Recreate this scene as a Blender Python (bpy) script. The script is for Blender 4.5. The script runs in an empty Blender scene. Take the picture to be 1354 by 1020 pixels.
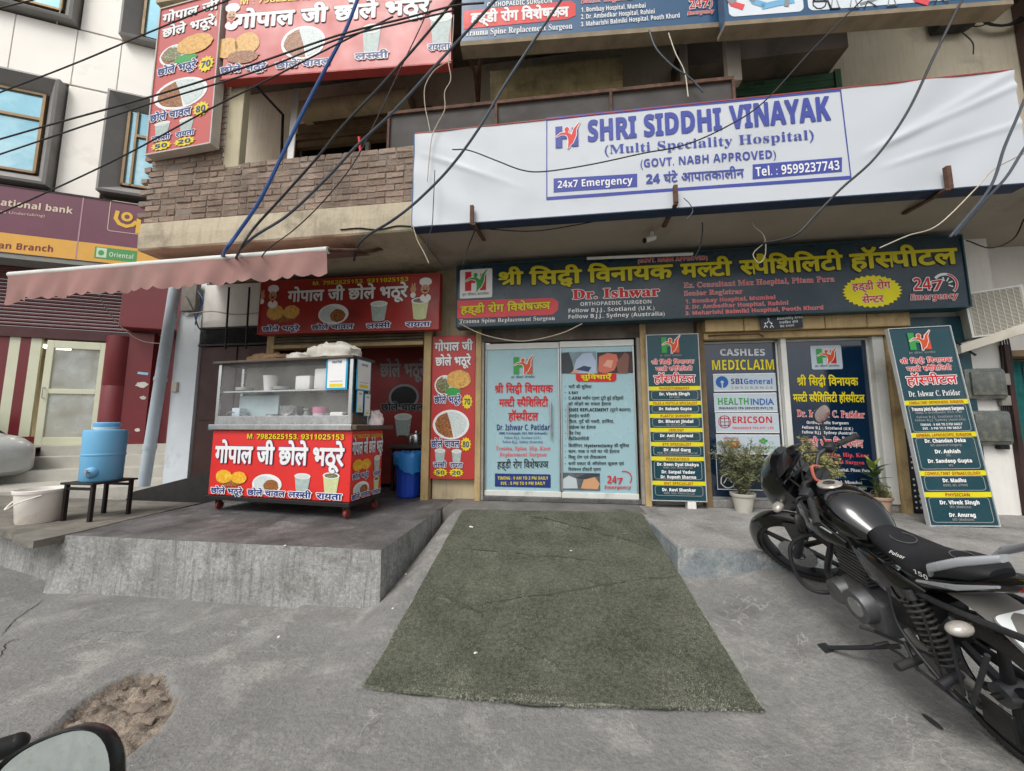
import bpy, bmesh, math, random
from mathutils import Vector, Matrix
from mathutils.noise import noise as pnoise
random.seed(7)
R_ = math.radians
sc = bpy.context.scene

# ------------------------------------------------------------------ camera
CAM = Vector((0, 0, 1.55)); FPX = 490.0; CXP, CYP = 677.0, 510.0
PITCH, YAW = R_(6.0), R_(7.6)
cd = bpy.data.cameras.new('camera'); cam = bpy.data.objects.new('camera', cd)
sc.collection.objects.link(cam); sc.camera = cam
cam.location = CAM; cam.rotation_euler = (math.pi / 2 + PITCH, 0, YAW)
cd.sensor_width = 36; cd.lens = FPX / 1354 * 36; cd.clip_start = 0.02; cd.clip_end = 900

# ------------------------------------------------------------------ sky, sun, exposure
SUN_EL, SUN_AZ = 52, 205            # degrees; azimuth clockwise from +Y
w = bpy.data.worlds.new('World'); sc.world = w; w.use_nodes = True
nt = w.node_tree; bg = nt.nodes['Background']
sky = nt.nodes.new('ShaderNodeTexSky'); sky.sky_type = 'NISHITA'; sky.sun_disc = False
sky.sun_elevation = R_(SUN_EL); sky.sun_rotation = R_(SUN_AZ)
sky.air_density = 1.0; sky.dust_density = 4.0; sky.ozone_density = 1.0
hsv = nt.nodes.new('ShaderNodeHueSaturation'); hsv.inputs['Saturation'].default_value = 0.16
nt.links.new(sky.outputs[0], hsv.inputs['Color']); nt.links.new(hsv.outputs[0], bg.inputs[0])
bg.inputs[1].default_value = 0.15
sl = bpy.data.lights.new('sun', 'SUN'); sl.energy = 1.1; sl.angle = R_(24); sl.color = (1, .965, .92)
so = bpy.data.objects.new('sun', sl); sc.collection.objects.link(so)
az, el = R_(SUN_AZ), R_(SUN_EL)
sdir = Vector((math.sin(az) * math.cos(el), math.cos(az) * math.cos(el), math.sin(el)))
so.rotation_euler = sdir.to_track_quat('Z', 'Y').to_euler(); so.location = (0, -6, 12)
sc.view_settings.view_transform = 'Standard'; sc.view_settings.look = 'None'
sc.view_settings.exposure = 0.26; sc.view_settings.gamma = 1.0; sc.view_settings.use_curve_mapping = False
sc.render.engine = 'CYCLES'; sc.cycles.use_denoising = True
sc.cycles.max_bounces = 7; sc.cycles.diffuse_bounces = 3; sc.cycles.glossy_bounces = 4
sc.cycles.transmission_bounces = 6; sc.cycles.transparent_max_bounces = 8
sc.cycles.caustics_reflective = False; sc.cycles.caustics_refractive = False

# ------------------------------------------------------------------ measuring: photo pixel -> real point on a real plane
_cp, _sp, _cy, _sy = math.cos(PITCH), math.sin(PITCH), math.cos(YAW), math.sin(YAW)
FW = Vector((-_sy * _cp, _cy * _cp, _sp)); RT = Vector((_cy, _sy, 0)); UP = Vector((_sy * _sp, -_cy * _sp, _cp))
def ray(px, py): return FW + RT * ((px - CXP) / FPX) + UP * (-(py - CYP) / FPX)
def P(px, py, X=None, Y=None, Z=None):
    d = ray(px, py)
    t = (X - CAM.x) / d.x if X is not None else (Y - CAM.y) / d.y if Y is not None else (Z - CAM.z) / d.z
    return CAM + d * t
def PP(px, py, p0, n):
    d = ray(px, py); return CAM + d * ((p0 - CAM).dot(n) / d.dot(n))

# ------------------------------------------------------------------ materials
def lin(v): return v / 12.92 if v <= .04045 else ((v + .055) / 1.055) ** 2.4
def H(h):
    h = h.lstrip('#'); return tuple(lin(int(h[i:i + 2], 16) / 255) for i in (0, 2, 4)) + (1,)
def mul(c, k): return tuple(min(1, x * k) for x in c[:3]) + (1,)
MATS = {}
def mat(name, col, rough=.6, var=.12, vs=3.0, bump=.0, bs=30.0, metal=0.0, dirt=None, ds=1.5, dth=.5, streak=0.0,
        spec=.5, rnd=0.0, coat=0.0, stain=None, grain=0, stretch=None, col2=None, c2s=2.0, c2t=.5, emit=0):
    """procedural surface: base colour, fine and coarse mottling, optional dirt patches, vertical streaks, relief"""
    if name in MATS: return MATS[name]
    m = bpy.data.materials.new(name); m.use_nodes = True; t = m.node_tree; N = t.nodes; Lk = t.links.new
    b = N['Principled BSDF']
    if isinstance(col, str): col = H(col)
    b.inputs['Roughness'].default_value = rough; b.inputs['Metallic'].default_value = metal
    b.inputs['Specular IOR Level'].default_value = spec
    if coat: b.inputs['Coat Weight'].default_value = coat; b.inputs['Coat Roughness'].default_value = .08
    tc = N.new('ShaderNodeTexCoord'); co = tc.outputs['Object']
    if stretch:
        mp = N.new('ShaderNodeMapping'); mp.inputs['Scale'].default_value = stretch; Lk(co, mp.inputs[0]); co2 = mp.outputs[0]
    else: co2 = co
    def noise(scale, detail=5, src=None, rg=.55, dist=0):
        n = N.new('ShaderNodeTexNoise'); n.inputs['Scale'].default_value = scale; n.inputs['Detail'].default_value = detail
        n.inputs['Roughness'].default_value = rg; n.inputs['Distortion'].default_value = dist
        Lk(src or co2, n.inputs['Vector']); return n.outputs[0]
    def rng(src, a, bb, c=0, d=1):
        r = N.new('ShaderNodeMapRange'); Lk(src, r.inputs[0])
        for i, v in enumerate((a, bb, c, d)): r.inputs[i + 1].default_value = v
        return r.outputs[0]
    def mix(f, a, bcol):
        x = N.new('ShaderNodeMix'); x.data_type = 'RGBA'
        if isinstance(f, float): x.inputs[0].default_value = f
        else: Lk(f, x.inputs[0])
        for i, v in ((6, a), (7, bcol)):
            if isinstance(v, tuple): x.inputs[i].default_value = v
            else: Lk(v, x.inputs[i])
        return x.outputs[2]
    out = mix(rng(noise(vs, 6), .3, .7), mul(col, 1 - var), mul(col, 1 + var))
    if col2:
        if isinstance(col2, str): col2 = H(col2)
        out = mix(rng(noise(c2s, 8, rg=.65, dist=.3), c2t - .06, c2t + .08), out, col2)
    if rnd:
        oi = N.new('ShaderNodeObjectInfo'); k = rng(oi.outputs['Random'], 0, 1, 1 - rnd, 1 + rnd)
        hv = N.new('ShaderNodeHueSaturation'); Lk(out, hv.inputs['Color']); Lk(k, hv.inputs['Value']); out = hv.outputs[0]
    if dirt:
        if isinstance(dirt, str): dirt = H(dirt)
        out = mix(rng(noise(ds, 9, rg=.68), dth, dth + .22, 0, .85), out, dirt)
    if streak:
        mp = N.new('ShaderNodeMapping'); mp.inputs['Scale'].default_value = (16, 16, .85); Lk(tc.outputs['Object'], mp.inputs[0])
        out = mix(rng(noise(1.5, 9, mp.outputs[0], .7, .25), .50, .74, 0, streak), out, mul(col, .35))
    if grain:                      # fine speckle of sand and grit
        gs = mix(rng(noise(170, 3, tc.outputs['Object'], .6), .40, .60), (.32, .32, .32, 1), (.68, .68, .68, 1)); ov = N.new('ShaderNodeMix'); ov.data_type = 'RGBA'; ov.blend_type = 'OVERLAY'; ov.inputs[0].default_value = grain
        Lk(out, ov.inputs[6]); Lk(gs, ov.inputs[7]); out = ov.outputs[2]
        gs = mix(rng(noise(38, 5, tc.outputs['Object'], .7), .38, .62), (.36, .36, .36, 1), (.64, .64, .64, 1)); ov = N.new('ShaderNodeMix'); ov.data_type = 'RGBA'; ov.blend_type = 'OVERLAY'; ov.inputs[0].default_value = grain
        Lk(out, ov.inputs[6]); Lk(gs, ov.inputs[7]); out = ov.outputs[2]
    if stain:                      # marks that run on from piece to piece, laid out over the whole wall
        ge = N.new('ShaderNodeNewGeometry'); mp2 = N.new('ShaderNodeMapping'); mp2.inputs['Scale'].default_value = (1, 1, .45); Lk(ge.outputs['Position'], mp2.inputs[0])
        out = mix(rng(noise(1.9, 8, mp2.outputs[0], .68), .52, .72, 0, .7), out, H(stain)); out = mix(rng(noise(1.1, 8, mp2.outputs[0], .7), .5, .35, 0, .55), out, H('#3b342e'))
    Lk(out, b.inputs['Base Color'])
    if emit: Lk(out, b.inputs['Emission Color']); b.inputs['Emission Strength'].default_value = emit
    Lk(rng(noise(vs * 2.3, 4), .3, .7, max(.03, rough - .1), min(1, rough + .1)), b.inputs['Roughness'])
    if bump:
        bp = N.new('ShaderNodeBump'); bp.inputs['Strength'].default_value = bump; bp.inputs['Distance'].default_value = .02
        Lk(noise(bs, 7, rg=.62), bp.inputs['Height']); Lk(bp.outputs[0], b.inputs['Normal'])
    MATS[name] = m; return m
def glass(name, tint=(.9, .95, .95, 1), rough=.02, alpha=.35):
    if name in MATS: return MATS[name]
    m = bpy.data.materials.new(name); m.use_nodes = True; t = m.node_tree; b = t.nodes['Principled BSDF']; N = t.nodes
    b.inputs['Roughness'].default_value = rough; b.inputs['Base Color'].default_value = tint; b.inputs['Specular IOR Level'].default_value = .7
    n = N.new('ShaderNodeTexNoise'); n.inputs['Scale'].default_value = 2.2; n.inputs['Detail'].default_value = 8
    tc = N.new('ShaderNodeTexCoord'); t.links.new(tc.outputs['Object'], n.inputs['Vector'])
    r = N.new('ShaderNodeMapRange'); r.inputs[1].default_value = .35; r.inputs[2].default_value = .75
    r.inputs[3].default_value = alpha * .6; r.inputs[4].default_value = min(1, alpha * 1.6)
    t.links.new(n.outputs[0], r.inputs[0]); t.links.new(r.outputs[0], b.inputs['Alpha'])
    MATS[name] = m; return m
def flat(name, h, rough=.5): return mat(name, h, rough=rough, var=.05, vs=6, spec=.35)

# ------------------------------------------------------------------ mesh builder
class M:
    def __init__(s, T=None): s.v = []; s.f = []; s.mi = []; s.T = T or Matrix(); s.cm = 0
    def add(s, vs, fs):
        o = len(s.v); s.v += [s.T @ Vector(v) for v in vs]
        for f in fs: s.f.append([i + o for i in f]); s.mi.append(s.cm)
        return s
    def box(s, a, b, jit=0):
        x0, y0, z0 = (min(a[i], b[i]) for i in range(3)); x1, y1, z1 = (max(a[i], b[i]) for i in range(3))
        vs = [(x, y, z) for z in (z0, z1) for y in (y0, y1) for x in (x0, x1)]
        if jit: vs = [tuple(c + random.uniform(-jit, jit) for c in v) for v in vs]
        return s.add(vs, [(0, 2, 3, 1), (4, 5, 7, 6), (0, 1, 5, 4), (2, 6, 7, 3), (0, 4, 6, 2), (1, 3, 7, 5)])
    def bbox(s, a, b, r=.01):
        """box with bevelled edges"""
        x0, y0, z0 = (min(a[i], b[i]) for i in range(3)); x1, y1, z1 = (max(a[i], b[i]) for i in range(3))
        r = min(r, (x1 - x0) / 2.2, (y1 - y0) / 2.2, (z1 - z0) / 2.2)
        bm = bmesh.new(); bmesh.ops.create_cube(bm, size=1)
        bmesh.ops.scale(bm, vec=(x1 - x0, y1 - y0, z1 - z0), verts=bm.verts)
        bmesh.ops.translate(bm, vec=((x0 + x1) / 2, (y0 + y1) / 2, (z0 + z1) / 2), verts=bm.verts)
        bmesh.ops.bevel(bm, geom=bm.edges[:], offset=r, segments=2, affect='EDGES', profile=.5)
        bm.verts.index_update(); s.add([v.co[:] for v in bm.verts], [[v.index for v in f.verts] for f in bm.faces]); bm.free(); return s
    def cyl(s, p, q, r0, r1=None, n=14, cap=True):
        r1 = r0 if r1 is None else r1; p, q = Vector(p), Vector(q); d = (q - p).normalized()
        u = d.orthogonal().normalized(); w_ = d.cross(u); vs = []
        for c, r in ((p, r0), (q, r1)):
            vs += [tuple(c + (u * math.cos(2 * math.pi * i / n) + w_ * math.sin(2 * math.pi * i / n)) * r) for i in range(n)]
        fs = [(i, (i + 1) % n, n + (i + 1) % n, n + i) for i in range(n)]
        if cap: fs += [tuple(range(n))[::-1], tuple(range(n, 2 * n))]
        return s.add(vs, fs)
    def tube(s, pts, r, n=7, closed=False):
        pts = [Vector(p) for p in pts]; k = len(pts); vs = []; fs = []; u = None
        for i, p in enumerate(pts):
            a = pts[(i - 1) % k] if closed or i else pts[0]; b = pts[(i + 1) % k] if closed or i < k - 1 else pts[-1]
            d = (b - a).normalized()
            u = (d.orthogonal() if u is None else (u - d * u.dot(d))).normalized(); w_ = d.cross(u)
            rr = r[i] if isinstance(r, (list, tuple)) else r
            vs += [tuple(p + (u * math.cos(2 * math.pi * j / n) + w_ * math.sin(2 * math.pi * j / n)) * rr) for j in range(n)]
        for i in range(k if closed else k - 1):
            for j in range(n): a = i * n; b = ((i + 1) % k) * n; fs.append((a + j, a + (j + 1) % n, b + (j + 1) % n, b + j))
        if not closed: fs += [tuple(range(n))[::-1], tuple(range((k - 1) * n, k * n))]
        return s.add(vs, fs)
    def lathe(s, prof, c=(0, 0, 0), axis='Z', n=24, sx=1, sy=1, arc=None):
        vs = []; fs = []; k = len(prof); c = Vector(c)
        for i in range(n):
            a = 2 * math.pi * i / n; ca, sa = math.cos(a) * sx, math.sin(a) * sy
            for r, z in prof:
                vs.append(tuple(c + Vector({'Z': (r * ca, r * sa, z), 'Y': (r * ca, z, r * sa), 'X': (z, r * ca, r * sa)}[axis])))
        for i in range(n):
            for j in range(k - 1):
                a = i * k + j; b = ((i + 1) % n) * k + j; fs.append((a, b, b + 1, a + 1))
        return s.add(vs, fs)
    def loft(s, secs, n=18, p=2.5, cap=True):
        """secs: (centre, half width vector, half height vector[, power]) superellipse sections"""
        vs = []; fs = []
        for sec in secs:
            c, a, b = Vector(sec[0]), Vector(sec[1]), Vector(sec[2]); q = sec[3] if len(sec) > 3 else p
            for i in range(n):
                t = 2 * math.pi * i / n; ct, st = math.cos(t), math.sin(t)
                vs.append(tuple(c + a * (math.copysign(abs(ct) ** (2 / q), ct)) + b * (math.copysign(abs(st) ** (2 / q), st))))
        for k in range(len(secs) - 1):
            for i in range(n): a = k * n; b = a + n; fs.append((a + i, a + (i + 1) % n, b + (i + 1) % n, b + i))
        if cap: fs += [tuple(range(n))[::-1], tuple(range((len(secs) - 1) * n, len(secs) * n))]
        return s.add(vs, fs)
    def prism(s, poly, a, b, axis='Y'):
        """polygon (u,v) extruded from a to b along axis"""
        f = {'Y': lambda u, v, w_: (u, w_, v), 'Z': lambda u, v, w_: (u, v, w_), 'X': lambda u, v, w_: (w_, u, v)}[axis]
        n = len(poly); vs = [f(u, v, a) for u, v in poly] + [f(u, v, b) for u, v in poly]
        return s.add(vs, [tuple(range(n)), tuple(range(n, 2 * n))[::-1]] + [(i, n + i, n + (i + 1) % n, (i + 1) % n) for i in range(n)])
    def sphere(s, c, r, n=12, m=8, sc_=(1, 1, 1), noise=0, top=1.0):
        vs = []; fs = []; c = Vector(c)
        for j in range(m + 1):
            ph = math.pi * j / m
            for i in range(n):
                th = 2 * math.pi * i / n; d = Vector((math.sin(ph) * math.cos(th), math.sin(ph) * math.sin(th), math.cos(ph)))
                k = r * (1 + (noise * pnoise(d * 2.1 + c * 3.7) if noise else 0))
                vs.append((c.x + d.x * k * sc_[0], c.y + d.y * k * sc_[1], c.z + d.z * k * sc_[2]))
        for j in range(m):
            for i in range(n): a = j * n; b = a + n; fs.append((a + i, b + i, b + (i + 1) % n, a + (i + 1) % n))
        return s.add(vs, fs)
    def mesh(s, name, mats, smooth=False, weld=True):
        me = bpy.data.meshes.new(name); me.from_pydata([tuple(v) for v in s.v], [], s.f)
        mats = mats if isinstance(mats, (list, tuple)) else [mats]
        for m in mats: me.materials.append(m)
        if len(mats) > 1: me.polygons.foreach_set('material_index', s.mi)
        bm = bmesh.new(); bm.from_mesh(me)
        if weld: bmesh.ops.remove_doubles(bm, verts=bm.verts, dist=1e-5)
        bmesh.ops.recalc_face_normals(bm, faces=bm.faces)
        if smooth:
            lim = R_(38)
            for f in bm.faces: f.smooth = True
            for e in bm.edges:
                if len(e.link_faces) == 2 and e.calc_face_angle(0) > lim: e.smooth = False
        bm.to_mesh(me); bm.free(); return me
    def build(s, name, mats, parent=None, smooth=False, label=None, kind=None, world=False, weld=True):
        """world=True: the vertices are in world space; convert to the parent's space"""
        if world and parent is not None:
            inv = parent_matrix(parent).inverted(); s.v = [inv @ v for v in s.v]
        o = bpy.data.objects.new(name, s.mesh(name, mats, smooth, weld)); sc.collection.objects.link(o)
        if parent is not None: o.parent = parent
        if label: o['label'] = label
        if kind: o['kind'] = kind
        return o
def parent_matrix(o):
    m = o.matrix_basis.copy()
    while o.parent is not None: o = o.parent; m = o.matrix_basis @ m
    return m
def thing(name, label, cat, loc=(0, 0, 0), rot=(0, 0, 0), group=None, mtx=None):
    o = bpy.data.objects.new(name, None); sc.collection.objects.link(o); o.empty_display_size = .1
    if mtx is not None: o.matrix_basis = mtx
    else: o.location = loc; o.rotation_euler = rot
    o['label'] = label; o['category'] = cat
    if group: o['group'] = group
    return o
def tag(o, label, cat, group=None):
    o['label'] = label; o['category'] = cat
    if group: o['group'] = group
    return o
def inst(me, name, parent=None, loc=(0, 0, 0), rot=(0, 0, 0), scale=(1, 1, 1)):
    o = bpy.data.objects.new(name, me); sc.collection.objects.link(o); o.parent = parent
    o.location = loc; o.rotation_euler = rot; o.scale = scale; return o
def spline(pts, n=8):
    pts = [Vector(p) for p in pts]; out = []
    if len(pts) < 3: return pts
    for i in range(len(pts) - 1):
        a = pts[i - 1] if i else pts[0] * 2 - pts[1]; b = pts[i]; c = pts[i + 1]; d = pts[i + 2] if i + 2 < len(pts) else pts[-1] * 2 - pts[-2]
        for k in range(n):
            t = k / n; out.append(.5 * ((2 * b) + (c - a) * t + (2 * a - 5 * b + 4 * c - d) * t * t + (3 * b - a - 3 * c + d) * t ** 3))
    out.append(pts[-1]); return out

# ------------------------------------------------------------------ lettering: outlines of single glyphs set one by one
_G = {}
def _raw(body):
    c = bpy.data.curves.new('glyph', 'FONT'); c.body = body; c.size = 1; c.resolution_u = 2; c.fill_mode = 'FRONT'
    o = bpy.data.objects.new('glyph', c)
    me = o.to_mesh(); vs = [(v.co.x, v.co.y) for v in me.vertices]; fs = [tuple(p.vertices) for p in me.polygons]
    o.to_mesh_clear(); bpy.data.objects.remove(o); bpy.data.curves.remove(c); return vs, fs
def glyph(ch):
    if ch in _G: return _G[ch]
    if ch == ' ': _G[ch] = ([], [], .3); return _G[ch]
    vs, fs = _raw(ch); a = _raw(ch + 'mm')[0]
    if 'l|' not in _G: _G['l|'] = max(v[0] for v in _raw('mm')[0])
    _G[ch] = (vs, fs, max(v[0] for v in a) - _G['l|']); return _G[ch]
def fatten(vs, fs, r):
    """the glyph grown by r all round: a strip along every outline edge and a small polygon on every corner"""
    if r <= .003: return [(v[0], v[1], 0) for v in vs], fs
    key = {}; idx = []
    for v in vs: k = (round(v[0], 4), round(v[1], 4)); idx.append(key.setdefault(k, len(key)))
    pt = [None] * len(key)
    for v, i in zip(vs, idx): pt[i] = v
    cnt = {}
    for f in fs:
        g = [idx[i] for i in f]
        for i in range(len(g)):
            e = (min(g[i], g[i - 1]), max(g[i], g[i - 1]))
            if e[0] != e[1]: cnt[e] = cnt.get(e, 0) + 1
    out = [(v[0], v[1], 0) for v in vs]; of = list(fs); k = 1; used = {}
    for (a, b), n in cnt.items():
        if n != 1: continue
        pa, pb = pt[a], pt[b]; dx, dy = pb[0] - pa[0], pb[1] - pa[1]; l = math.hypot(dx, dy)
        if l < 1e-5: continue
        nx, ny = -dy / l * r, dx / l * r; o = len(out); z = k * 5e-6; k += 1
        out += [(pa[0] + nx, pa[1] + ny, z), (pa[0] - nx, pa[1] - ny, z), (pb[0] - nx, pb[1] - ny, z), (pb[0] + nx, pb[1] + ny, z)]; of.append((o, o + 1, o + 2, o + 3))
        for q in (a, b): used.setdefault(q, []).append((dx / l, dy / l))
    for q, ds in used.items():
        if len(ds) == 2 and abs(ds[0][0] * ds[1][0] + ds[0][1] * ds[1][1]) > .95: continue
        o = len(out); z = k * 5e-6; k += 1; p = pt[q]
        out += [(p[0] + r * math.cos(t * math.pi / 4 + .39), p[1] + r * math.sin(t * math.pi / 4 + .39), z) for t in range(8)]; of.append(tuple(range(o, o + 8)))
    return out, of
def clip(vs, fs, x=None, z=None):
    """keep only what lies left of x (or above z)"""
    ov, of = [], []
    ins = (lambda p: p[0] <= x) if x is not None else (lambda p: p[1] >= z)
    for f in fs:
        poly = [vs[i] for i in f]; out = []
        for i in range(len(poly)):
            a, b = poly[i], poly[(i + 1) % len(poly)]
            if ins(a): out.append(a)
            if ins(a) != ins(b):
                t = (x - a[0]) / (b[0] - a[0]) if x is not None else (z - a[1]) / (b[1] - a[1])
                out.append((a[0] + (b[0] - a[0]) * t, a[1] + (b[1] - a[1]) * t))
        if len(out) > 2: of.append(tuple(range(len(ov), len(ov) + len(out)))); ov += out
    return ov, of
STEM = set('सलजशषपवयनमधगघचथभबतणखझञ')
def isdev(ch): return 0x900 <= ord(ch) <= 0x97F
def variant(ch, st):
    o = ord(ch)
    if st == 'b':
        if 65 <= o <= 90: return chr(0x1D5D4 + o - 65)
        if 97 <= o <= 122: return chr(0x1D5EE + o - 97)
        if 48 <= o <= 57: return chr(0x1D7EC + o - 48)
    if st == 's':
        if 65 <= o <= 90: return chr(0x1D400 + o - 65)
        if 97 <= o <= 122: return chr(0x1D41A + o - 97)
        if 48 <= o <= 57: return chr(0x1D7CE + o - 48)
    if st == 'i':
        if 65 <= o <= 90: return chr(0x1D63C + o - 65)
        if 97 <= o <= 122: return chr(0x1D656 + o - 97)
        if 48 <= o <= 57: return chr(0x1D7EC + o - 48)
    return ch
_S = {}
def shape(text, wt, st):
    """-> list of glyph meshes (verts, faces) already advanced, and the total advance"""
    out = []; x = 0.0
    t = list(text)
    i = 0
    while i < len(t):              # the short i sign is drawn in front of its consonant cluster
        if t[i] == 'ि':
            j = i - 1
            while j >= 2 and t[j - 1] == '्': j -= 2
            t.insert(j, t.pop(i))
        i += 1
    def put(key, fn, dx):
        k = (key, wt, st)
        if k not in _S: _S[k] = fatten(*fn(), wt)
        v, f = _S[k]; out.append(([(p[0] + dx, p[1], p[2]) for p in v], f))
    i = 0
    while i < len(t):
        ch = t[i]; nx = t[i + 1] if i + 1 < len(t) else ''; n2 = t[i + 2] if i + 2 < len(t) else ''
        if isdev(ch) and nx == '्' and n2 and isdev(n2):
            v, f, a = glyph(ch)
            if ch == 'द' and n2 == 'ध':
                put('द', lambda: (v, f), x)
                v2, f2, a2 = glyph('व'); put('ddh', lambda: ([(p[0] * .66 + .10, min(p[1], .56) * .62 - .17) for p in v2], f2), x); x += a; i += 3; continue
            if n2 == 'र' and ch in STEM:
                if ch == 'श':
                    v3, f3 = clip(v, f, z=.27); aa = glyph('ा')[2]; put('shr', lambda: (v3, f3), x); put('ा', lambda: glyph('ा')[:2], x + a - aa)
                else: put(ch, lambda: (v, f), x)
                q = [(a - .15, .30), (a - .15, .22), (a - .45, .0), (a - .48, .06)]
                put('ra' + ch, lambda: (q, [(0, 1, 2, 3)]), x); x += a; i += 3; continue
            if ch == 'र':
                q = [(.42, .66), (.36, .74), (.38, .84), (.46, .88), (.55, .85), (.60, .76), (.55, .77), (.50, .81), (.45, .82), (.42, .76), (.45, .68)]
                put('reph', lambda: (q, [tuple(range(11))]), x); i += 2; continue
            if ch in STEM:
                c = a - .165; v3, f3 = clip(v, f, x=c); put('half' + ch, lambda: (v3, f3), x); x += c; i += 2; continue
            if ch in 'कफ':
                c = a - .10; v3, f3 = clip(v, f, x=c); put('half' + ch, lambda: (v3, f3), x); x += c; i += 2; continue
        c2 = ch if isdev(ch) else variant(ch, st); a = glyph(c2)[2]
        put(c2, lambda: glyph(c2)[:2], x); x += a + (.0 if isdev(ch) else .012); i += 1
    return out, x
_cap = {}
def capheight(kind):
    if kind not in _cap: _cap[kind] = max(p[1] for p in glyph({'d': 'क', 'b': '\U0001D5DB', 's': '\U0001D407', 'i': '\U0001D643', 'r': 'H'}[kind])[0])
    return _cap[kind]

# ------------------------------------------------------------------ a flat board with print on it
LAY = .0016
SEP = {'yellow_band', 'price_burst', 'text_box', 'card', 'equipment_print', 'box_line', 'clock_arc', 'white_field', 'card_edge', 'green_label', 'red_tab'}
class Board:
    """local frame: x along the board, z up the board, -y towards the viewer, origin at its lower left corner"""
    def __init__(s, name, label, cat, o, W, Hh, t=.06, yaw=0, tilt=0, lean=0, group=None):
        s.W, s.H, s.t = W, Hh, t
        s.mw = Matrix.Translation(Vector(o)) @ Matrix.Rotation(yaw, 4, 'Z') @ Matrix.Rotation(-lean, 4, 'X') @ Matrix.Rotation(-tilt, 4, 'Y')
        s.root = thing(name, label, cat, mtx=s.mw, group=group) if name else None
        s.inv = s.mw.inverted(); s.n = (s.mw.to_3x3() @ Vector((0, -1, 0))); s.o = s.mw.translation.copy()
        s.parts = {}; s.disp = None
    @classmethod
    def px(c, name, label, cat, bl, br, tl, Y, yaw=0, t=.06, **k):
        o = P(bl[0], bl[1], Y=Y); n = Vector((math.sin(yaw), -math.cos(yaw), 0)); r = PP(br[0], br[1], o, n); u = PP(tl[0], tl[1], o, n)
        d = r - o; til = math.atan2(d.z, math.hypot(d.x, d.y))
        return c(name, label, cat, o, d.length, (u - o).length, t=t, yaw=yaw, tilt=til, **k)
    def L(s, px, py):
        q = s.inv @ PP(px, py, s.o, s.n); return q.x, q.z
    def M_(s, part, m):
        if part in SEP: s.sep = getattr(s, 'sep', 0) + 1
        k = (part, m.name + ('|%d' % s.sep if part in SEP else ''))
        if k not in s.parts: s.parts[k] = (M(), m)
        return s.parts[k][0]
    def put(s, part, m, vs, fs, lay):
        vs = [(p[0], -LAY * lay - (p[2] if len(p) > 2 else 0) - (s.disp(p[0], p[1]) if s.disp else 0), p[1]) for p in vs]
        s.M_(part, m).add(vs, fs)
    def poly(s, part, m, pts, lay=1): s.put(part, m, pts, [tuple(range(len(pts)))], lay); return s
    def rect(s, part, m, a, b, lay=1): return s.poly(part, m, [(a[0], a[1]), (b[0], a[1]), (b[0], b[1]), (a[0], b[1])], lay)
    def rrect(s, part, m, a, b, r, lay=1, n=5):
        x0, x1 = sorted((a[0], b[0])); z0, z1 = sorted((a[1], b[1])); r = min(r, (x1 - x0) / 2, (z1 - z0) / 2); pts = []
        for cx, cz, a0 in ((x1 - r, z0 + r, -90), (x1 - r, z1 - r, 0), (x0 + r, z1 - r, 90), (x0 + r, z0 + r, 180)):
            pts += [(cx + r * math.cos(R_(a0 + 90 * i / n)), cz + r * math.sin(R_(a0 + 90 * i / n))) for i in range(n + 1)]
        return s.poly(part, m, pts, lay)
    def ell(s, part, m, c, rx, rz, lay=1, n=28, wob=0):
        return s.poly(part, m, [(c[0] + rx * math.cos(2 * math.pi * i / n) * (1 + wob * random.uniform(-1, 1)), c[1] + rz * math.sin(2 * math.pi * i / n) * (1 + wob * random.uniform(-1, 1))) for i in range(n)], lay)
    def star(s, part, m, c, rx, rz, k=14, dip=.8, lay=1):
        return s.poly(part, m, [(c[0] + rx * math.cos(math.pi * i / k) * (dip if i % 2 else 1), c[1] + rz * math.sin(math.pi * i / k) * (dip if i % 2 else 1)) for i in range(2 * k)], lay)
    def line(s, part, m, pts, wd, lay=1, closed=False):
        """a printed stroke of even width along a path"""
        n = len(pts); vs = []; fs = []
        for i, p in enumerate(pts):
            a = pts[(i - 1) % n] if closed or i else p; b = pts[(i + 1) % n] if closed or i < n - 1 else p
            d = Vector((b[0] - a[0], b[1] - a[1])); d = d.normalized() if d.length else Vector((1, 0)); nx, nz = -d.y * wd / 2, d.x * wd / 2
            if closed and n == 4: nx, nz = (nx * 1.414, nz * 1.414)
            vs += [(p[0] + nx, p[1] + nz), (p[0] - nx, p[1] - nz)]
        for i in range(n if closed else n - 1): a = 2 * i; b = 2 * ((i + 1) % n); fs.append((a, a + 1, b + 1, b))
        s.put(part, m, vs, fs, lay); return s
    def frame(s, part, m, a, b, wd, r=.0, lay=1):
        x0, x1 = sorted((a[0], b[0])); z0, z1 = sorted((a[1], b[1])); pts = []
        if r <= 0: pts = [(x0, z0), (x1, z0), (x1, z1), (x0, z1)]
        else:
            for cx, cz, a0 in ((x1 - r, z0 + r, -90), (x1 - r, z1 - r, 0), (x0 + r, z1 - r, 90), (x0 + r, z0 + r, 180)):
                pts += [(cx + r * math.cos(R_(a0 + 90 * i / 5)), cz + r * math.sin(R_(a0 + 90 * i / 5))) for i in range(6)]
        return s.line(part, m, pts, wd, lay, True)
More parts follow.
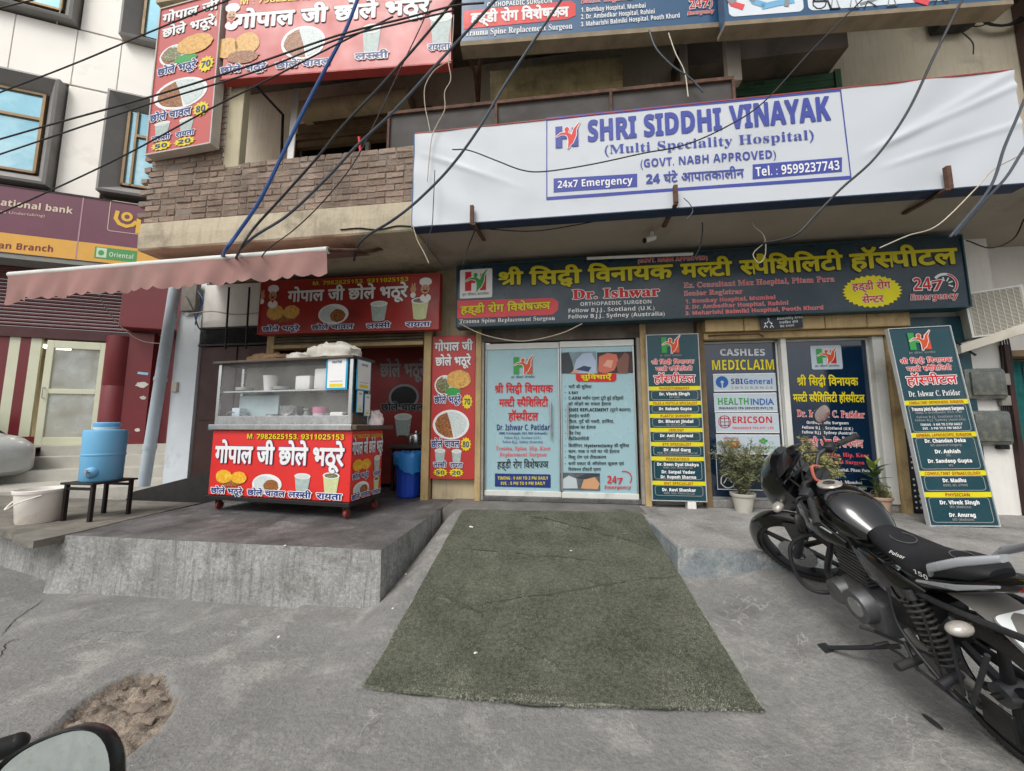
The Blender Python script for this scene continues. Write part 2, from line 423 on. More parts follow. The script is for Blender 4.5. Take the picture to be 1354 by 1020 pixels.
    def text(s, txt, u0, u1, v, h, m, wt=0, st='b', out=None, ow=.05, lay=4, part='lettering', v1=None):
        """text from u0 to u1 (None: natural width, u0 start) on baseline v, height h of caps / headline"""
        dev = any(isdev(c) for c in txt); hh = capheight('d' if dev else st)
        g, adv = shape(txt, wt, st); ks = h / hh; kx = (u1 - u0) / max(adv, .01) if u1 is not None else ks
        dv = (v1 - v) if v1 is not None else 0
        for layer, mm, lst in ([(lay - 1, out, shape(txt, wt + ow, st)[0])] if out else []) + [(lay, m, g)]:
            for k, (vs, fs) in enumerate(lst):
                q = []
                for (x, z, e) in vs:
                    X = u0 + x * kx; q.append((X, v + z * ks + (dv * (X - u0) / (adv * kx) if dv else 0), e))
                s.put(part, mm, q, fs, layer + .25 * (k % 3))
        return s
    def tp(s, txt, a, b, hpx, m, **k):
        """text whose baseline runs from pixel a to pixel b of the photograph; both are measured on this board's own plane"""
        la = s.L(*a); lb = s.L(*b); lt = s.L(a[0], a[1] - hpx); return s.text(txt, la[0], lb[0], la[1], lt[1] - la[1], m, v1=lb[1], **k)
    def rp(s, part, m, a, b, r=0, lay=1):
        a, b = s.L(*a), s.L(*b)
        return s.rrect(part, m, a, b, r, lay) if r else s.rect(part, m, (min(a[0], b[0]), min(a[1], b[1])), (max(a[0], b[0]), max(a[1], b[1])), lay)
    def panel(s, m, edge=None, fr=.0, name='panel', grid=None):
        """the board itself: a sheet on a shallow box, and a raised edge strip if fr > 0"""
        b = M()
        if grid:
            nx, nz = grid; o = []; f = []
            for j in range(nz + 1):
                for i in range(nx + 1): x = s.W * i / nx; z = s.H * j / nz; o.append((x, -s.disp(x, z), z))
            for j in range(nz):
                for i in range(nx): a = j * (nx + 1) + i; f.append((a, a + 1, a + nx + 2, a + nx + 1))
            b.add(o, f); b.box((0, .012, 0), (s.W, s.t, s.H))
        else: b.box((0, 0, 0), (s.W, s.t, s.H))
        b.build(name, m, s.root, smooth=bool(grid))
        if fr:
            e = M(); y0, y1 = -.012, s.t + .004
            e.box((-.004, y0, -.004), (s.W + .004, y1, fr)); e.box((-.004, y0, s.H - fr), (s.W + .004, y1, s.H + .004))
            e.box((-.004, y0, fr), (fr, y1, s.H - fr)); e.box((s.W - fr, y0, fr), (s.W + .004, y1, s.H - fr)); e.build('edge_strip', edge, s.root)
        return s
    def done(s):
        for (part, mn), (b, m) in s.parts.items(): b.build(part, m, s.root, weld=False, kind='stuff' if part in ('lettering', 'bullet', 'cook_print', 'food_print', 'figure_print') else None)
        s.parts = {}
# ================================================================== materials of the place
concrete = mat('street_concrete', '#807f7c', rough=.88, var=.22, vs=1.1, bump=.7, bs=34, grain=.36, dirt='#545352', ds=1.1, dth=.50, col2='#999792', c2s=2.8, c2t=.57)
def add_cracks(m):
    """thin pale cracks and tyre-worn streaks in the trowelled street concrete"""
    t = m.node_tree; N = t.nodes; Lk = t.links.new; b = N['Principled BSDF']; src = b.inputs['Base Color'].links[0].from_socket
    tc = N.new('ShaderNodeTexCoord')
    nz = N.new('ShaderNodeTexNoise'); nz.inputs['Scale'].default_value = 2.5; nz.inputs['Detail'].default_value = 6; Lk(tc.outputs['Object'], nz.inputs['Vector'])
    ad = N.new('ShaderNodeMixRGB'); ad.blend_type = 'ADD'; ad.inputs[0].default_value = .45; Lk(tc.outputs['Object'], ad.inputs[1]); Lk(nz.outputs['Color'], ad.inputs[2])
    last = src
    for sc_, wd, colr, thr in ((2.3, .004, (.38, .365, .33, 1), .55), (6.5, .005, (.42, .40, .36, 1), .57), (13, .005, (.40, .385, .35, 1), .60), (1.1, .004, (.05, .047, .042, 1), .56)):
        v = N.new('ShaderNodeTexVoronoi'); v.feature = 'DISTANCE_TO_EDGE'; v.inputs['Scale'].default_value = sc_; Lk(ad.outputs[0], v.inputs['Vector'])
        r = N.new('ShaderNodeMapRange'); r.inputs[1].default_value = 0; r.inputs[2].default_value = wd * sc_; r.inputs[3].default_value = .75; r.inputs[4].default_value = 0; Lk(v.outputs['Distance'], r.inputs[0])
        k = N.new('ShaderNodeTexNoise'); k.inputs['Scale'].default_value = 1.0 + sc_ * .25; k.inputs['Detail'].default_value = 5; Lk(tc.outputs['Object'], k.inputs['Vector'])
        kr = N.new('ShaderNodeMapRange'); kr.inputs[1].default_value = thr; kr.inputs[2].default_value = thr + .08; Lk(k.outputs[0], kr.inputs[0])
        mu = N.new('ShaderNodeMath'); mu.operation = 'MULTIPLY'; Lk(r.outputs[0], mu.inputs[0]); Lk(kr.outputs[0], mu.inputs[1])
        mx = N.new('ShaderNodeMix'); mx.data_type = 'RGBA'; Lk(mu.outputs[0], mx.inputs[0]); Lk(last, mx.inputs[6]); mx.inputs[7].default_value = colr; last = mx.outputs[2]
    # broad trowel streaks running diagonally
    mp = N.new('ShaderNodeMapping'); mp.inputs['Rotation'].default_value = (0, 0, R_(-38)); mp.inputs['Scale'].default_value = (1.1, 7, 1); Lk(tc.outputs['Object'], mp.inputs[0])
    sn = N.new('ShaderNodeTexNoise'); sn.inputs['Scale'].default_value = 1.3; sn.inputs['Detail'].default_value = 8; sn.inputs['Roughness'].default_value = .65; Lk(mp.outputs[0], sn.inputs['Vector'])
    sr = N.new('ShaderNodeMapRange'); sr.inputs[1].default_value = .5; sr.inputs[2].default_value = .72; sr.inputs[4].default_value = .45; Lk(sn.outputs[0], sr.inputs[0])
    mx = N.new('ShaderNodeMix'); mx.data_type = 'RGBA'; Lk(sr.outputs[0], mx.inputs[0]); Lk(last, mx.inputs[6]); mx.inputs[7].default_value = (.15, .146, .142, 1); last = mx.outputs[2]
    Lk(last, b.inputs['Base Color'])
add_cracks(concrete)
earth = mat('broken_earth', '#84786b', grain=.8, rough=.95, var=.4, vs=7, bump=1.0, bs=30, dirt='#3a3027', ds=6, dth=.51)
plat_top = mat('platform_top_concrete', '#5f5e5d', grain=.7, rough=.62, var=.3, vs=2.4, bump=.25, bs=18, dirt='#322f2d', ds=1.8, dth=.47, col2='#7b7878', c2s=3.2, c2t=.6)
plat_side = mat('platform_side_concrete', '#9b9b98', grain=.6, rough=.85, var=.22, vs=3.5, bump=.6, bs=20, streak=.85, dirt='#55534a', ds=1.6, dth=.52, col2='#868580', c2s=7, c2t=.55)
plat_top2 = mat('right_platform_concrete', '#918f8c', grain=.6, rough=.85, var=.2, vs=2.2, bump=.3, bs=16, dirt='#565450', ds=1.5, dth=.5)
plat_side2 = mat('right_platform_side', '#858b8e', grain=.5, rough=.85, var=.25, vs=4, bump=.5, bs=18, streak=.4, dirt='#6a787b', ds=3.5, dth=.5, col2='#a9aaa6', c2s=5, c2t=.56)
plaster = mat('old_beige_plaster', '#b9a98a', rough=.9, var=.12, vs=2, bump=.2, bs=14, streak=.45, dirt='#5c5142', ds=1.1, dth=.52)
plaster_grey = mat('soffit_plaster', '#a59c8f', rough=.9, var=.1, vs=1.2, bump=.12, bs=9, dirt='#6e675d', ds=.8, dth=.56)
plaster_white = mat('whitewash', '#e6e3dc', rough=.85, var=.07, vs=2, bump=.15, bs=12, streak=.15, dirt='#8d877b', ds=1.3, dth=.6)
plaster_dark = mat('sooty_plaster', '#6b6157', rough=.95, var=.25, vs=1.6, bump=.2, bs=12, dirt='#221f1c', ds=1.2, dth=.46)
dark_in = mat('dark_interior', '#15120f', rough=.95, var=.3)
brick_m = mat('old_brick', '#9d8878', rough=.95, var=.25, vs=9, bump=.9, bs=40, rnd=.24, dirt='#5a4b3e', ds=6, dth=.542, stain='#a39a90')
brick_w = mat('whitewashed_brick', '#d2c9b8', rough=.95, var=.2, vs=9, bump=.6, bs=40, rnd=.15, dirt='#7c6a5a', ds=5, dth=.52)
mortar = mat('brick_mortar', '#857a6e', rough=.98, var=.25, vs=7, bump=.6, bs=40)
wood_beige = mat('painted_wood_beige', '#b39a6d', rough=.7, var=.18, vs=4, bump=.2, bs=20, streak=.5, dirt='#5b4428', ds=2.5, dth=.54)
wood_brown = mat('weathered_wood', '#7a6548', rough=.8, var=.25, vs=5, bump=.3, bs=25, streak=.5)
rust = mat('rusty_steel', '#5f4334', rough=.85, var=.35, vs=12, bump=.4, bs=60, dirt='#26201d', ds=8, dth=.5)
black_pl = mat('black_plastic', '#141414', rough=.5, var=.2, vs=6)
alu = mat('dull_aluminium', '#b9bcbb', rough=.38, var=.08, vs=6, metal=.85, dirt='#77756f', ds=3, dth=.58)
white_frame = mat('white_painted_frame', '#d3d3cd', rough=.5, var=.07, vs=4, dirt='#8e887a', ds=2.5, dth=.58)
navy = mat('navy_vinyl', '#16232f', rough=.35, var=.15, vs=1.5, spec=.5, dirt='#2c3a44', ds=.8, dth=.5)
teal_navy = mat('teal_navy_vinyl', '#1b3a42', rough=.35, var=.15, vs=1.5, spec=.5, dirt='#30484f', ds=.8, dth=.52)

# ================================================================== ground: one sheet with a ramp and a pothole
def sstep(a, b, x): t = max(0, min(1, (x - a) / (b - a))); return t * t * (3 - 2 * t)
HOLE = [P(*p, Z=0) for p in ((30, 990), (70, 958), (110, 925), (150, 900), (190, 884), (225, 888), (236, 915), (232, 940), (215, 962), (180, 990), (150, 1030), (90, 1035))]
HOLE = [(v.x, v.y) for v in HOLE]
def hole_d(x, y):
    ins = False; dm = 9; n = len(HOLE)
    for i in range(n):
        (x1, y1), (x2, y2) = HOLE[i], HOLE[(i + 1) % n]
        if (y1 > y) != (y2 > y) and x < (x2 - x1) * (y - y1) / (y2 - y1) + x1: ins = not ins
        dx, dy = x2 - x1, y2 - y1; t = max(0, min(1, ((x - x1) * dx + (y - y1) * dy) / (dx * dx + dy * dy)))
        dm = min(dm, math.hypot(x - x1 - t * dx, y - y1 - t * dy))
    return dm if ins else -dm
def gz(x, y):
    t = y - 2.2
    ramp = .213 * (.5 * (t + math.sqrt(t * t + .05))); ramp = min(ramp, .497)
    k = sstep(-1.66, -1.28, x)
    if x > 1.0: ramp = min(ramp, .33)
    rise = .135 * sstep(1.15, 1.75, x) * sstep(-.5, 1.2, y)
    left = .075 * max(0, y - 2.6) if x > -2.2 else 0
    z = ramp * k + left * (1 - k) + rise
    if x < -4.4: z += .10 * sstep(-4.4, -5.6, x) * sstep(3.4, 2.3, y) * (1 + .5 * pnoise(Vector((x * 3, y * 3, 0))))
    z += .006 * pnoise(Vector((x * 1.1, y * 1.1, 3)))
    if y > 4.6 and x < -4.4: z = .30 + .01 * pnoise(Vector((x, y, 1)))
    return z
def ax(a, b, st, fine=()):
    o = [a]
    while o[-1] < b:
        s_ = st
        for (u, v, q) in fine:
            if u <= o[-1] < v: s_ = q
        o.append(o[-1] + s_)
    return o
xs = [-300, -120, -60, -30] + ax(-16, 12, .35, ((-6.5, -3.0, .09), (-3.0, -1.85, .017), (-1.85, 3.2, .05))) + [30, 60, 120, 300]
ys = [-300, -120, -60, -20, -9, -4, -2, -1] + ax(-.4, 9.5, .3, ((.2, 1.35, .06), (1.35, 2.32, .017), (2.32, 5.3, .055))) + [30, 90, 300]
gm = M(); nxs = len(xs); depth = {}
for j, y in enumerate(ys):
    for i, x in enumerate(xs):
        z = gz(x, y)
        if -3.2 < x < -1.7 and 1.2 < y < 2.45:
            d = hole_d(x, y) + .03 * pnoise(Vector((x * 14, y * 14, 0)))
            if d > 0:
                z -= min(.07, d * 2.5) * (.65 + .5 * pnoise(Vector((x * 7, y * 9, 2)))) ; rg_ = 1 - abs(pnoise(Vector((x * 7 + y * 5, y * 11 - x * 4, 5)))) * 2.2; z += (.030 * pnoise(Vector((x * 13, y * 18, 5))) + .020 * abs(pnoise(Vector((x * 30, y * 36, 7)))) - .055 * max(0, rg_ - .55)) * min(1, d * 20)
            depth[(i, j)] = d
        gm.v.append(Vector((x, y, z)))
for j in range(len(ys) - 1):
    for i in range(nxs - 1):
        a = j * nxs + i; gm.f.append([a, a + 1, a + nxs + 1, a + nxs]); gm.mi.append(1 if depth.get((i, j), -1) > .004 and depth.get((i + 1, j + 1), -1) > .004 else 0)
ground = gm.build('ground', [concrete, earth], smooth=False, kind='structure', weld=False)
for p in ground.data.polygons: p.use_smooth = True
# broken pieces lying in the pothole
stone_m = mat('broken_stone', '#8c7f72', rough=.95, var=.3, vs=12, bump=.6, bs=50, rnd=.2)
random.seed(11)
STL = ['pale flat slab of broken concrete across the middle of the pothole', 'rounded lump of earth at the far end of the pothole', 'brown clod by the right rim of the pothole',
       'small stone at the top left rim of the pothole', 'dark chip in the deepest part of the pothole', 'long brown sliver along the left rim of the pothole', 'small pale chip low in the pothole beside the mirror']
for k, (px, py, r, sx, sy) in enumerate(((185, 938, .034, 1.8, .7), (205, 903, .024, 1, 1), (218, 925, .020, 1.2, 1), (165, 910, .016, 1.3, 1), (150, 925, .026, 1.4, .8), (196, 955, .030, 1.2, .8), (120, 940, .022, 1.8, .7))):
    p = P(px, py, Z=-.03); bm_ = bmesh.new()
    for _ in range(14): bm_.verts.new((r * sx * random.uniform(-1, 1), r * sy * random.uniform(-1, 1), r * .5 * random.uniform(-1, 1)))
    hl = bmesh.ops.convex_hull(bm_, input=bm_.verts); bmesh.ops.delete(bm_, geom=[g for g in hl['geom_interior'] if isinstance(g, bmesh.types.BMVert)], context='VERTS')
    bmesh.ops.bevel(bm_, geom=bm_.edges[:], offset=r * .06, segments=1, affect='EDGES'); me_ = bpy.data.meshes.new('stone'); bm_.to_mesh(me_); bm_.free(); me_.materials.append(stone_m)
    o = bpy.data.objects.new('stone', me_); sc.collection.objects.link(o); o.location = (p.x, p.y, p.z + r * .12); o.rotation_euler = (0, .2, R_(35 + 20 * random.uniform(-1, 1)))
    tag(o, STL[k], 'stone', 'broken pieces in the pothole')
# long cracks in the street concrete
crk = mat('crack_dark', '#33312e', rough=1, var=.3, vs=20); random.seed(77)
for pts_ in (((1108, 800), (1150, 838), (1198, 880), (1240, 930), (1290, 975), (1340, 1030)), ((0, 842), (18, 822), (40, 806), (66, 790)), ((0, 870), (10, 850), (26, 846))):
    q = spline([P(a_, b_, Z=.06 if a_ > 900 else .0) for a_, b_ in pts_], 10); m = M(); vs = []
    for i, v in enumerate(q):
        t = i / (len(q) - 1); d = (q[min(i + 1, len(q) - 1)] - q[max(i - 1, 0)]); d.z = 0; d.normalize(); wd = (.0022 + .0028 * abs(pnoise(Vector((i * .37, q[0].x, 0))))) * sstep(0, .15, t) * sstep(1, .7, t) + .0004
        j_ = .014 * pnoise(Vector((i * .6, q[0].y * 9, 3)))
        for s_ in (1, -1): x, y = v.x - d.y * (wd * s_ + j_), v.y + d.x * (wd * s_ + j_); vs.append((x, y, gz(x, y) + .0035))
    m.add(vs, [(2 * i, 2 * i + 1, 2 * i + 3, 2 * i + 2) for i in range(len(q) - 1)]); m.build('ground_crack', crk, kind='structure')
# loose grit, thickest along the foot of the platforms
random.seed(41); gr = M()
for k in range(5200):
    q = random.random()
    if q < .3: x, y = random.uniform(-4.7, -1.5), 3.02 - abs(random.gauss(0, .10))
    elif q < .42: y = random.uniform(2.4, 4.5); x = -1.42 + random.gauss(0, .05)
    elif q < .52: x = random.uniform(1.0, 2.4); y = 3.38 - abs(random.gauss(0, .10))
    elif q < .66:
        t = random.choice(HOLE); x, y = t[0] + random.gauss(0, .14), t[1] + random.gauss(0, .12)
    else: x, y = random.uniform(-5, 3), random.uniform(.3, 3.0)
    if -1.2 < x < 1.05 and y > 2.2: continue
    r = random.uniform(.0012, .0042) * (1.5 if random.random() < .05 else 1); z = gz(x, y); a = random.uniform(0, 6.28); o = len(gr.v)
    if hole_d(x, y) > .02: z -= .03
    gr.v += [Vector((x + r * math.cos(a + t * 2.09) * 1.2, y + r * math.sin(a + t * 2.09), z)) for t in range(3)] + [Vector((x, y, z + r))]
    for f in ((0, 1, 3), (1, 2, 3), (2, 0, 3)): gr.f.append([o + i for i in f]); gr.mi.append(0)
me = bpy.data.meshes.new('grit'); me.from_pydata([tuple(v) for v in gr.v], [], gr.f); me.materials.append(mat('grit', '#8d867b', rough=.95, var=.5, vs=9)); o = bpy.data.objects.new('grit', me); sc.collection.objects.link(o); o['kind'] = 'stuff'; o['label'] = 'loose grit and sand on the concrete along the platforms'; o['category'] = 'grit'
# small scraps of litter
litter_m = mat('paper_scrap', '#e3e1da', rough=.8)
LT = ['white crumpled scrap on the left platform edge', 'white scrap on the strip left of the green mat', 'tiny paper scrap on the concrete before the left platform',
      'white scrap on the far left corner of the green mat', 'small white scrap near the front left of the green mat', 'tiny white speck of paper by the left edge of the green mat', 'pale dry scrap in the middle top of the green mat']
for k, (px, py, z) in enumerate(((377, 722, .503), (536, 784, .03), (368, 843, .003), (623, 690, .49), (629, 871, .06), (519, 828, .02), (755, 727, .36))):
    p = P(px, py, Z=z)
    p.z = z if k == 0 else gz(p.x, p.y) + (.02 if k in (3, 4, 6) else 0)
    m = M(); r = .010 if k != 3 else .02; m.sphere((0, 0, r * .4), r, 7, 4, (1.3, .8, .45), noise=.9); o = m.build('litter', litter_m); o.location = p; o.rotation_euler = (0, 0, k)
    tag(o, LT[k], 'litter', 'scraps of paper on the ground')
m = M(); m.sphere((0, 0, .004), .05, 14, 4, (.35, 1, .1)); o = m.build('oil_stain', mat('old_oil', '#2b2a29', rough=.6)); p = P(1238, 1002, Z=0); o.location = (p.x, p.y, gz(p.x, p.y)); o['kind'] = 'structure'

# ================================================================== raised platforms
def slab_mesh(x0, x1, y0, y1, z0, z1, r=.012):
    m = M(); m.bbox((x0, y0, z0), (x1, y1, z1), r); return m
pl = M(); nx, ny = 60, 30
x0, x1, y0, y1 = -4.76, -1.52, 3.07, 7.6
def ptop(x, y): return .5 + .006 * pnoise(Vector((x * 1.3, y * 1.3, 9)))
for j in range(ny + 1):
    for i in range(nx + 1):
        x = x0 + (x1 - x0) * i / nx; y = y0 + (y1 - y0) * j / ny; pl.v.append(Vector((x, y, ptop(x, y))))
for j in range(ny):
    for i in range(nx): a = j * (nx + 1) + i; pl.f.append([a, a + 1, a + nx + 2, a + nx + 1]); pl.mi.append(0)
n0 = len(pl.v)
for i in range(nx + 1):
    x = x0 + (x1 - x0) * i / nx; slope = .12 * sstep(-4.3, -4.8, x)
    for z in (ptop(x, y0), .25, -.25): pl.v.append(Vector((x + ((.5 - z) * .03 if i == nx else 0), y0 - (.5 - z) * (.04 + slope) + (.006 * pnoise(Vector((x * 4, z * 4, 0))) if i < nx else 0), z)))
for i in range(nx):
    a = n0 + i * 3
    for k in (0, 1): pl.f.append([a + k, a + k + 3, a + k + 4, a + k + 1]); pl.mi.append(1)
n0 = len(pl.v)
for j in range(ny + 1):
    y = y0 + (y1 - y0) * j / ny
    for z in (ptop(x1, y), .25, -.25): pl.v.append(Vector((x1 + (.5 - z) * .03, y - ((.5 - z) * .04 if j == 0 else 0), z)))
for j in range(ny):
    a = n0 + j * 3
    for k in (0, 1): pl.f.append([a + k, a + k + 1, a + k + 4, a + k + 3]); pl.mi.append(1)
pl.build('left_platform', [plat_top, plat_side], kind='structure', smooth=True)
# ledge slab at the far left with broken front edge
ls = M(); pts = [(-9.5, 4.0), (-8.2, 3.75), (-7.2, 3.6), (-6.6, 3.38), (-6.1, 3.3), (-5.7, 3.14), (-5.3, 3.06), (-5.05, 2.93), (-4.85, 2.89), (-4.72, 2.86), (-4.70, 3.2), (-4.76, 3.6), (-4.80, 4.5), (-9.5, 4.6)]
ls.prism(pts, .44, .507, 'Z'); ls.build('ledge_slab', mat('ledge_concrete', '#77736a', rough=.9, var=.3, vs=4, bump=.6, bs=16, dirt='#3f3b34', ds=3, dth=.5), kind='structure')
ls = M(); ls.prism([(-9.5, 4.2), (-6.2, 3.5), (-4.8, 3.15), (-4.75, 3.6), (-9.5, 4.6)], -.2, .438, 'Z'); ls.build('ledge_wall', plat_side, kind='structure')
slab_mesh(-1.5, .98, 4.62, 5.6, .2, .515, .02).build('door_landing', mat('landing_concrete', '#6d6a66', rough=.85, var=.25, vs=3, bump=.4, bs=16, dirt='#42403d', ds=2.2, dth=.5), kind='structure', smooth=True)
rp = M(); q = [(.90, 4.66), (.97, 3.47), (1.6, 3.40), (4.0, 3.2), (7.5, 2.9), (7.5, 7), (.9, 7)]
rp.prism(q, .05, .5, 'Z'); rp.mi = [0, 0] + [1] * 7
rp.build('right_platform', [plat_side2, plat_side2], kind='structure')
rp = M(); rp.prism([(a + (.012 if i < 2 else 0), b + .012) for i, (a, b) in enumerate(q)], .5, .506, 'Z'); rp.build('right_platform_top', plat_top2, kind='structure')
# low sooty parapet at the left rear of the platform
bw = M(); a = P(277, 625, Y=4.75); b = P(177, 650, Y=4.75)
bw.prism([(b.x - .3, .3), (a.x + .7, .45), (a.x + .7, a.z + .05), (a.x, a.z), (b.x, b.z)], 4.75, 4.83, 'Y'); o = bw.build('low_wall', mat('sooty_sheet', '#211f1d', rough=.7, var=.3, vs=5, bump=.2)); tag(o, 'low soot blackened wall between the grey pipe and the food cart', 'wall')

# green turf mat on the ramp
turf = mat('worn_turf', '#676a5c', grain=.9, rough=1, var=.3, vs=3, bump=1.0, bs=160, dirt='#474b3e', ds=1.7, dth=.52, col2='#74776a', c2s=90, c2t=.56, spec=.1)
cm = M(); cx = [P(480, 913, Z=.02), P(1013, 953, Z=.02), P(847, 680, Z=.5), P(612, 676, Z=.5)]
a, b, c, d = [(v.x, v.y) for v in cx]; nu, nv = 130, 150
def turf_z(x, y): return gz(x, y) + .018 + .010 * abs(pnoise(Vector((x * 1.6, y * 1.6, 4)))) + fold(x, y)
def fold(x, y):
    h = 0
    for (ax_, ay, bx_, by, r, hh) in FOLDS:
        dx, dy = bx_ - ax_, by - ay; t = ((x - ax_) * dx + (y - ay) * dy) / (dx * dx + dy * dy)
        if -.05 < t < 1.05: dd = abs((x - ax_) * dy - (y - ay) * dx) / math.hypot(dx, dy); h += .8 * hh * math.exp(-(dd / r) ** 2) * sstep(-.05, .15, t) * sstep(1.05, .85, t)
    return h
FOLDS = []
for p0, p1, r, hh in (((690, 682), (868, 722), .016, .040), ((600, 790), (895, 752), .013, .028), ((590, 715), (790, 733), .013, .026), ((670, 840), (745, 900), .014, .026), ((565, 760), (640, 800), .013, .02), ((760, 750), (800, 765), .012, .02)):
    zz = lambda py: max(.02, .5 - (py - 678) / 235 * .5)
    s_, e_ = P(*p0, Z=zz(p0[1])), P(*p1, Z=zz(p1[1])); FOLDS.append((s_.x, s_.y, e_.x, e_.y, r, hh))
for j in range(nv + 1):
    for i in range(nu + 1):
        u, v = i / nu, j / nv; x = (a[0] * (1 - u) + b[0] * u) * (1 - v) + (d[0] * (1 - u) + c[0] * u) * v; y = (a[1] * (1 - u) + b[1] * u) * (1 - v) + (d[1] * (1 - u) + c[1] * u) * v
        if j == 0: y += .03 * pnoise(Vector((x * 3, 0, 0))) - .035 * math.sin(u * math.pi * 1.3)
        if i in (0, nu): x += .012 * pnoise(Vector((y * 4, i, 0)))
        z = turf_z(x, y)
        if j == nv: z = max(z, .52)
        cm.v.append(Vector((x, y, z)))
for j in range(nv):
    for i in range(nu): k = j * (nu + 1) + i; cm.f.append([k, k + 1, k + nu + 2, k + nu + 1]); cm.mi.append(0)
TURFV = [v.copy() for v in cm.v]
tm = thing('turf_mat', 'worn dark green artificial turf mat lying on the ramp to the glass doors', 'mat', (TURFV[0].x, TURFV[0].y, 0))
cm.build('backing', turf, tm, smooth=True, world=True)
cre = mat('crease_shade_dirt', '#44463c', rough=1, var=.3, vs=12)  # dark strips on the folds: crease shade put into colour, with dirt lines
random.seed(17)
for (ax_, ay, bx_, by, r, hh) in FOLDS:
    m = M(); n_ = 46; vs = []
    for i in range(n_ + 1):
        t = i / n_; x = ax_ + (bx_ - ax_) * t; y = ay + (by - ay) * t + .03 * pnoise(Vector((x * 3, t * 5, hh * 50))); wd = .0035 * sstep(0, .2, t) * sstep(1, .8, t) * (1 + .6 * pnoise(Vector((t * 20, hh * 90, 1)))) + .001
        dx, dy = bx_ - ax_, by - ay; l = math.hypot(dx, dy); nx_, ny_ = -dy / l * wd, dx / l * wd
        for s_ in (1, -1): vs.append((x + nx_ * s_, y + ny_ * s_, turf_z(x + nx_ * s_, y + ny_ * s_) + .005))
    m.add(vs, [(2 * i, 2 * i + 1, 2 * i + 3, 2 * i + 2) for i in range(n_)]); m.build('crease_shade', cre, tm, world=True)
# turf blades: one joined mass of short blades
random.seed(3); bl = M()
def mat_pt(u, v):
    x = (a[0] * (1 - u) + b[0] * u) * (1 - v) + (d[0] * (1 - u) + c[0] * u) * v; y = (a[1] * (1 - u) + b[1] * u) * (1 - v) + (d[1] * (1 - u) + c[1] * u) * v; return x, y
for k in range(90000):
    u = random.random(); v = random.random() ** 1.5
    if random.random() < .05: u = random.choice((0.0, 1.0)) + random.uniform(-.004, .004)
    elif random.random() < .02: v = random.uniform(-.006, .004)
    x, y = mat_pt(u, v)
    if v < .02: y -= .03 * math.sin(u * math.pi * 1.3)
    z = turf_z(x, y) - .003; an = random.uniform(0, 6.28); l = random.uniform(.003, .008) * (.6 + .6 * sstep(-.2, .3, pnoise(Vector((x * 2.2, y * 2.2, 8))))); le = random.uniform(.004, .011); wd = .0016 + .0012 * (1 - v)
    dx, dy = math.cos(an), math.sin(an); o = len(bl.v)
    bl.v += [Vector((x - dy * wd, y + dx * wd, z)), Vector((x + dy * wd, y - dx * wd, z)), Vector((x + dx * le, y + dy * le, z + l))]; bl.f.append([o, o + 1, o + 2]); bl.mi.append(0)
blade = mat('turf_blade', '#8b8e7c', rough=.9, grain=.9, var=.4, vs=2.6, dirt='#5d6150', ds=2.3, dth=.52, spec=.1, col2='#9b9b90', c2s=1.6, c2t=.53)
me = bpy.data.meshes.new('blades'); me.from_pydata([tuple(v - Vector(tm.location)) for v in bl.v], [], bl.f); me.materials.append(blade)
o = bpy.data.objects.new('blades', me); sc.collection.objects.link(o); o.parent = tm; o['kind'] = 'stuff'
# ================================================================== hospital building
bld = thing('shop_building', 'old two storey beige shop building with balconies behind the hospital signs', 'building', (0, 5.2, 0))
def bp(m, name, mt, **k): return m.build(name, mt, bld, world=True, **k)
YW = 5.2
# ground floor walls between the openings
m = M(); m.box((-6.15, 5.1, .2), (-5.72, 5.55, 3.3)); m.box((-6.15, 5.14, 3.3), (-5.72, 5.5, 3.86)); bp(m, 'column', mat('pale_blue_white_wash', '#dbe2e6', rough=.8, var=.08, vs=2, bump=.15, dirt='#8a8c8c', ds=1.2, dth=.58))
m = M(); m.box((-1.84, YW, .45), (-1.21, 5.5, 3.9)); bp(m, 'wall', plaster)
m = M(); m.box((1.1, YW + .02, .45), (1.87, 5.5, 3.9)); bp(m, 'wall', plaster_grey)
m = M(); m.box((-1.06, YW, 2.92), (1.1, 5.5, 3.9)); m.box((1.87, YW, 2.72), (4.05, 5.5, 3.9)); m.box((-5.72, YW, 3.02), (-1.84, 5.5, 3.86)); bp(m, 'lintel', plaster_dark)
m = M(); m.box((4.08, 5.15, .4), (5.28, 5.6, 3.9)); bp(m, 'wall', plaster_white)
m = M(); m.box((5.28, 5.45, .4), (9, 5.6, 3.9)); bp(m, 'wall', plaster_white)
m = M(); xq = P(1341, 560, Y=5.1).x; m.box((xq, 5.09, .4), (xq + .05, 5.3, 2.5)); bp(m, 'door_post', mat('dark_red_post', '#37221f', rough=.7, var=.3))
# door posts and frames
for nm, xa, xb, y, mt in (('post', -1.97, -1.86, 5.08, wood_beige), ('post', -1.20, -1.12, 5.08, wood_beige), ('post', 1.06, 1.14, 5.08, wood_beige), ('post', 3.99, 4.08, 5.06, wood_beige), ('post', 1.80, 1.88, 5.1, wood_brown)):
    m = M(); m.bbox((xa, y, .48), (xb, y + .14, 2.95), .006); bp(m, nm, mt)
m = M(); m.bbox((-1.12, 5.11, 2.72), (1.06, 5.2, 2.92), .006); bp(m, 'door_head', plaster_dark)
for xa, xb in ((-1.12, -1.08), (1.015, 1.06)):
    m = M(); m.bbox((xa, 5.1, .52), (xb, 5.2, 2.72), .004); bp(m, 'door_jamb', mat('grey_jamb', '#8f8a80', rough=.8, var=.2, vs=6, streak=.4))
m = M(); m.bbox((-1.08, 5.1, .515), (1.015, 5.3, .575), .01); bp(m, 'sill', plat_top)
m = M(); m.bbox((1.88, 5.12, .506), (3.99, 5.3, .60), .01); bp(m, 'sill', plat_top2)
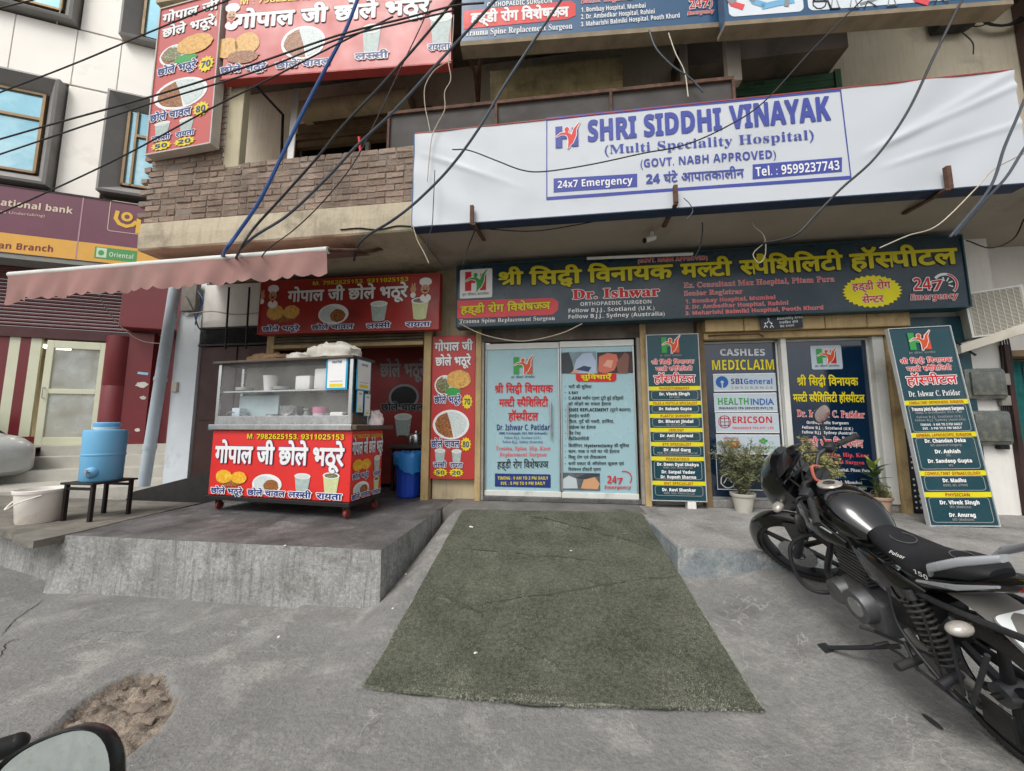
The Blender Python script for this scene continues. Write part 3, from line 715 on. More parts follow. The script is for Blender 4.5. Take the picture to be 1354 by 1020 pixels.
m = M(); m.box((-1.06, 5.4, .4), (1.06, 5.45, 2.95)); m.box((1.87, 5.4, .4), (4.05, 5.45, 2.75)); bp(m, 'inner_wall', dark_in)
# beige shutter box over the shop windows, boards of it one by one
for k in range(5):
    xa = 1.86 + k * .47; m = M(); m.bbox((xa, 4.98, 2.74), (xa + .462, 5.12, 2.925), .006); bp(m, 'shutter_box_board', wood_beige)
m = M(); m.bbox((1.86, 5.04, 2.65), (4.2, 5.15, 2.735), .006); bp(m, 'shutter_rail', wood_beige)
m = M(); m.tube([(1.9, 5.0, 2.69), (2.5, 5.0, 2.70), (2.56, 5.0, 2.66)], .012, 6); bp(m, 'shutter_bolt', rust)
# white fixed frame column right of the windows
m = M(); m.bbox((3.86, 5.1, .6), (3.985, 5.2, 2.65), .006); bp(m, 'window_post', white_frame)
m = M(); m.bbox((2.80, 5.09, .6), (2.865, 5.17, 2.65), .006); bp(m, 'window_post', white_frame)
# soffit slab and balcony slab edge
m = M(); m.box((-1.72, 4.02, 3.86), (9, 5.5, 4.05)); bp(m, 'soffit', plaster_grey)
m = M(); n_ = 40
za, zb = 3.84, 4.215
f = []; 
for i in range(n_ + 1):
    x = -5.53 + 3.83 * i / n_
    for (y, z) in ((5.5, za + .01), (4.0, za + .012 * pnoise(Vector((x * 3, 0, 0)))), (3.985, za + .02), (3.98, (za + zb) / 2 + .01 * pnoise(Vector((x * 2, 1, 0)))), (4.0, zb), (5.5, zb)): m.v.append(Vector((x, y, z)))
for i in range(n_):
    for k in range(5): a = i * 6 + k; m.f.append([a, a + 6, a + 7, a + 1]); m.mi.append(0)
m.f.append([0, 1, 2, 3, 4, 5]); m.mi.append(0)
bp(m, 'balcony_slab', mat('balcony_slab_concrete', '#bdb199', rough=.92, var=.15, vs=2, bump=.45, bs=18, dirt='#5f564a', ds=1.6, dth=.52, streak=.4))
# chipped crack line on the slab edge
m = M(); m.tube(spline([P(450, 304, Y=3.975), P(475, 302, Y=3.975), P(500, 304, Y=3.975), P(525, 299, Y=3.975), P(547, 300, Y=3.975)]), .008, 5); bp(m, 'crack', dark_in)
# upper floor
m = M(); m.box((-5.5, YW, 4.2), (-1.9, 5.4, 4.95)); m.box((-1.9, YW, 4.0), (6.0, 5.4, 9.3)); m.box((-5.5, YW, 6.4), (-1.9, 5.4, 9.3))
m.box((-5.5, YW, 4.95), (P(390, 170, Y=5.2).x, 5.4, 6.4)); bp(m, 'upper_wall', mat('upper_beige_wall', '#dfd4bc', rough=.9, var=.1, vs=1.5, bump=.15, bs=10, streak=.3, dirt='#7d705c', ds=1, dth=.55))
m = M(); m.box((-5.5, 4.02, 7.22), (4.6, 5.4, 7.42)); bp(m, 'upper_slab', plaster_dark)
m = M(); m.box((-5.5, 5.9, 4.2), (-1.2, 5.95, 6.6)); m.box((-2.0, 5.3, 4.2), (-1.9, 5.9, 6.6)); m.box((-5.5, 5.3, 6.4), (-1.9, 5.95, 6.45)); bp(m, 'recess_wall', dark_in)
# dark stair door with white upvc window at the right end of the brick balcony
p0, p1 = P(390, 205, Y=5.18), P(520, 150, Y=5.18)
m = M(); m.box((-4.3, 5.12, 6.06), (-2.3, 5.2, 6.16)); m.box((-4.3, 5.1, 6.18), (-2.3, 5.19, 6.25)); bp(m, 'window_head', wood_brown)
for k in range(6):
    m = M(); m.bbox((-4.2, 5.06, 6.26 + k * .028), (-2.3, 5.1, 6.284 + k * .028), .003); bp(m, 'shutter_slat', wood_brown)
m = M(); m.loft([((P(405, 120, Y=5.0).x, 5.0, 6.52), (0, .2, 0), (0, 0, .14)), ((P(545, 105, Y=5.0).x, 5.0, 6.52), (0, .2, 0), (0, 0, .14))], n=16); bp(m, 'shutter_roll', plaster, smooth=True)
wx = P(484, 190, Y=5.16).x
for xa, za_, xb, zb_ in ((wx, 4.9, wx + .06, 6.05), (wx + .06, 5.6, wx + .6, 5.67), (wx + .6, 4.9, wx + .66, 6.05)):
    m = M(); m.box((xa, 5.14, za_), (xb, 5.2, zb_)); bp(m, 'window_frame', white_frame)
m = M(); xq = P(394, 170, Y=5.15).x; m.box((xq - .04, 5.1, 4.9), (xq + .02, 5.2, 6.3)); m.box((-3.9, 5.0, 6.38), (-1.9, 5.2, 6.42)); bp(m, 'door_frame', rust)
m = M(); m.tube([P(330, 105, Y=4.4), P(374, 152, Y=4.6), P(372, 212, Y=4.6)], .02, 8); bp(m, 'drain_pipe', black_pl)
# concrete pillar of the balcony with whitewashed bricks beside it
m = M(); m.bbox((-4.37, 4.0, 4.9), (-4.14, 4.10, 6.6), .01); bp(m, 'pillar', mat('pillar_plaster', '#c0b699', rough=.9, var=.1, vs=2, bump=.2, streak=.3, dirt='#7f745c', ds=2, dth=.6))
# sunshade slabs over the upper windows
q0, q1 = P(648, 131, Y=4.7), P(824, 112, Y=4.7); q2 = P(822, 68, Y=4.7)
m = M(); m.loft([((x, 4.95, (q0.z + q2.z) / 2 + .02), (0, .26, .05), (0, -.02, (q2.z - q0.z) / 2), 6) for x in (q0.x, q1.x)], n=20); bp(m, 'sunshade', mat('dirty_yellow_plaster', '#cdbb8c', rough=.95, var=.2, vs=2, bump=.4, bs=16, dirt='#3c332a', ds=1.5, dth=.47, streak=.5))
m = M(); m.box((q0.x + .1, 5.12, q0.z - .35), (q1.x - .1, 5.2, q0.z + .06)); bp(m, 'window_head', wood_brown)
for k in range(4):
    m = M(); z = q0.z - .05 - k * .07; m.bbox((q0.x + .1, 5.07, z), (q1.x - .1, 5.12, z + .03), .004); bp(m, 'window_bar', rust)
g0, g1 = P(905, 75, Y=4.8), P(1112, 62, Y=4.8)
g0, g1 = P(900, 96, Y=4.8), P(1122, 62, Y=4.8); zb = (g0.z + g1.z) / 2 + .04
m = M(); m.box((g0.x, 4.8, zb), (g1.x, 5.2, zb + .34)); bp(m, 'sunshade', plaster_dark)
green_m = mat('green_shutter_paint', '#527a5c', rough=.6, var=.2, vs=4, dirt='#27352a', ds=2, dth=.5)
gx0, gx1 = P(880, 120, Y=5.16).x, P(1100, 100, Y=5.16).x; gz1 = zb - .01
for k in range(9):
    m = M(); z = gz1 - .02 - k * .105; m.bbox((gx0, 5.12, z - .098), (gx1, 5.19, z), .012); bp(m, 'green_shutter_slat', green_m)
m = M(); m.box((gx1, 5.1, gz1 - 1), (gx1 + .07, 5.2, gz1)); bp(m, 'shutter_guide', green_m)
m = M(); a = P(1003, 113, Y=5.1); m.tube([a + Vector((-.06, 0, 0)), a + Vector((-.05, -.03, 0)), a + Vector((.05, -.03, 0)), a + Vector((.06, 0, 0))], .008, 6); bp(m, 'shutter_handle', black_pl)
m = M(); m.box((2.02, 4.3, 5.6), (2.17, 4.4, 7.2)); m.cyl(P(905, 100, Y=4.6) - Vector((0, 0, .6)), P(905, 100, Y=4.6) + Vector((0, 0, .9)), .05); bp(m, 'drain_pipe', plaster_grey, smooth=True)
# right-hand return and party pillar
m = M(); m.box((5.97, 4.85, 4.06), (9, 5.19, 9.3)); bp(m, 'pillar', mat('reddish_pillar', '#5b4741', rough=.9, var=.3, vs=3, bump=.2))
m = M(); m.box((-5.55, 3.9, 7.42), (9, 5.4, 9.3)); bp(m, 'roof_parapet', plaster)
# interior of the food shop
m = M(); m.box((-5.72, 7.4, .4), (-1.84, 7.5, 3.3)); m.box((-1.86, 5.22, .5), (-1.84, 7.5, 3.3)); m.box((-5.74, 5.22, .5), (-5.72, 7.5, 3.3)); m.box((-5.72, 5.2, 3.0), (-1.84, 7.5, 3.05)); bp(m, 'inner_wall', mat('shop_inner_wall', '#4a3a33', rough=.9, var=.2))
# shutter housing above the food shop opening
for k in range(5):
    m = M(); z = 2.76 + k * .045; m.bbox((-4.4, 5.1, z), (-1.98, 5.15, z + .036), .008); bp(m, 'shutter_slat', mat('old_shutter', '#6d614c', rough=.8, var=.25, vs=5, metal=.2, streak=.4))
m = M(); m.bbox((-4.4, 5.05, 2.70), (-1.98, 5.2, 2.755), .006); bp(m, 'shutter_rail', wood_beige)
m = M(); m.box((-4.5, 5.08, .5), (-4.38, 5.2, 3.0)); bp(m, 'post', wood_beige)

# maroon steel door leaves left of the cart, lattice over them
mar = mat('maroon_steel', '#3f2420', rough=.55, var=.2, vs=2, metal=.15, dirt='#5a3d36', ds=1.2, dth=.58, streak=.3)
dr = thing('steel_door', 'maroon steel double door below black lattice behind the food cart', 'door', (-5.1, 5.15, .5))
for xa, xb in ((-5.70, -5.06), (-5.04, -4.5)):
    m = M(); m.bbox((xa, 5.13, .52), (xb, 5.17, 2.78), .008); m.box((xa + .05, 5.115, 1.62), (xb - .05, 5.13, 1.65)); m.build('door_leaf', mar, dr, world=True)
lat = mat('black_iron', '#191817', rough=.6, var=.2)
lt = thing('iron_lattice', 'black diamond lattice grille above the maroon steel door', 'grille', (-5.1, 5.14, 2.8))
for k in range(30):
    x = -5.72 + k * .045; m = M()
    for sgn in (1, -1):
        xa, xb = (x, x + .24 * sgn)
        m = M(); m.cyl((xa, 5.12 + .008 * sgn, 2.82), (xb, 5.12 + .008 * sgn, 3.06), .006, n=5); m.build('lattice_bar', lat, lt, world=True)
m = M(); m.box((-5.74, 5.1, 2.79), (-4.4, 5.15, 2.82)); m.box((-5.74, 5.1, 3.06), (-4.4, 5.15, 3.09)); m.build('rail', lat, lt, world=True)
m = M(); m.box((-5.72, 5.12, 3.1), (-4.4, 5.2, 3.8)); bp(m, 'upper_panel', plaster_white)
for k, px in enumerate((303, 330)):
    a = P(px, 380, Y=4.95); b = P(px - 5, 462, Y=4.95); m = M(); m.cyl(a, b, .014, n=8); o = m.build('support_rod', lat)
    tag(o, ['left black rod hanging from the awning before the lattice', 'right black rod hanging from the awning before the lattice'][k], 'rod', 'black rods behind the awning')

# brick parapet of the balcony: every brick its own part
random.seed(5)
par = thing('brick_parapet', 'rough brown brick parapet wall of the first floor balcony', 'wall', (-5.5, 4.0, 4.21))
m = M(); m.box((-5.44, 4.008, 4.21), (-1.71, 4.2, 4.93)); m.box((-5.44, 4.008, 4.93), (-4.4, 4.2, 5.2)); m.build('mortar', mortar, par, world=True)
variants = []
for k in range(8):
    m = M(); m.bbox((-.112, 0, -.0345), (.112, .06, .0345), .009)
    m.v = [v + Vector((random.uniform(-1, 1), random.uniform(-1, 1), random.uniform(-1, 1))) * .0045 for v in m.v]; variants.append(m.mesh('brick', brick_m))
wv = []
for k in range(4):
    m = M(); m.bbox((-.112, 0, -.036), (.112, .06, .036), .009); m.v = [v + Vector((random.uniform(-1, 1), random.uniform(-1, 1), random.uniform(-1, 1))) * .004 for v in m.v]; wv.append(m.mesh('brick', brick_w))
def course(z, xa, xb, off, y=4.0, vs=variants, skip=.012, par_=par, half=False):
    x = xa + off
    while x < xb - .05:
        ln = .235 if random.random() < .86 else .12
        if x + ln > xb: ln = xb - x
        if random.random() > skip:
            o = inst(random.choice(vs), 'brick', par_, (x + ln / 2 + 5.5, y - 4.0 + random.uniform(-.005, .004), z - 4.21), (random.uniform(-.01, .01), random.uniform(-.012, .012), random.uniform(-.015, .015)), ((ln - .016) / .224, 1, random.uniform(.95, 1.05)))
        x += ln
for r in range(9): course(4.255 + r * .0815, -5.5, -1.70, -.115 * (r % 2), skip=.02)
for r in range(9, 12): course(4.255 + r * .0815, -5.47, -4.38, -.115 * (r % 2), skip=.03)
pb = thing('brick_pier', 'whitewashed brick pier between the tall red menu and the balcony opening', 'pillar', (-4.48, 4.02, 4.98))
m = M(); m.box((-4.56, 4.04, 4.98), (-4.37, 4.3, 6.62)); m.build('mortar', brick_w, pb, world=True)
for r in range(20):
    o = inst(random.choice(wv), 'brick', pb, (0.01 + .006 * (r % 2), -.01, .04 + r * .082), (0, random.uniform(-.02, .02), random.uniform(-.04, .04)), (.9 if r % 2 else .8, 1, 1))

# grey downpipe by the column
pa, pb_ = P(231, 383, Y=5.02), P(190, 643, Y=5.0)
dp = thing('drain_pipe', 'grey plastic downpipe leaning beside the pale column', 'pipe', (pb_.x, pb_.y, .3))
gp = mat('grey_pvc', '#b2bec6', rough=.5, var=.1, vs=3, dirt='#6b7276', ds=2, dth=.56)
m = M(); m.cyl(pa + (pa - pb_) * .1, pb_, .075, n=20); m.build('pipe', gp, dp, smooth=True, world=True)
for t in (.18, .52): c_ = pb_.lerp(pa, t); d_ = (pa - pb_).normalized(); m = M(); m.cyl(c_, c_ + d_ * .06, .084, n=20); m.build('collar', gp, dp, smooth=True, world=True)
m = M(); a = P(232, 512, Y=5.09); m.bbox((a.x - .05, 5.06, a.z - .08), (a.x + .05, 5.1, a.z + .08), .01); o = m.build('bell_switch', mat('switch_beige', '#b8b0a0', rough=.4)); tag(o, 'small beige bell switch on the pale column', 'switch')

# ================================================================== bank building at the left
BP0 = Vector((-9.98, 6.85, 0)); BD = Vector((.899, .438, 0)); BD.normalize(); BN = Vector((BD.y, -BD.x, 0))
byaw = math.atan2(BD.y, BD.x)
bank = thing('bank_building', 'cream panelled bank building with grey framed blue windows at the left', 'building', mtx=Matrix.Translation(BP0) @ Matrix.Rotation(byaw, 4, 'Z'))
# local frame of the bank: x along the facade, -y outwards
def bk(m, name, mt, **k): return m.build(name, mt, bank, **k)
cream = mat('cream_cladding', '#f7f2e8', rough=.4, var=.05, vs=.8, spec=.5, dirt='#b9ae9a', ds=.5, dth=.58)
seam = mat('seam_dark', '#4b4741', rough=.9)
wgrey = mat('window_surround_grey', '#8b8885', rough=.6, var=.12, vs=1.5, dirt='#6d6864', ds=1, dth=.55)
gold = mat('bronze_mullion', '#8d7350', rough=.45, var=.1, metal=.3)
bglass = mat('blue_reflective_glass', '#7fb5c6', rough=.08, var=.16, vs=.7, spec=1.0, metal=.35, col2='#a9cdd6', c2s=.6, c2t=.52)
m = M(); m.box((-6, -.2, 6.5), (5, 1.2, 13)); bk(m, 'wall', seam)
def panel(a, b, z0, z1):
    m = M(); m.bbox((a + .008, -.25, z0 + .008), (b - .008, -.2, z1 - .008), .006); bk(m, 'cladding_panel', cream)
for a, b in ((-5, -4.1), (-4.1, -3.1), (-3.1, -2.06), (-2.06, -1.03), (-1.03, -.24), (-.24, .8), (.8, 1.9)): panel(a, b, 9.12, 10.5)
panel(-1.06, -.30, 6.56, 9.10); panel(-5, -3.6, 6.56, 9.1); panel(1.2, 1.9, 6.56, 9.1); panel(-1.0, -.24, 10.52, 12.6); panel(-4, -3.5, 10.52, 12.6); panel(.9, 1.9, 10.52, 12.6)
def bwin(a, b, z0, z1, mull):
    fr = .30; y0, y1 = -.55, -.18; f = M()
    o = [(a, z0), (b, z0), (b, z1), (a, z1)]; i_ = [(a + fr, z0 + fr), (b - fr, z0 + fr), (b - fr, z1 - fr), (a + fr, z1 - fr)]
    vs = [(x, y0 + .12, z) for x, z in o] + [(x, y1 + .0, z) for x, z in i_] + [(x, -.2, z) for x, z in o]
    e = .05; o2 = [(a + e, z0 + e), (b - e, z0 + e), (b - e, z1 - e), (a + e, z1 - e)]; vs += [(x, y0 + .1, z) for x, z in o2]
    fs = []
    for k in range(4):
        n_ = (k + 1) % 4; fs += [(k, n_, 12 + n_, 12 + k), (12 + k, 12 + n_, 4 + n_, 4 + k), (k, 8 + k, 8 + n_, n_)]
    f.add(vs, fs); w_ = bk(f, 'window_surround', wgrey)
    g = M(); g.box((a + fr, -.215, z0 + fr), (b - fr, -.205, z1 - fr)); g.build('pane', bglass, w_)
    for (xa, za_, xb, zb_) in mull(a + fr, b - fr, z0 + fr, z1 - fr):
        q = M(); q.box((xa, -.26, za_), (xb, -.2, zb_)); q.build('mullion', gold, w_)
def mul1(x0, x1, z0, z1):
    z = z0 + (z1 - z0) * .66; return [(x0, z0, x0 + .05, z1), (x1 - .05, z0, x1, z1), (x0 + .55, z0, x0 + .61, z1), (x0 + .05, z, x1 - .05, z + .06), (x0 + .05, z1 - .05, x1 - .05, z1), (x0, z0 - .0, x1, z0 + .05)]
bwin(-3.55, -1.09, 6.60, 9.06, mul1)
bwin(-.28, 1.15, 6.66, 9.10, lambda x0, x1, z0, z1: [(x0, z0, x0 + .05, z1), (x0 + .16, z0, x0 + .20, z1), (x0 + .2, z0 + 1.22, x1, z0 + 1.28), (x0, z0, x1, z0 + .05)])
bwin(-3.5, -1.04, 10.55, 12.8, mul1); bwin(-.22, 1.0, 10.5, 12.8, lambda x0, x1, z0, z1: [(x0, z0, x0 + .05, z1), (x0 + .3, z0, x0 + .34, z1)])
# ground floor of the bank
mwall = mat('bank_maroon', '#6d1f24', rough=.45, var=.12, vs=1.5, dirt='#4e181b', ds=1, dth=.58, spec=.5)
m = M(); m.box((.42, -.12, 1.1), (.86, .3, 3.6)); m.box((.86, .1, 1.1), (5, .3, 5.0)); bk(m, 'wall', mwall)
m = M(); m.lathe([(.24, 1.1), (.24, 2.38), (.235, 2.39), (.24, 2.40), (.24, 3.5)], (.22, .02, 0), n=24); bk(m, 'column', mwall, smooth=True)
m = M(); m.box((-6, -.05, 3.38), (.45, .3, 3.6)); bk(m, 'shutter_bottom_rail', mat('maroon_dark', '#43191a', rough=.6, var=.2))
sh = mat('maroon_shutter', '#5a2a29', rough=.55, var=.2, vs=3, metal=.2)
for k in range(18):
    m = M(); z = 3.62 + k * .076; m.loft([((-5, .02, z + .034), (0, .035, 0), (0, 0, .034), 2), ((.42, .02, z + .034), (0, .035, 0), (0, 0, .034), 2)], n=10); bk(m, 'shutter_slat', sh, smooth=True)
m = M(); m.bbox((.38, -.45, 3.64), (1.5, .3, 4.65), .02); bk(m, 'awning_box', mwall)
m = M(); m.box((-6, -.5, 4.9), (5, 1, 5.0)); bk(m, 'soffit', mat('bank_soffit', '#8f8f8a', rough=.8))
# striped screen, glass door, lit room
crm = mat('cream_enamel', '#cfd0b6', rough=.4, var=.05)
for k in range(16):
    x = -1.10 - k * .165; m = M(); m.box((x - .165, 0, 1.3), (x, .05, 3.4)); bk(m, 'screen_stripe', mwall if k % 2 else crm)
m = M(); m.box((-5, -.02, 1.12), (-1.0, .06, 1.3)); bk(m, 'screen_base', mwall)
gd = thing('bank_door', 'cream framed glass door of the bank with lit room behind', 'door', mtx=Matrix.Translation(BP0) @ Matrix.Rotation(byaw, 4, 'Z') @ Matrix.Translation((-.5, -.02, 1.12)))
for a, b, c_, d_ in ((-.48, 0, -.36, 2.22), (.40, 0, .49, 2.22), (-.36, 0, .40, .16), (-.36, 2.06, .40, 2.22), (-.36, 1.08, .40, 1.18)):
    m = M(); m.bbox((a, -.03, b), (c_, .03, d_), .006); m.build('door_frame', crm, gd)
gl = glass('door_glass', (.75, .82, .8, 1), .03, .28)
for z0, z1 in ((.16, 1.08), (1.18, 2.06)):
    m = M(); m.box((-.36, -.004, z0), (.40, .004, z1)); m.build('pane', gl, gd)
m = M(); m.tube([(-.42, -.03, .98), (-.42, -.08, .98), (-.42, -.08, 1.2), (-.42, -.03, 1.2)], .01, 6); m.build('handle', alu, gd)
m = M(); warm = mat('bank_room_wall', '#b8a988', rough=.8); m.box((-5, 3.6, 1.1), (.4, 3.7, 4)); m.box((-5, .3, 1.05), (.42, 3.7, 1.12)); m.box((-5, .3, 3.5), (.42, 3.7, 3.55)); m.box((.38, .3, 1.1), (.42, 3.7, 3.5)); bk(m, 'room', warm)
m = M(); m.bbox((-.9, 1.5, 1.12), (.1, 2.0, 2.2), .01); bk(m, 'counter', mat('wood_counter', '#a88b5e', rough=.5))
m = M(); m.box((-.85, 1.0, 3.44), (-.35, 1.25, 3.49)); m.box((-.2, 1.6, 3.44), (.2, 1.8, 3.49)); m.box((-2.2, 1.6, 3.44), (-1.8, 1.9, 3.49))
lampm = mat('ceiling_lamp_glow', '#fff1cf', rough=.5, emit=9); bk(m, 'ceiling_lamp', lampm)
# papers pasted on the maroon wall
for nm, px, py, w_, h_, col, lb in (('notice', 189, 494, .22, .11, '#93b6d2', 'pale blue notice pasted on the maroon wall'), ('poster_scrap', 187, 509, .26, .16, '#c9c3bb', 'torn white paper scrap below the blue notice'), ('poster_scrap', 189, 526, .13, .1, '#b9b4ac', 'small round paper scrap low on the maroon wall'), ('poster_scrap', 182, 569, .11, .1, '#cfc8bd', 'lowest paper scrap on the maroon wall')):
    q = PP(px, py, BP0 + BN * .125, BN); m = M()
    pts = [(math.cos(t) * w_ / 2 * (1 if nm == 'notice' else random.uniform(.6, 1.1)), math.sin(t) * h_ / 2 * (1 if nm == 'notice' else random.uniform(.5, 1.1))) for t in ([R_(a) for a in (30, 150, 210, 330)] if nm == 'notice' else [R_(a) for a in range(0, 360, 30)])]
    m.prism(pts, -.002, .002, 'Y'); o = m.build(nm, mat(nm + col, col, rough=.8)); o.location = q; o.rotation_euler = (0, .1, byaw); tag(o, lb, 'paper')
# steps and ramp before the bank
tile = mat('pale_step_tile', '#b9b6ac', rough=.6, var=.12, vs=4, dirt='#7e7b72', ds=2, dth=.54)
bs_ = Matrix.Translation(BP0) @ Matrix.Rotation(byaw, 4, 'Z')
stp = M(bs_); stp.box((-.6, -.45, .2), (5, 0.1, 1.12)); stp.box((-.62, -.8, .2), (5, -.45, .92)); stp.box((-.64, -1.15, .2), (5, -.8, .70)); stp.box((-.66, -2.4, .2), (5, -1.15, .50)); stp.box((-6, -.1, .2), (-.6, .1, 1.12))
stp.build('bank_steps', tile, kind='structure')
rm = M(bs_); rm.prism([(-.62, 1.10), (-1.5, 1.10), (-2.6, .6), (-1.9, .45)], -1.0, -.1, 'Y'); rm.build('bank_ramp', plat_top2, kind='structure')
rm = M(bs_); rm.box((-6, -2.4, .2), (-.66, -1.0, .48)); rm.build('bank_forecourt', plat_top2, kind='structure')
# ================================================================== print colours
def ink(n, h, r=.45): return mat('print_' + n, h, rough=r, var=.04, vs=5, spec=.35)
WHT = ink('white', '#e8e8e6'); YEL = ink('yellow', '#e0cf22'); REDP = ink('red', '#c9262b'); BLU = ink('blue', '#2b3f9c'); PUR = ink('violet_blue', '#444f9e')
BLK = ink('black', '#1b1b20'); NAV = ink('navy', '#22357a'); ORG = ink('orange', '#d0552f'); GRN = ink('green', '#3b9a4a'); PNK = ink('faded_red', '#e2525a')
GREY = ink('grey', '#8f9294'); GLD = ink('amber', '#e3ad23'); LBL = ink('light_blue', '#79b4d8'); CRM = ink('cream_print', '#e8dcc0'); SKN = ink('skin', '#c99a72')
DOUGH = mat('print_fried_bread', '#d9a957', rough=.5, var=.22, vs=30, col2='#b97f35', c2s=24, c2t=.58)
DOUGHY = mat('print_yellow_bread', '#e7a722', rough=.5, var=.2, vs=30, col2='#f3cf4a', c2s=20, c2t=.55)
CHOLE = mat('print_chickpeas', '#7c4423', rough=.5, var=.5, vs=60, col2='#c38a45', c2s=75, c2t=.54)
RICE = mat('print_rice', '#cfd9d6', rough=.5, var=.15, vs=90, col2='#8fa3a0', c2s=80, c2t=.58)
SALAD = mat('print_salad', '#6a6b45', rough=.5, var=.5, vs=50, col2='#c7c49a', c2s=60, c2t=.58)
MILK = mat('print_buttermilk', '#cfd8cf', rough=.5, var=.08, vs=20); RAITA = mat('print_raita', '#c9cf9a', rough=.5, var=.1, vs=20); GLS = mat('print_glass', '#a9b9b4', rough=.5, var=.15, vs=20)
REDV = mat('red_vinyl', '#b83532', rough=.38, var=.07, vs=1.2, spec=.5, dirt='#96302c', ds=.9, dth=.6)
REDF = mat('faded_red_vinyl', '#c05550', rough=.45, var=.07, vs=1.0, dirt='#a9605a', ds=.8, dth=.52)
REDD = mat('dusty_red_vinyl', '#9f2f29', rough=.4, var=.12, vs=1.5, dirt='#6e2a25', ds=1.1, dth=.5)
random.seed(21)
def bread(B, c, rx, rz, m=None, lay=3): B.ell('food_print', m or DOUGH, c, rx, rz, lay, wob=.04)
def plate(B, c, rx, rz, split=True, lay=2):
    B.ell('food_print', WHT, c, rx, rz, lay); 
    pts = lambda a0, a1, k: [(c[0] + rx * k * math.cos(R_(a)) * random.uniform(.94, 1.02), c[1] + rz * k * math.sin(R_(a)) * random.uniform(.94, 1.02)) for a in range(a0, a1 + 1, 15)]
    B.poly('food_print', CHOLE, pts(100, 290, .88), lay + 1); B.poly('food_print', RICE, pts(-75, 105, .88), lay + 1.3)
def cup(B, c, w_, h, top=MILK, lay=2):
    B.poly('food_print', GLS if top is MILK else RAITA, [(c[0] - w_ * .36, c[1] - h / 2), (c[0] + w_ * .36, c[1] - h / 2), (c[0] + w_ * .5, c[1] + h * .36), (c[0] - w_ * .5, c[1] + h * .36)], lay)
    B.ell('food_print', GLS if top is MILK else RAITA, (c[0], c[1] - h * .48), w_ * .36, h * .07, lay + .5)
    B.ell('food_print', WHT, (c[0], c[1] + h * .38), w_ * .52, h * .16, lay + .8); B.ell('food_print', MILK if top is MILK else SALAD, (c[0], c[1] + h * .38), w_ * .42, h * .11, lay + 1.6)
def burst(B, c, rx, rz, s, h): B.star('price_burst', YEL, c, rx, rz, 12, .78, 5); B.text(s, c[0] - rx * .62, c[0] + rx * .62, c[1] - h / 2, h, NAV, lay=7, part='lettering')
def menu_tall(B, tm=WHT, oh=BLK):
    W, Hh = B.W, B.H; X = lambda u: u * W; Z = lambda v: v * Hh
    T = lambda s, u0, u1, v, h, **k: B.text(s, X(u0), X(u1), Z(v), Z(h), **k)
    T('गोपाल जी', .06, .94, .893, .055, m=tm, wt=.035, out=oh, ow=.024, lay=4); T('छोले भठूरे', .08, .90, .787, .055, m=tm, wt=.035, out=oh, ow=.024, lay=4)
    plate(B, (X(.30), Z(.645)), X(.235), Z(.072)); B.ell('food_print', GRN, (X(.50), Z(.60)), X(.18), Z(.028), 4.5); B.ell('food_print', SALAD, (X(.27), Z(.65)), X(.15), Z(.045), 4.7); bread(B, (X(.63), Z(.685)), X(.28), Z(.065), lay=6)
    T('छोले भठूरे', .07, .68, .522, .042, m=NAV, wt=.03, out=WHT, ow=.07, lay=7); burst(B, (X(.83), Z(.528)), X(.125), Z(.055), '70', Z(.042))
    plate(B, (X(.46), Z(.37)), X(.42), Z(.103)); T('छोले चावल', .0 + .02, .66, .215, .042, m=NAV, wt=.03, out=WHT, ow=.07, lay=7); burst(B, (X(.81), Z(.235)), X(.125), Z(.05), '80', Z(.04))
    cup(B, (X(.22), Z(.155)), X(.24), Z(.095)); cup(B, (X(.60), Z(.152)), X(.22), Z(.09)); T('लस्सी', .08, .37, .080, .030, m=NAV, wt=.03, out=WHT, ow=.07, lay=7); T('रायता', .46, .74, .078, .030, m=NAV, wt=.03, out=WHT, ow=.07, lay=7)
    burst(B, (X(.24), Z(.043)), X(.17), Z(.03), '50', Z(.026)); burst(B, (X(.60), Z(.043)), X(.17), Z(.03), '20', Z(.026))
def chef(B, c, h, mir=1):
    """plain cook with a tall white hat, printed"""
    f = lambda x, z: (c[0] + x * h * mir, c[1] + z * h); E_ = lambda m, x, z, rx, rz, lay: B.ell('cook_print', m, f(x, z), rx * h, rz * h, lay)
    E_(WHT, 0, .36, .26, .14, 4); E_(WHT, -.12, .30, .14, .12, 4.2); E_(WHT, .14, .30, .14, .12, 4.4); B.poly('cook_print', WHT, [f(-.15, .1), f(.15, .1), f(.17, .32), f(-.17, .32)][::mir], 4.6)
    E_(SKN, 0, 0, .19, .2, 5); E_(BLK, -.06, .04, .022, .03, 6); E_(BLK, .07, .04, .022, .03, 6); E_(BLK, 0, -.06, .12, .03, 6); E_(REDP, 0, -.11, .06, .03, 6.3); E_(WHT, .02, -.38, .24, .18, 4.8); B.poly('cook_print', REDP, [f(-.08, -.2), f(.1, -.2), f(.01, -.34)][::mir], 6)
    E_(SKN, -.52, .0, .13, .15, 5); E_(SKN, -.56, .17, .04, .1, 5.2); E_(SKN, -.46, .19, .04, .1, 5.4); E_(WHT, -.52, -.24, .12, .12, 5.6)
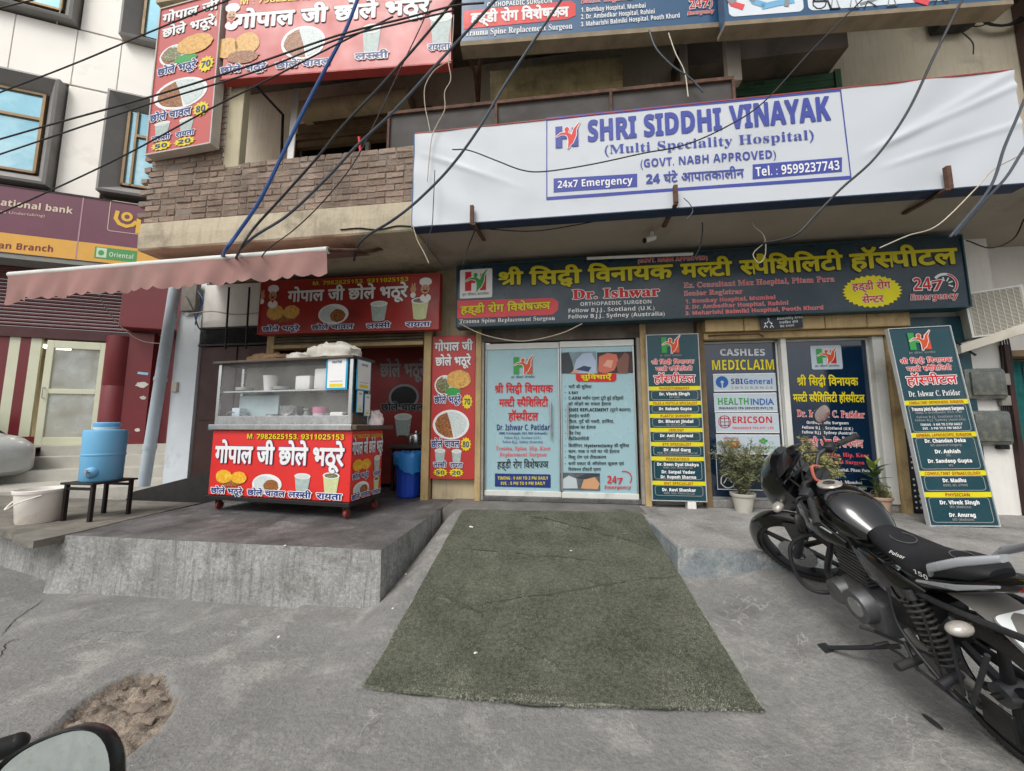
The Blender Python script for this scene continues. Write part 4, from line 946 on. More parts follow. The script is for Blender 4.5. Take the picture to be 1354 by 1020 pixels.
def menu_row(B, kind):
    W, Hh = B.W, B.H; X = lambda u: u * W; Z = lambda v: v * Hh
    T = lambda s, u0, u1, v, h, **k: B.text(s, X(u0), X(u1), Z(v), Z(h), **k)
    if kind == 'cart':
        T('M. 7982625153, 9311025153', .27, .95, .87, .075, m=YEL, out=ink('brown', '#5a3a1a'), ow=.02); T('गोपाल जी छोले भठूरे', .045, .95, .505, .235, m=WHT, wt=.035, out=NAV, ow=.02, lay=5)
        cap = (('छोले भठूरे', .035, .27), ('छोले चावल', .31, .575), ('लस्सी', .60, .75), ('रायता', .79, .95)); cv = .035; chh = .075; fc = ((.12, .29), (.235, .28), (.44, .20), (.685, .235), (.875, .25)); yb = DOUGHY; rs = (.062, .10, .105, .15); cw, ch_ = .105, .27
    else:
        T('M. 7982625153, 9311025153', .30, .835, .885, .075, m=YEL, out=ink('brown', '#5a3a1a'), ow=.02); T('गोपाल जी छोले भठूरे', .165, .83, .595, .19, m=WHT, wt=.035, out=BLK, ow=.02, lay=5)
        cap = (('छोले भठूरे', .03, .24), ('छोले चावल', .315, .545), ('लस्सी', .62, .745), ('रायता', .83, .955)); cv = .055; chh = .075; fc = ((.095, .40), (.19, .40), (.43, .33), (.68, .36), (.90, .38)); yb = DOUGH; rs = (.05, .14, .085, .19); cw, ch_ = .09, .34
        chef(B, (X(.925), Z(.72)), Z(.42)); chef(B, (X(.075), Z(.72)), Z(.42))
    B.ell('food_print', CHOLE, (X(fc[0][0] + .05), Z(fc[0][1] - rs[1] * .8)), X(rs[0] * 1.4), Z(.07), 2, wob=.1)
    bread(B, (X(fc[0][0]), Z(fc[0][1])), X(rs[0]), Z(rs[1]), yb, 3); bread(B, (X(fc[1][0]), Z(fc[1][1])), X(rs[0] * .95), Z(rs[1] * .9), yb, 4)
    B.ell('food_print', WHT, (X(fc[2][0]), Z(fc[2][1])), X(rs[2]), Z(rs[3]), 2); B.ell('food_print', RICE, (X(fc[2][0] - rs[2] * .2), Z(fc[2][1])), X(rs[2] * .7), Z(rs[3] * .8), 3, wob=.05); B.ell('food_print', CHOLE, (X(fc[2][0] + rs[2] * .3), Z(fc[2][1] - rs[3] * .15)), X(rs[2] * .5), Z(rs[3] * .62), 4, wob=.06)
    cup(B, (X(fc[3][0]), Z(fc[3][1])), X(cw), Z(ch_)); cup(B, (X(fc[4][0]), Z(fc[4][1])), X(cw), Z(ch_ * 1.08), RAITA)
    for s_, a, b in cap: T(s_, a, b, cv, chh, m=NAV, wt=.03, out=WHT, ow=.08, lay=7)
def emblem(B, c, w_, h, mh, mp, mr=None, cap=None, capm=None):
    """letter H with a leaping figure"""
    f = lambda x, z: (c[0] + x * w_, c[1] + z * h); mr = mr or mh
    B.rect('emblem', mh, f(-.5, -.5), f(-.2, .5), 5); B.rect('emblem', mr, f(.22, -.5), f(.5, .38), 5); B.rect('emblem', mh, f(-.2, -.1), f(.22, .1), 5)
    def taper(pts, ws, lay):
        n = len(pts); L_ = []; Rr = []
        for i, p in enumerate(pts):
            a, b = pts[max(i - 1, 0)], pts[min(i + 1, n - 1)]; d = Vector((b[0] - a[0], b[1] - a[1])).normalized(); L_.append((p[0] - d.y * ws[i], p[1] + d.x * ws[i])); Rr.append((p[0] + d.y * ws[i], p[1] - d.x * ws[i]))
        q = L_ + Rr[::-1]; vs = [f(*p) for p in q]; m_ = len(q); B.put('emblem', mp if lay > 6.5 else WHT, vs, [(i, i + 1, m_ - 2 - i, m_ - 1 - i) for i in range(n - 1)], lay)
    for lay, g in ((6, .035), (7, 0)):
        taper([(-.48, .0), (-.25, .14), (0, .12), (.13, 0), (.16, -.25), (.05, -.58)], [.01 + g, .04 + g, .07 + g, .10 + g, .10 + g, .01 + g], lay)
        taper([(.06, -.5), (.2, -.3), (.3, .0), (.36, .3), (.58, .62)], [.01 + g, .07 + g, .10 + g, .06 + g, .005 + g], lay + .3)
    B.ell('emblem', WHT, f(.0, .30), .13 * w_, .15 * h, 6.6, 16); B.ell('emblem', mp, f(.0, .30), .10 * w_, .12 * h, 7.4, 16)
    if cap: B.text('हर जीवन अनमोल', c[0] - w_ * .62, c[0] + w_ * .62, c[1] - h * .74, h * .11, capm or BLK, lay=5)
def clock247(B, a, b, hpx, ea, eb, ehpx, cpx, rpx, outl=True):
    B.tp('24', a, (a[0] + (b[0] - a[0]) * .62, a[1] + (b[1] - a[1]) * .62), hpx, REDP, st='i', out=WHT if outl else None, ow=.05, lay=6)
    B.tp('7', (a[0] + (b[0] - a[0]) * .60, a[1] + (b[1] - a[1]) * .6 + hpx * .12), b, hpx * .8, REDP, st='i', out=WHT if outl else None, ow=.05, lay=7.5)
    B.tp('Emergency', ea, eb, ehpx, REDP, st='i', out=WHT if outl else None, ow=.05, lay=6)
    c = B.L(*cpx); e = B.L(cpx[0] + rpx, cpx[1]); r = abs(e[0] - c[0])
    arc = lambda k, a0, a1: [(c[0] + r * k * math.cos(R_(t)), c[1] + r * k * math.sin(R_(t))) for t in range(a0, a1, 8)]
    if outl: B.line('clock_arc', WHT, arc(1, -50, 150), r * .26, 4)
    B.line('clock_arc', REDP, arc(1, -46, 80 if outl else 120), r * .14, 5)
    if outl:
        for t in (20, 60, -25, 100): B.line('clock_arc', WHT, [(c[0] + r * .3 * math.cos(R_(t)), c[1] + r * .3 * math.sin(R_(t))), (c[0] + r * .72 * math.cos(R_(t)), c[1] + r * .72 * math.sin(R_(t)))], r * .12, 4.2)

# ================================================================== big white flex sign over the doors
Bd = Board.px('flex_sign', 'large white flex hospital signboard with violet English lettering on the balcony edge', 'signboard', (545, 300), (1354, 242), (555, 177), 3.9, t=.13)
Bd.W += .05
def wr(x, z):
    u = x / Bd.W; k = 0
    k += .016 * math.exp(-((z - (x - 4.15) * .42 - .18) / .035) ** 2) * sstep(.76, .82, u) + .012 * math.exp(-((z - (x - 4.3) * .55 - .16) / .05) ** 2) * sstep(.77, .85, u) + .012 * math.exp(-((z - (x - 4.0) * .28 - .02) / .03) ** 2) * sstep(.78, .84, u)
    k += .012 * math.sin(z * 9 - x * 7.5) * sstep(.1, .0, abs(u - .88)) * .6 + .004 * math.sin(x * 9 + z * 12) * sstep(.22, .05, u) + .003 * pnoise(Vector((x * 2, z * 4, 0)))
    k += .012 * math.exp(-((z - .95 + x * .45) / .03) ** 2) * sstep(.25, .1, u) * sstep(0, .06, u)
    return k
Bd.disp = wr
FLEX = mat('white_flex', '#c8cdd2', rough=.45, var=.03, vs=1, spec=.4, dirt='#b9bcbf', ds=.9, dth=.6)
Bd.panel(FLEX, grid=(240, 46))
m = M(); m.box((0, -.002, -.012), (Bd.W, Bd.t + .02, 0)); m.build('underside', mat('navy_sheet', '#1d3350', rough=.6, var=.15, vs=2, dirt='#16202c', ds=2, dth=.52), Bd.root)
m = M(); m.box((-.012, -.002, -.012), (0, Bd.t, Bd.H)); m.build('side_strip', mat('blue_side', '#3f6c97', rough=.6), Bd.root)
m = M(); m.box((0, -.006, Bd.H), (Bd.W, .03, Bd.H + .012)); m.build('top_strip', mat('red_edge', '#9c4038', rough=.6), Bd.root)
bl_, tr = Bd.L(723, 263), Bd.L(1111, 119); br = Bd.L(1125, 235)
Bd.line('border', PUR, [bl_, (br[0], br[1]), (tr[0], tr[1]), Bd.L(723, 158)], .028, 2, True)
a_, b_ = Bd.L(733, 197), Bd.L(766, 163); emblem(Bd, ((a_[0] + b_[0]) / 2, (a_[1] + b_[1]) / 2 - .01), (b_[0] - a_[0]) * .9, (b_[1] - a_[1]) * .92, PUR, ink('person_red', '#d8403a'))
kw = dict(wt=.028)
Bd.tp('SHRI SIDDHI', (776.7, 187.5), (955, 171.5), 26.5, PUR, **kw); Bd.tp('VINAYAK', (966, 170.5), (1098, 158.5), 29, PUR, **kw)
Bd.tp('(Multi Speciality Hospital)', (798, 204.5), (1078, 184.5), 11.5, PUR, st='s'); Bd.tp('(GOVT. NABH APPROVED)', (846, 222), (1027, 209.5), 10.5, PUR)
def quad(B, part, m, pts, lay): B.poly(part, m, [B.L(*p) for p in pts], lay)
quad(Bd, 'text_box', PUR, [(732, 255), (842.5, 247.5), (842.5, 230), (732, 236.5)], 2); Bd.tp('24x7 Emergency', (737, 249.5), (836.5, 243.5), 9.5, WHT)
Bd.tp('24 घंटे आपातकालीन', (854, 243.5), (983.5, 235), 10.5, PUR, wt=.02)
quad(Bd, 'text_box', PUR, [(995, 237.5), (1113, 227.5), (1113, 208.5), (995, 218)], 2); Bd.tp('Tel. : 9599237743', (999, 234), (1110.5, 225), 12, WHT)
Bd.done()
# steel brackets that hold it up
for k, (a, b, lb) in enumerate((((624, 272), (640, 318), 'left rusty bracket under the white flex sign'), ((893, 245), (878, 300), 'middle rusty bracket under the white flex sign'), ((1253, 220), (1195, 283), 'right and longest rusty bracket under the white flex sign'))):
    t0 = P(*a, Y=3.84); t1 = P(a[0] + (1 if k else 2), a[1] + (24 if k < 2 else 30), Y=3.83); e = P(*b, Z=3.845); r_ = thing('sign_bracket', lb, 'bracket', t1, group='rusty brackets of the white sign')
    m = M(); m.box((t0.x - .02, 3.83, t1.z), (t0.x + .02, 3.87, t0.z)); m.build('upright', rust, r_, world=True)
    d = (e - t1).normalized(); m = M(); m.loft([(t1, (.022, 0, 0), (0, 0, .012), 8), (e, (.022, 0, 0), (0, 0, .012), 8)], n=8); m.build('arm', rust, r_, world=True)
# old grey board behind the top edge of the flex sign
o = P(516, 185, Y=4.08); g1 = P(966, 106, Y=4.08); gl0 = P(516, 152, Y=4.08)
m = M(); tilt = (g1.z - gl0.z) / (g1.x - gl0.x)
gb = thing('grey_backboard', 'dark grey board with rusty steel rim showing above the white flex sign', 'board', (gl0.x, 4.08, 4.9))
m.prism([(gl0.x, 4.85), (g1.x, 4.85), (g1.x, g1.z), (gl0.x, gl0.z)], 4.08, 4.11, 'Y'); m.build('sheet', mat('dark_grey_sheet', '#4a4744', rough=.8, var=.12, vs=2, dirt='#35312e', ds=1, dth=.52), gb, world=True)
m = M(); m.prism([(gl0.x - .02, gl0.z - .02), (g1.x, g1.z - .02), (g1.x + .03, g1.z + .02), (gl0.x - .02, gl0.z + .02)], 4.05, 4.12, 'Y'); m.prism([(g1.x, 4.85), (g1.x + .03, 4.85), (g1.x + .03, g1.z - .02), (g1.x, g1.z - .02)], 4.05, 4.12, 'Y'); m.prism([(gl0.x - .02, 4.85), (gl0.x + .01, 4.85), (gl0.x + .01, gl0.z - .02), (gl0.x - .02, gl0.z - .02)], 4.05, 4.12, 'Y'); m.build('rim', rust, gb, world=True)
for px in (656, 808):
    a = P(px, 150, Y=4.06); m = M(); m.box((a.x - .015, 4.045, 4.9), (a.x + .015, 4.075, gl0.z + tilt * (a.x - gl0.x) - .02)); m.build('stay', rust, gb, world=True)

# ================================================================== long dark signboard above the doors
Bd = Board.px('long_signboard', 'long dark signboard with yellow Hindi lettering above the glass doors', 'signboard', (603, 433), (1284, 406), (605, 352), 4.86, t=.18)
DKB = mat('dark_sign_vinyl', '#16303d', rough=.28, var=.12, vs=.9, spec=.6, dirt='#39454b', ds=.6, dth=.5)
Bd.panel(DKB, mat('teal_edge', '#1c4148', rough=.5, var=.2, vs=4), fr=.012)
Bd.rp('emblem_ground', WHT, (608, 395.5), (651, 355), .02, 3)
a_, b_ = Bd.L(615, 385), Bd.L(643, 360); emblem(Bd, ((a_[0] + b_[0]) / 2, (a_[1] + b_[1]) / 2 + .005), b_[0] - a_[0], b_[1] - a_[1] + .02, REDP, GRN, REDP, True)
BRN = ink('dark_outline', '#2a2412'); kw = dict(wt=.034, out=BRN, ow=.028, lay=5)
YL2 = ink('sign_yellow', '#c9bd21')
for s_, a, b, h in (('श्री', (658.5, 377), (690.5, 376), 16), ('सिद्धी', (701, 376.5), (768, 374), 16.5), ('विनायक', (778.5, 373.5), (888.5, 368), 17), ('मल्टी', (901, 367.5), (967, 364), 17.5), ('स्पैशिलिटी', (979, 363.5), (1113.5, 356.5), 18), ('हॉस्पीटल', (1125, 356), (1265, 348.5), 19)): Bd.tp(s_, a, b, h * .98, YL2, **kw)
quad(Bd, 'red_tab', PNK, [(604.5, 421.5), (730, 416.5), (738, 410), (738, 399), (731, 394.5), (604.5, 398)], 2)
Bd.tp('हड्डी रोग विशेषज्ञ', (609.5, 415), (727.5, 409), 9, YEL, wt=.035, out=BRN, ow=.03); Bd.tp('Trauma Spine Replacement Surgeon', (607.5, 428), (734, 423.5), 5.2, WHT, st='s')
Bd.tp('Dr. Ishwar', (757, 396), (872, 391.5), 12, REDP, st='s', wt=.02, out=WHT, ow=.045); Bd.tp('ORTHOPAEDIC SURGEON', (767, 405), (862, 401.5), 4.8, WHT)
Bd.tp('Fellow B.J.J., Scotland (U.K.)', (751, 413.8), (866, 410), 5, WHT); Bd.tp('Fellow B.J.J., Sydney (Australia)', (751, 421.8), (879.5, 417.5), 5, WHT); Bd.tp('(GOVT. NABH APPROVED)', (843, 348), (936, 343.5), 5, REDP, out=WHT, ow=.04)
Bd.tp('Ex. Consultant Max Hospital, Pitam Pura', (904, 381), (1103.5, 372.5), 6.6, PNK, st='s', out=WHT, ow=.025); Bd.tp('Senior Registrar', (904, 391.5), (982, 388.5), 6.2, PNK, st='s', out=WHT, ow=.025)
for s_, a, b in (('1. Bombay Hospital, Mumbai', (906, 401.3), (1025.6, 395.6)), ('2. Dr. Ambedkar Hospital, Rohini', (906, 409), (1042.6, 403)), ('3. Maharishi Balmiki Hospital, Pooth Khurd', (906, 417), (1089, 409.3))): Bd.tp(s_, a, b, 4.8, PNK, out=WHT, ow=.025)
c = Bd.L(1152.7, 385.6); Bd.star('starburst', ink('lemon', '#e8dc10'), c, .325, .205, 30, .9, 2)
Bd.tp('हड्डी रोग', (1127, 384.5), (1177, 381.5), 8.5, REDP, wt=.02, out=WHT, ow=.035); Bd.tp('सेन्टर', (1140, 401.5), (1168, 399.5), 8.5, REDP, wt=.02, out=WHT, ow=.035)
clock247(Bd, (1207, 384.5), (1247, 383), 16, (1202.7, 397.5), (1266, 395), 7.5, (1249, 376), 15.5)
Bd.done()
m = M(); a, b = P(776, 342, Y=4.8), P(916, 336, Y=4.8); m.cyl(a, b, .02, n=10); tl = m.build('tube_light', mat('tube_light_white', '#d8d8d4', rough=.4), smooth=True); tag(tl, 'unlit white tube light along the top of the long dark signboard', 'lamp')

# ================================================================== upper blue signboard
Bd = Board.px('blue_signboard', 'blue doctor signboard cut off at the top edge of the photo', 'signboard', (610, 56), (958, 30), (611, 0), 3.9, yaw=R_(3.6), t=.12)
Bd.H += .75; BLS = mat('blue_sign_vinyl', '#2c5579', rough=.4, var=.06, vs=1)
Bd.panel(BLS, mat('sign_edge_grey', '#8d8574', rough=.7, var=.2), fr=.0)
m = M(); m.box((-.01, -.01, -.06), (Bd.W, .16, 0)); m.build('bottom_ledge', mat('ledge_wood', '#8a7d68', rough=.9, var=.25, vs=5), Bd.root)
quad(Bd, 'red_tab', ink('tab_red', '#d8433f'), [(613, 39), (750, 26), (761, 21), (761, 6), (755, 1.5), (613, 15)], 2)
Bd.tp('हड्डी रोग विशेषज्ञ', (623, 31.5), (751.5, 22.5), 12, WHT, wt=.04); Bd.tp('Trauma Spine Replacement Surgeon', (615.4, 48.5), (757, 38.7), 7.5, WHT, st='s')
Bd.tp('ORTHOPAEDIC SURGEON', (644, 10.3), (730.5, 4.5), 6, WHT); Bd.tp('Senior Registrar', (768, 5.4), (838, 0), 7, PNK, st='s', out=WHT, ow=.03)
for s_, a, b in (('1. Bombay Hospital, Mumbai', (768.4, 17), (854, 11)), ('2. Dr. Ambedkar Hospital, Rohini', (768, 26.3), (866, 18.8)), ('3. Maharishi Balmiki Hospital, Pooth Khurd', (768, 36), (899, 24.2))): Bd.tp(s_, a, b, 6, WHT)
clock247(Bd, (911, 13), (938, 9.5), 12, (908.7, 21), (944, 18), 5, (930, 6), 11)
Bd.tp('Dr. Ishwar', (640, 0 - 12), (760, -24), 22, REDP, st='s', out=WHT, ow=.04)
Bd.done()
Bd = Board.px('equipment_signboard', 'blue framed white signboard with small orthopaedic equipment pictures at the top right', 'signboard', (959, 30), (1338, 1), (961, 0), 3.87, yaw=R_(3.6), t=.12)
Bd.H += .8; Bd.panel(BLS); m = M(); m.box((-.01, -.01, -.05), (Bd.W, .16, 0)); m.build('bottom_ledge', MATS['ledge_wood'], Bd.root)
WP = ink('sign_white', '#dfe6ec')
for pa, pb in (((964, 22.5), (1063, 16)), ((1069, 15.5), (1335, 1))):
    a, b = Bd.L(*pa), Bd.L(*pb); Bd.rrect('white_field', WP, (a[0], .06), (b[0], Bd.H - .05), .06, 2)
for px, py, kd in ((972, 6, 'brace'), (1000, 3, 'brace'), (1028, 5, 'boot'), (1083, 5, 'chair'), (1103, 3, 'walker'), (1128, 3, 'walker'), (1152, 2, 'bed'), (1178, 0, 'walker'), (1215, 0, 'brace'), (1245, -3, 'bed')):
    c = Bd.L(px, py); s_ = .085
    if kd == 'brace': Bd.line('equipment_print', PNK if px != 1000 else LBL, [(c[0] - s_, c[1] + s_ * 1.6), (c[0] - s_ * .3, c[1]), (c[0] + s_, c[1] - s_ * .6)], .07, 4); Bd.line('equipment_print', GREY, [(c[0] - s_ * .7, c[1] + s_ * .8), (c[0] - s_ * .1, c[1] + s_ * .2)], .075, 5)
    elif kd == 'boot': Bd.line('equipment_print', LBL, [(c[0] - s_ * 2, c[1] - .03), (c[0], c[1]), (c[0] + s_ * 2, c[1] + .02)], .07, 4); Bd.line('equipment_print', GREY, [(c[0] + s_, c[1] - .05), (c[0] + s_ * 1.2, c[1] + .06)], .05, 5)
    elif kd == 'chair': Bd.line('equipment_print', BLK, [(c[0] + s_ * .8 * math.cos(t * .7), c[1] + s_ * .8 * math.sin(t * .7)) for t in range(9)], .012, 4, True); Bd.line('equipment_print', BLK, [(c[0] - s_, c[1] + s_ * 1.8), (c[0] - s_ * .6, c[1] + s_ * .3), (c[0] + s_, c[1] + s_ * .2), (c[0] + s_ * 1.3, c[1] - s_)], .022, 5)
    elif kd == 'walker': Bd.line('equipment_print', GREY, [(c[0] - s_ * .5, c[1] - s_), (c[0], c[1] + s_ * 1.5), (c[0] + s_ * .5, c[1] - s_)], .014, 4); Bd.line('equipment_print', BLK, [(c[0] - s_ * .6, c[1] - s_), (c[0] + s_ * .6, c[1] - s_)], .014, 5)
    else: Bd.line('equipment_print', GREY, [(c[0] - s_ * 1.4, c[1] - .03), (c[0], c[1]), (c[0] + s_ * 1.4, c[1] + .05)], .03, 4); Bd.line('equipment_print', BLK, [(c[0] - s_, c[1] - .09), (c[0] - s_ * .5, c[1]), (c[0] + s_ * .6, c[1] - .08)], .012, 5)
Bd.done()
m = M(); m.tube([P(612, 60, Y=4.0), P(628, 95, Y=4.5), P(632, 140, Y=4.9)], .025, 6); m.tube([P(640, 60, Y=4.1), P(634, 90, Y=4.5), P(632, 140, Y=4.9)], .03, 6)
o = m.build('sign_stay', rust); tag(o, 'rusty forked steel stay under the left end of the blue doctor signboard', 'bracket')

# ================================================================== red food signs
Bd = Board.px('tall_menu_sign', 'tall red Hindi menu sign high on the left of the brick balcony', 'signboard', (193, 206), (279, 190), (205, 15), 3.9, yaw=R_(-3.4), t=.10)
Bd.panel(REDF, mat('white_metal_edge', '#b9b3aa', rough=.5), fr=.014); menu_tall(Bd); Bd.done()
Bd = Board.px('food_signboard', 'wide faded red food signboard hanging over the balcony opening', 'signboard', (293, 105), (596, 83), (285, -10), 3.86, yaw=R_(3.4), t=.10)
Bd.H *= .98; Bd.panel(REDF)
m = M(); a = [(0, 0, 0), (Bd.W, 0, 0)]; m.box((-.01, -.012, -.02), (Bd.W + .01, .1, 0)); m.build('edge_strip', mat('red_trim', '#a93a36', rough=.6), Bd.root)
Bd.tp('गोपाल जी छोले भठूरे', (312, 38.3), (568, 17.5), 17, WHT, wt=.04, out=BLK, ow=.02, lay=5); Bd.tp('M : 7982625153, 9311025153', (317, 7), (510, -8), 8, YEL)
for c_, rx, rz, kd in (((300, 64), .16, .15, 'b'), ((327, 58), .17, .16, 'b'), ((401, 56.7), .30, .24, 'p')):
    c = Bd.L(*c_)
    if kd == 'b': bread(Bd, c, rx, rz)
    else: plate(Bd, c, rx, rz)
c = Bd.L(322, 76); Bd.ell('food_print', CHOLE, c, .22, .09, 5, wob=.1)
c = Bd.L(491, 53); cup(Bd, c, .24, .42); c = Bd.L(583, 38); cup(Bd, c, .28, .42)
for s_, a, b in (('छोले भठूरे', (292, 98.5), (352, 92.5)), ('छोले चावल', (365, 91.7), (436.7, 86)), ('लस्सी', (470, 80), (513, 77)), ('रायता', (566, 68), (595, 66))): Bd.tp(s_, a, b, 7.5, NAV, wt=.03, out=WHT, ow=.07, lay=7)
c = Bd.L(307, 22); chef(Bd, c, .38)
Bd.done()
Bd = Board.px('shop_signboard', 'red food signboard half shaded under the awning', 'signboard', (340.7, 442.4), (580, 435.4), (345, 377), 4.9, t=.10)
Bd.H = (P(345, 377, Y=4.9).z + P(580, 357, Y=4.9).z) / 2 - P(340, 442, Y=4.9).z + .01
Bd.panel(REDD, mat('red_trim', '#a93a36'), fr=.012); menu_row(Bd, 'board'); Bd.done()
Bd = Board.px('menu_panel', 'narrow red Hindi menu panel on the wall left of the glass doors', 'signboard', (568.5, 633), (627, 634), (574, 445), 5.12, t=.03)
Bd.panel(REDV); menu_tall(Bd); Bd.done()
# banner hanging inside the dark food shop
Bd = Board.px('inner_banner', 'dim red menu banner on the wall inside the dark food shop', 'banner', (380, 640), (566, 640), (380, 458), 6.0, t=.02)
Bd.panel(mat('dim_red_banner', '#8e2b27', rough=.5, var=.2, vs=1.5, dirt='#55201d', ds=1, dth=.5))
for s_, a, b, h in (('गोपाल जी', (400, 498), (490, 498), 16), ('छोले भठूरे', (503, 498), (562, 498), 16), ('छोले चावल', (504, 543), (560, 543), 8)): Bd.tp(s_, a, b, h, GREY if h > 10 else BLK, wt=.03, out=None if h > 10 else GREY, lay=4)
c = Bd.L(534, 525); Bd.ell('food_print', GREY, c, .27, .22, 2); Bd.ell('food_print', BLK, c, .23, .18, 3)
c = Bd.L(533, 562); cup(Bd, c, .3, .36); Bd.done()

# ================================================================== standing doctors board and the leaning one
BND = ink('band_yellow', '#dccf1a'); TXR = ink('band_text', '#b04a22')
def standee(B, rows, head_dr):
    W, Hh = B.W, B.H; X = lambda u: u * W; Z = lambda v: v * Hh
    for kind, v, s_ in rows:
        if kind == 'band': B.rect('yellow_band', BND, (0, Z(v - .012)), (W, Z(v + .012)), 2); n_ = min(.42, .018 * len(s_) + .02); B.text(s_, X(.5 - n_), X(.5 + n_), Z(v - .008), Z(.015), TXR, lay=4)
        elif kind == 'box': v0, v1 = v, s_; B.frame('box_line', GREY, (X(.06), Z(v0)), (X(.94), Z(v1)), .007, .03, 2)
        elif kind == 'name': n_ = min(.40, .0195 * len(s_)); B.text(s_, X(.5 - n_), X(.5 + n_), Z(v - .008), Z(.017), WHT, wt=.03, lay=4)
        else: n_ = min(.40, .0115 * len(s_) + .01); B.text(s_, X(.5 - n_), X(.5 + n_), Z(v - .006), Z(.0115), GREY if s_[0] != 'T' and s_[:3] != 'EVE' else WHT, lay=4)
def st_head(B, v0, sc_=1.0):
    W, Hh = B.W, B.H; X = lambda u: u * W; Z = lambda v: v * Hh
    emblem(B, (X(.46), Z(v0)), W * .34, W * .32, GRN, ORG, ORG, True, GREY)
    for s_, u0, u1, v, h in (('श्री सिद्धी विनायक', .08, .90, v0 - .118, .022), ('मल्टी स्पैशिलिटी', .16, .86, v0 - .160, .022), ('हॉस्पीटल', .12, .90, v0 - .232, .042)): B.text(s_, X(u0), X(u1), Z(v), Z(h), REDP, wt=.02, out=WHT, ow=.05, lay=5)
Bd = Board('doctors_board', 'upright dark teal doctors list board beside the right side of the glass doors', 'signboard', (1.12, 4.99, .60), .645, 2.12, t=.03, tilt=R_(0))
TLV = mat('teal_board', '#12404a', rough=.3, var=.1, vs=1.2, spec=.55, dirt='#46545a', ds=.9, dth=.5)
Bd.panel(TLV, mat('thin_white_edge', '#b9bdbd', rough=.5), fr=.005); st_head(Bd, .935)
rows = [('band', .667, 'PHYSIOTHERAPIST'), ('box', .598, .652), ('name', .632, 'Dr. Vivek Singh'), ('sub', .612, 'BPT MIAP'), ('band', .577, 'PILES & FISTULA SPECIALIST'), ('box', .522, .562), ('name', .542, 'Dr. Rakesh Gupta'),
        ('band', .50, 'PLASTIC SURGERY'), ('box', .436, .486), ('name', .466, 'Dr. Bharat Jindal'), ('sub', .447, 'MS, MCH On Call'), ('band', .415, 'UROLOGY'), ('box', .35, .40), ('name', .381, 'Dr. Anil Agarwal'), ('sub', .362, 'MS, MCH On Call'),
        ('band', .331, 'EYE SPECIALIST'), ('box', .266, .317), ('name', .297, 'Dr. Atul Garg'), ('sub', .279, 'MBBS, MS (OPHTHALMOLOGY) On Call'), ('band', .245, 'PEADIATRICS'), ('box', .125, .230), ('name', .211, 'Dr. Deen Dyal Shakya'), ('sub', .193, 'MBBS, DCH, PGDM On Call'), ('name', .167, 'Dr. Satpal Yadav'), ('name', .138, 'Dr. Rupesh Sharma'),
        ('band', .102, 'ENT SPECIALIST'), ('box', .030, .087), ('name', .063, 'Dr. Ravi Shankar'), ('sub', .044, 'MBBS, DGO, FCMCH On Call')]
standee(Bd, rows, None); Bd.done()
m = M(); m.bbox((.42, -.01, -.095), (.52, .1, -.005), .006); m.build('foot_block', plaster_white, Bd.root)
Bd = Board('leaning_board', 'tall dark teal doctors board leaning against the right wall beside the meter boxes', 'signboard', (3.76, 4.50, .509), .62, 2.13, t=.03, lean=R_(4.6), tilt=R_(1.6))
Bd.panel(TLV, MATS['thin_white_edge'], fr=.004); st_head(Bd, .925)
Bd.text('Dr. Ishwar C. Patidar', Bd.W * .10, Bd.W * .90, Bd.H * .632, Bd.H * .028, WHT, st='s', lay=5)
rows = [('band', .600, 'CONSULTANT ORTHOPAEDIC SURGEON'), ('name', .566, 'Trauma Joint Replacement Surgeon'), ('sub', .548, 'MBBS, D-Orthopaedic, DICS, DNB'), ('sub', .526, 'Fellow B.J.J., Scotland (U.K.)'), ('sub', .510, 'Fellow B.J.J., Sydney (Australia)'), ('sub', .487, 'TIMING : 9 AM TO 2 PM DAILY'), ('sub', .468, 'EVE. : 5 PM TO 9 PM DAILY'), ('box', .452, .586),
        ('band', .435, 'GENERAL LAPROSCOPIC SURGEON'), ('name', .405, 'Dr. Chandan Deka'), ('sub', .384, 'MS (General Surgery)'), ('name', .352, 'Dr. Ashish'), ('sub', .334, 'MS'), ('name', .306, 'Dr. Sandeep Gupta'), ('sub', .285, 'MS'), ('box', .268, .420),
        ('band', .247, 'CONSULTANT GYNAECOLOGY'), ('name', .212, 'Dr. Madhu'), ('sub', .190, 'MBBS, MS, GYNAE'), ('box', .165, .233), ('band', .145, 'PHYSICIAN'), ('name', .108, 'Dr. Vivek Singh'), ('sub', .088, 'MD (Medicine)'), ('name', .050, 'Dr. Anurag'), ('sub', .03, 'MD (Medicine)'), ('box', .016, .131)]
standee(Bd, rows, None); Bd.done()
# dark facilities board behind it
Bd = Board('facilities_board', 'dark facilities board mostly hidden behind the leaning doctors board', 'signboard', (4.085, 5.08, .52), .80, 2.34, t=.03)
Bd.panel(TLV); Bd.rect('yellow_band', BND, (0, .98), (.78, 1.18), 2); Bd.rect('dark_field', BLK, (0.01, .0), (.77, .98), 1)
FAC = ['भर्ती की सुविधा', 'X-RAY', 'C-ARM मशीन द्वारा टूटी हुई', 'को जोड़ने का सफल ईलाज', 'KNEE REPLACEMENT (घुटने बदलना)', 'स्पाईन सर्जरी', 'पित्त, गुर्दे की पथरी, हार्निया,', 'पाईल्स का ईलाज', 'लैब टेस्ट', 'फिजियोथैरेपी', 'सिजेरियन, Hysterectomy की सुविधा', 'कान, नाक व गले का भी ईलाज', 'शिशु रोग एवं टीकाकरण', 'सभी प्रकार के ऑपरेशन कुशल एवं', 'विशेषज्ञ डॉक्टरों द्वारा']
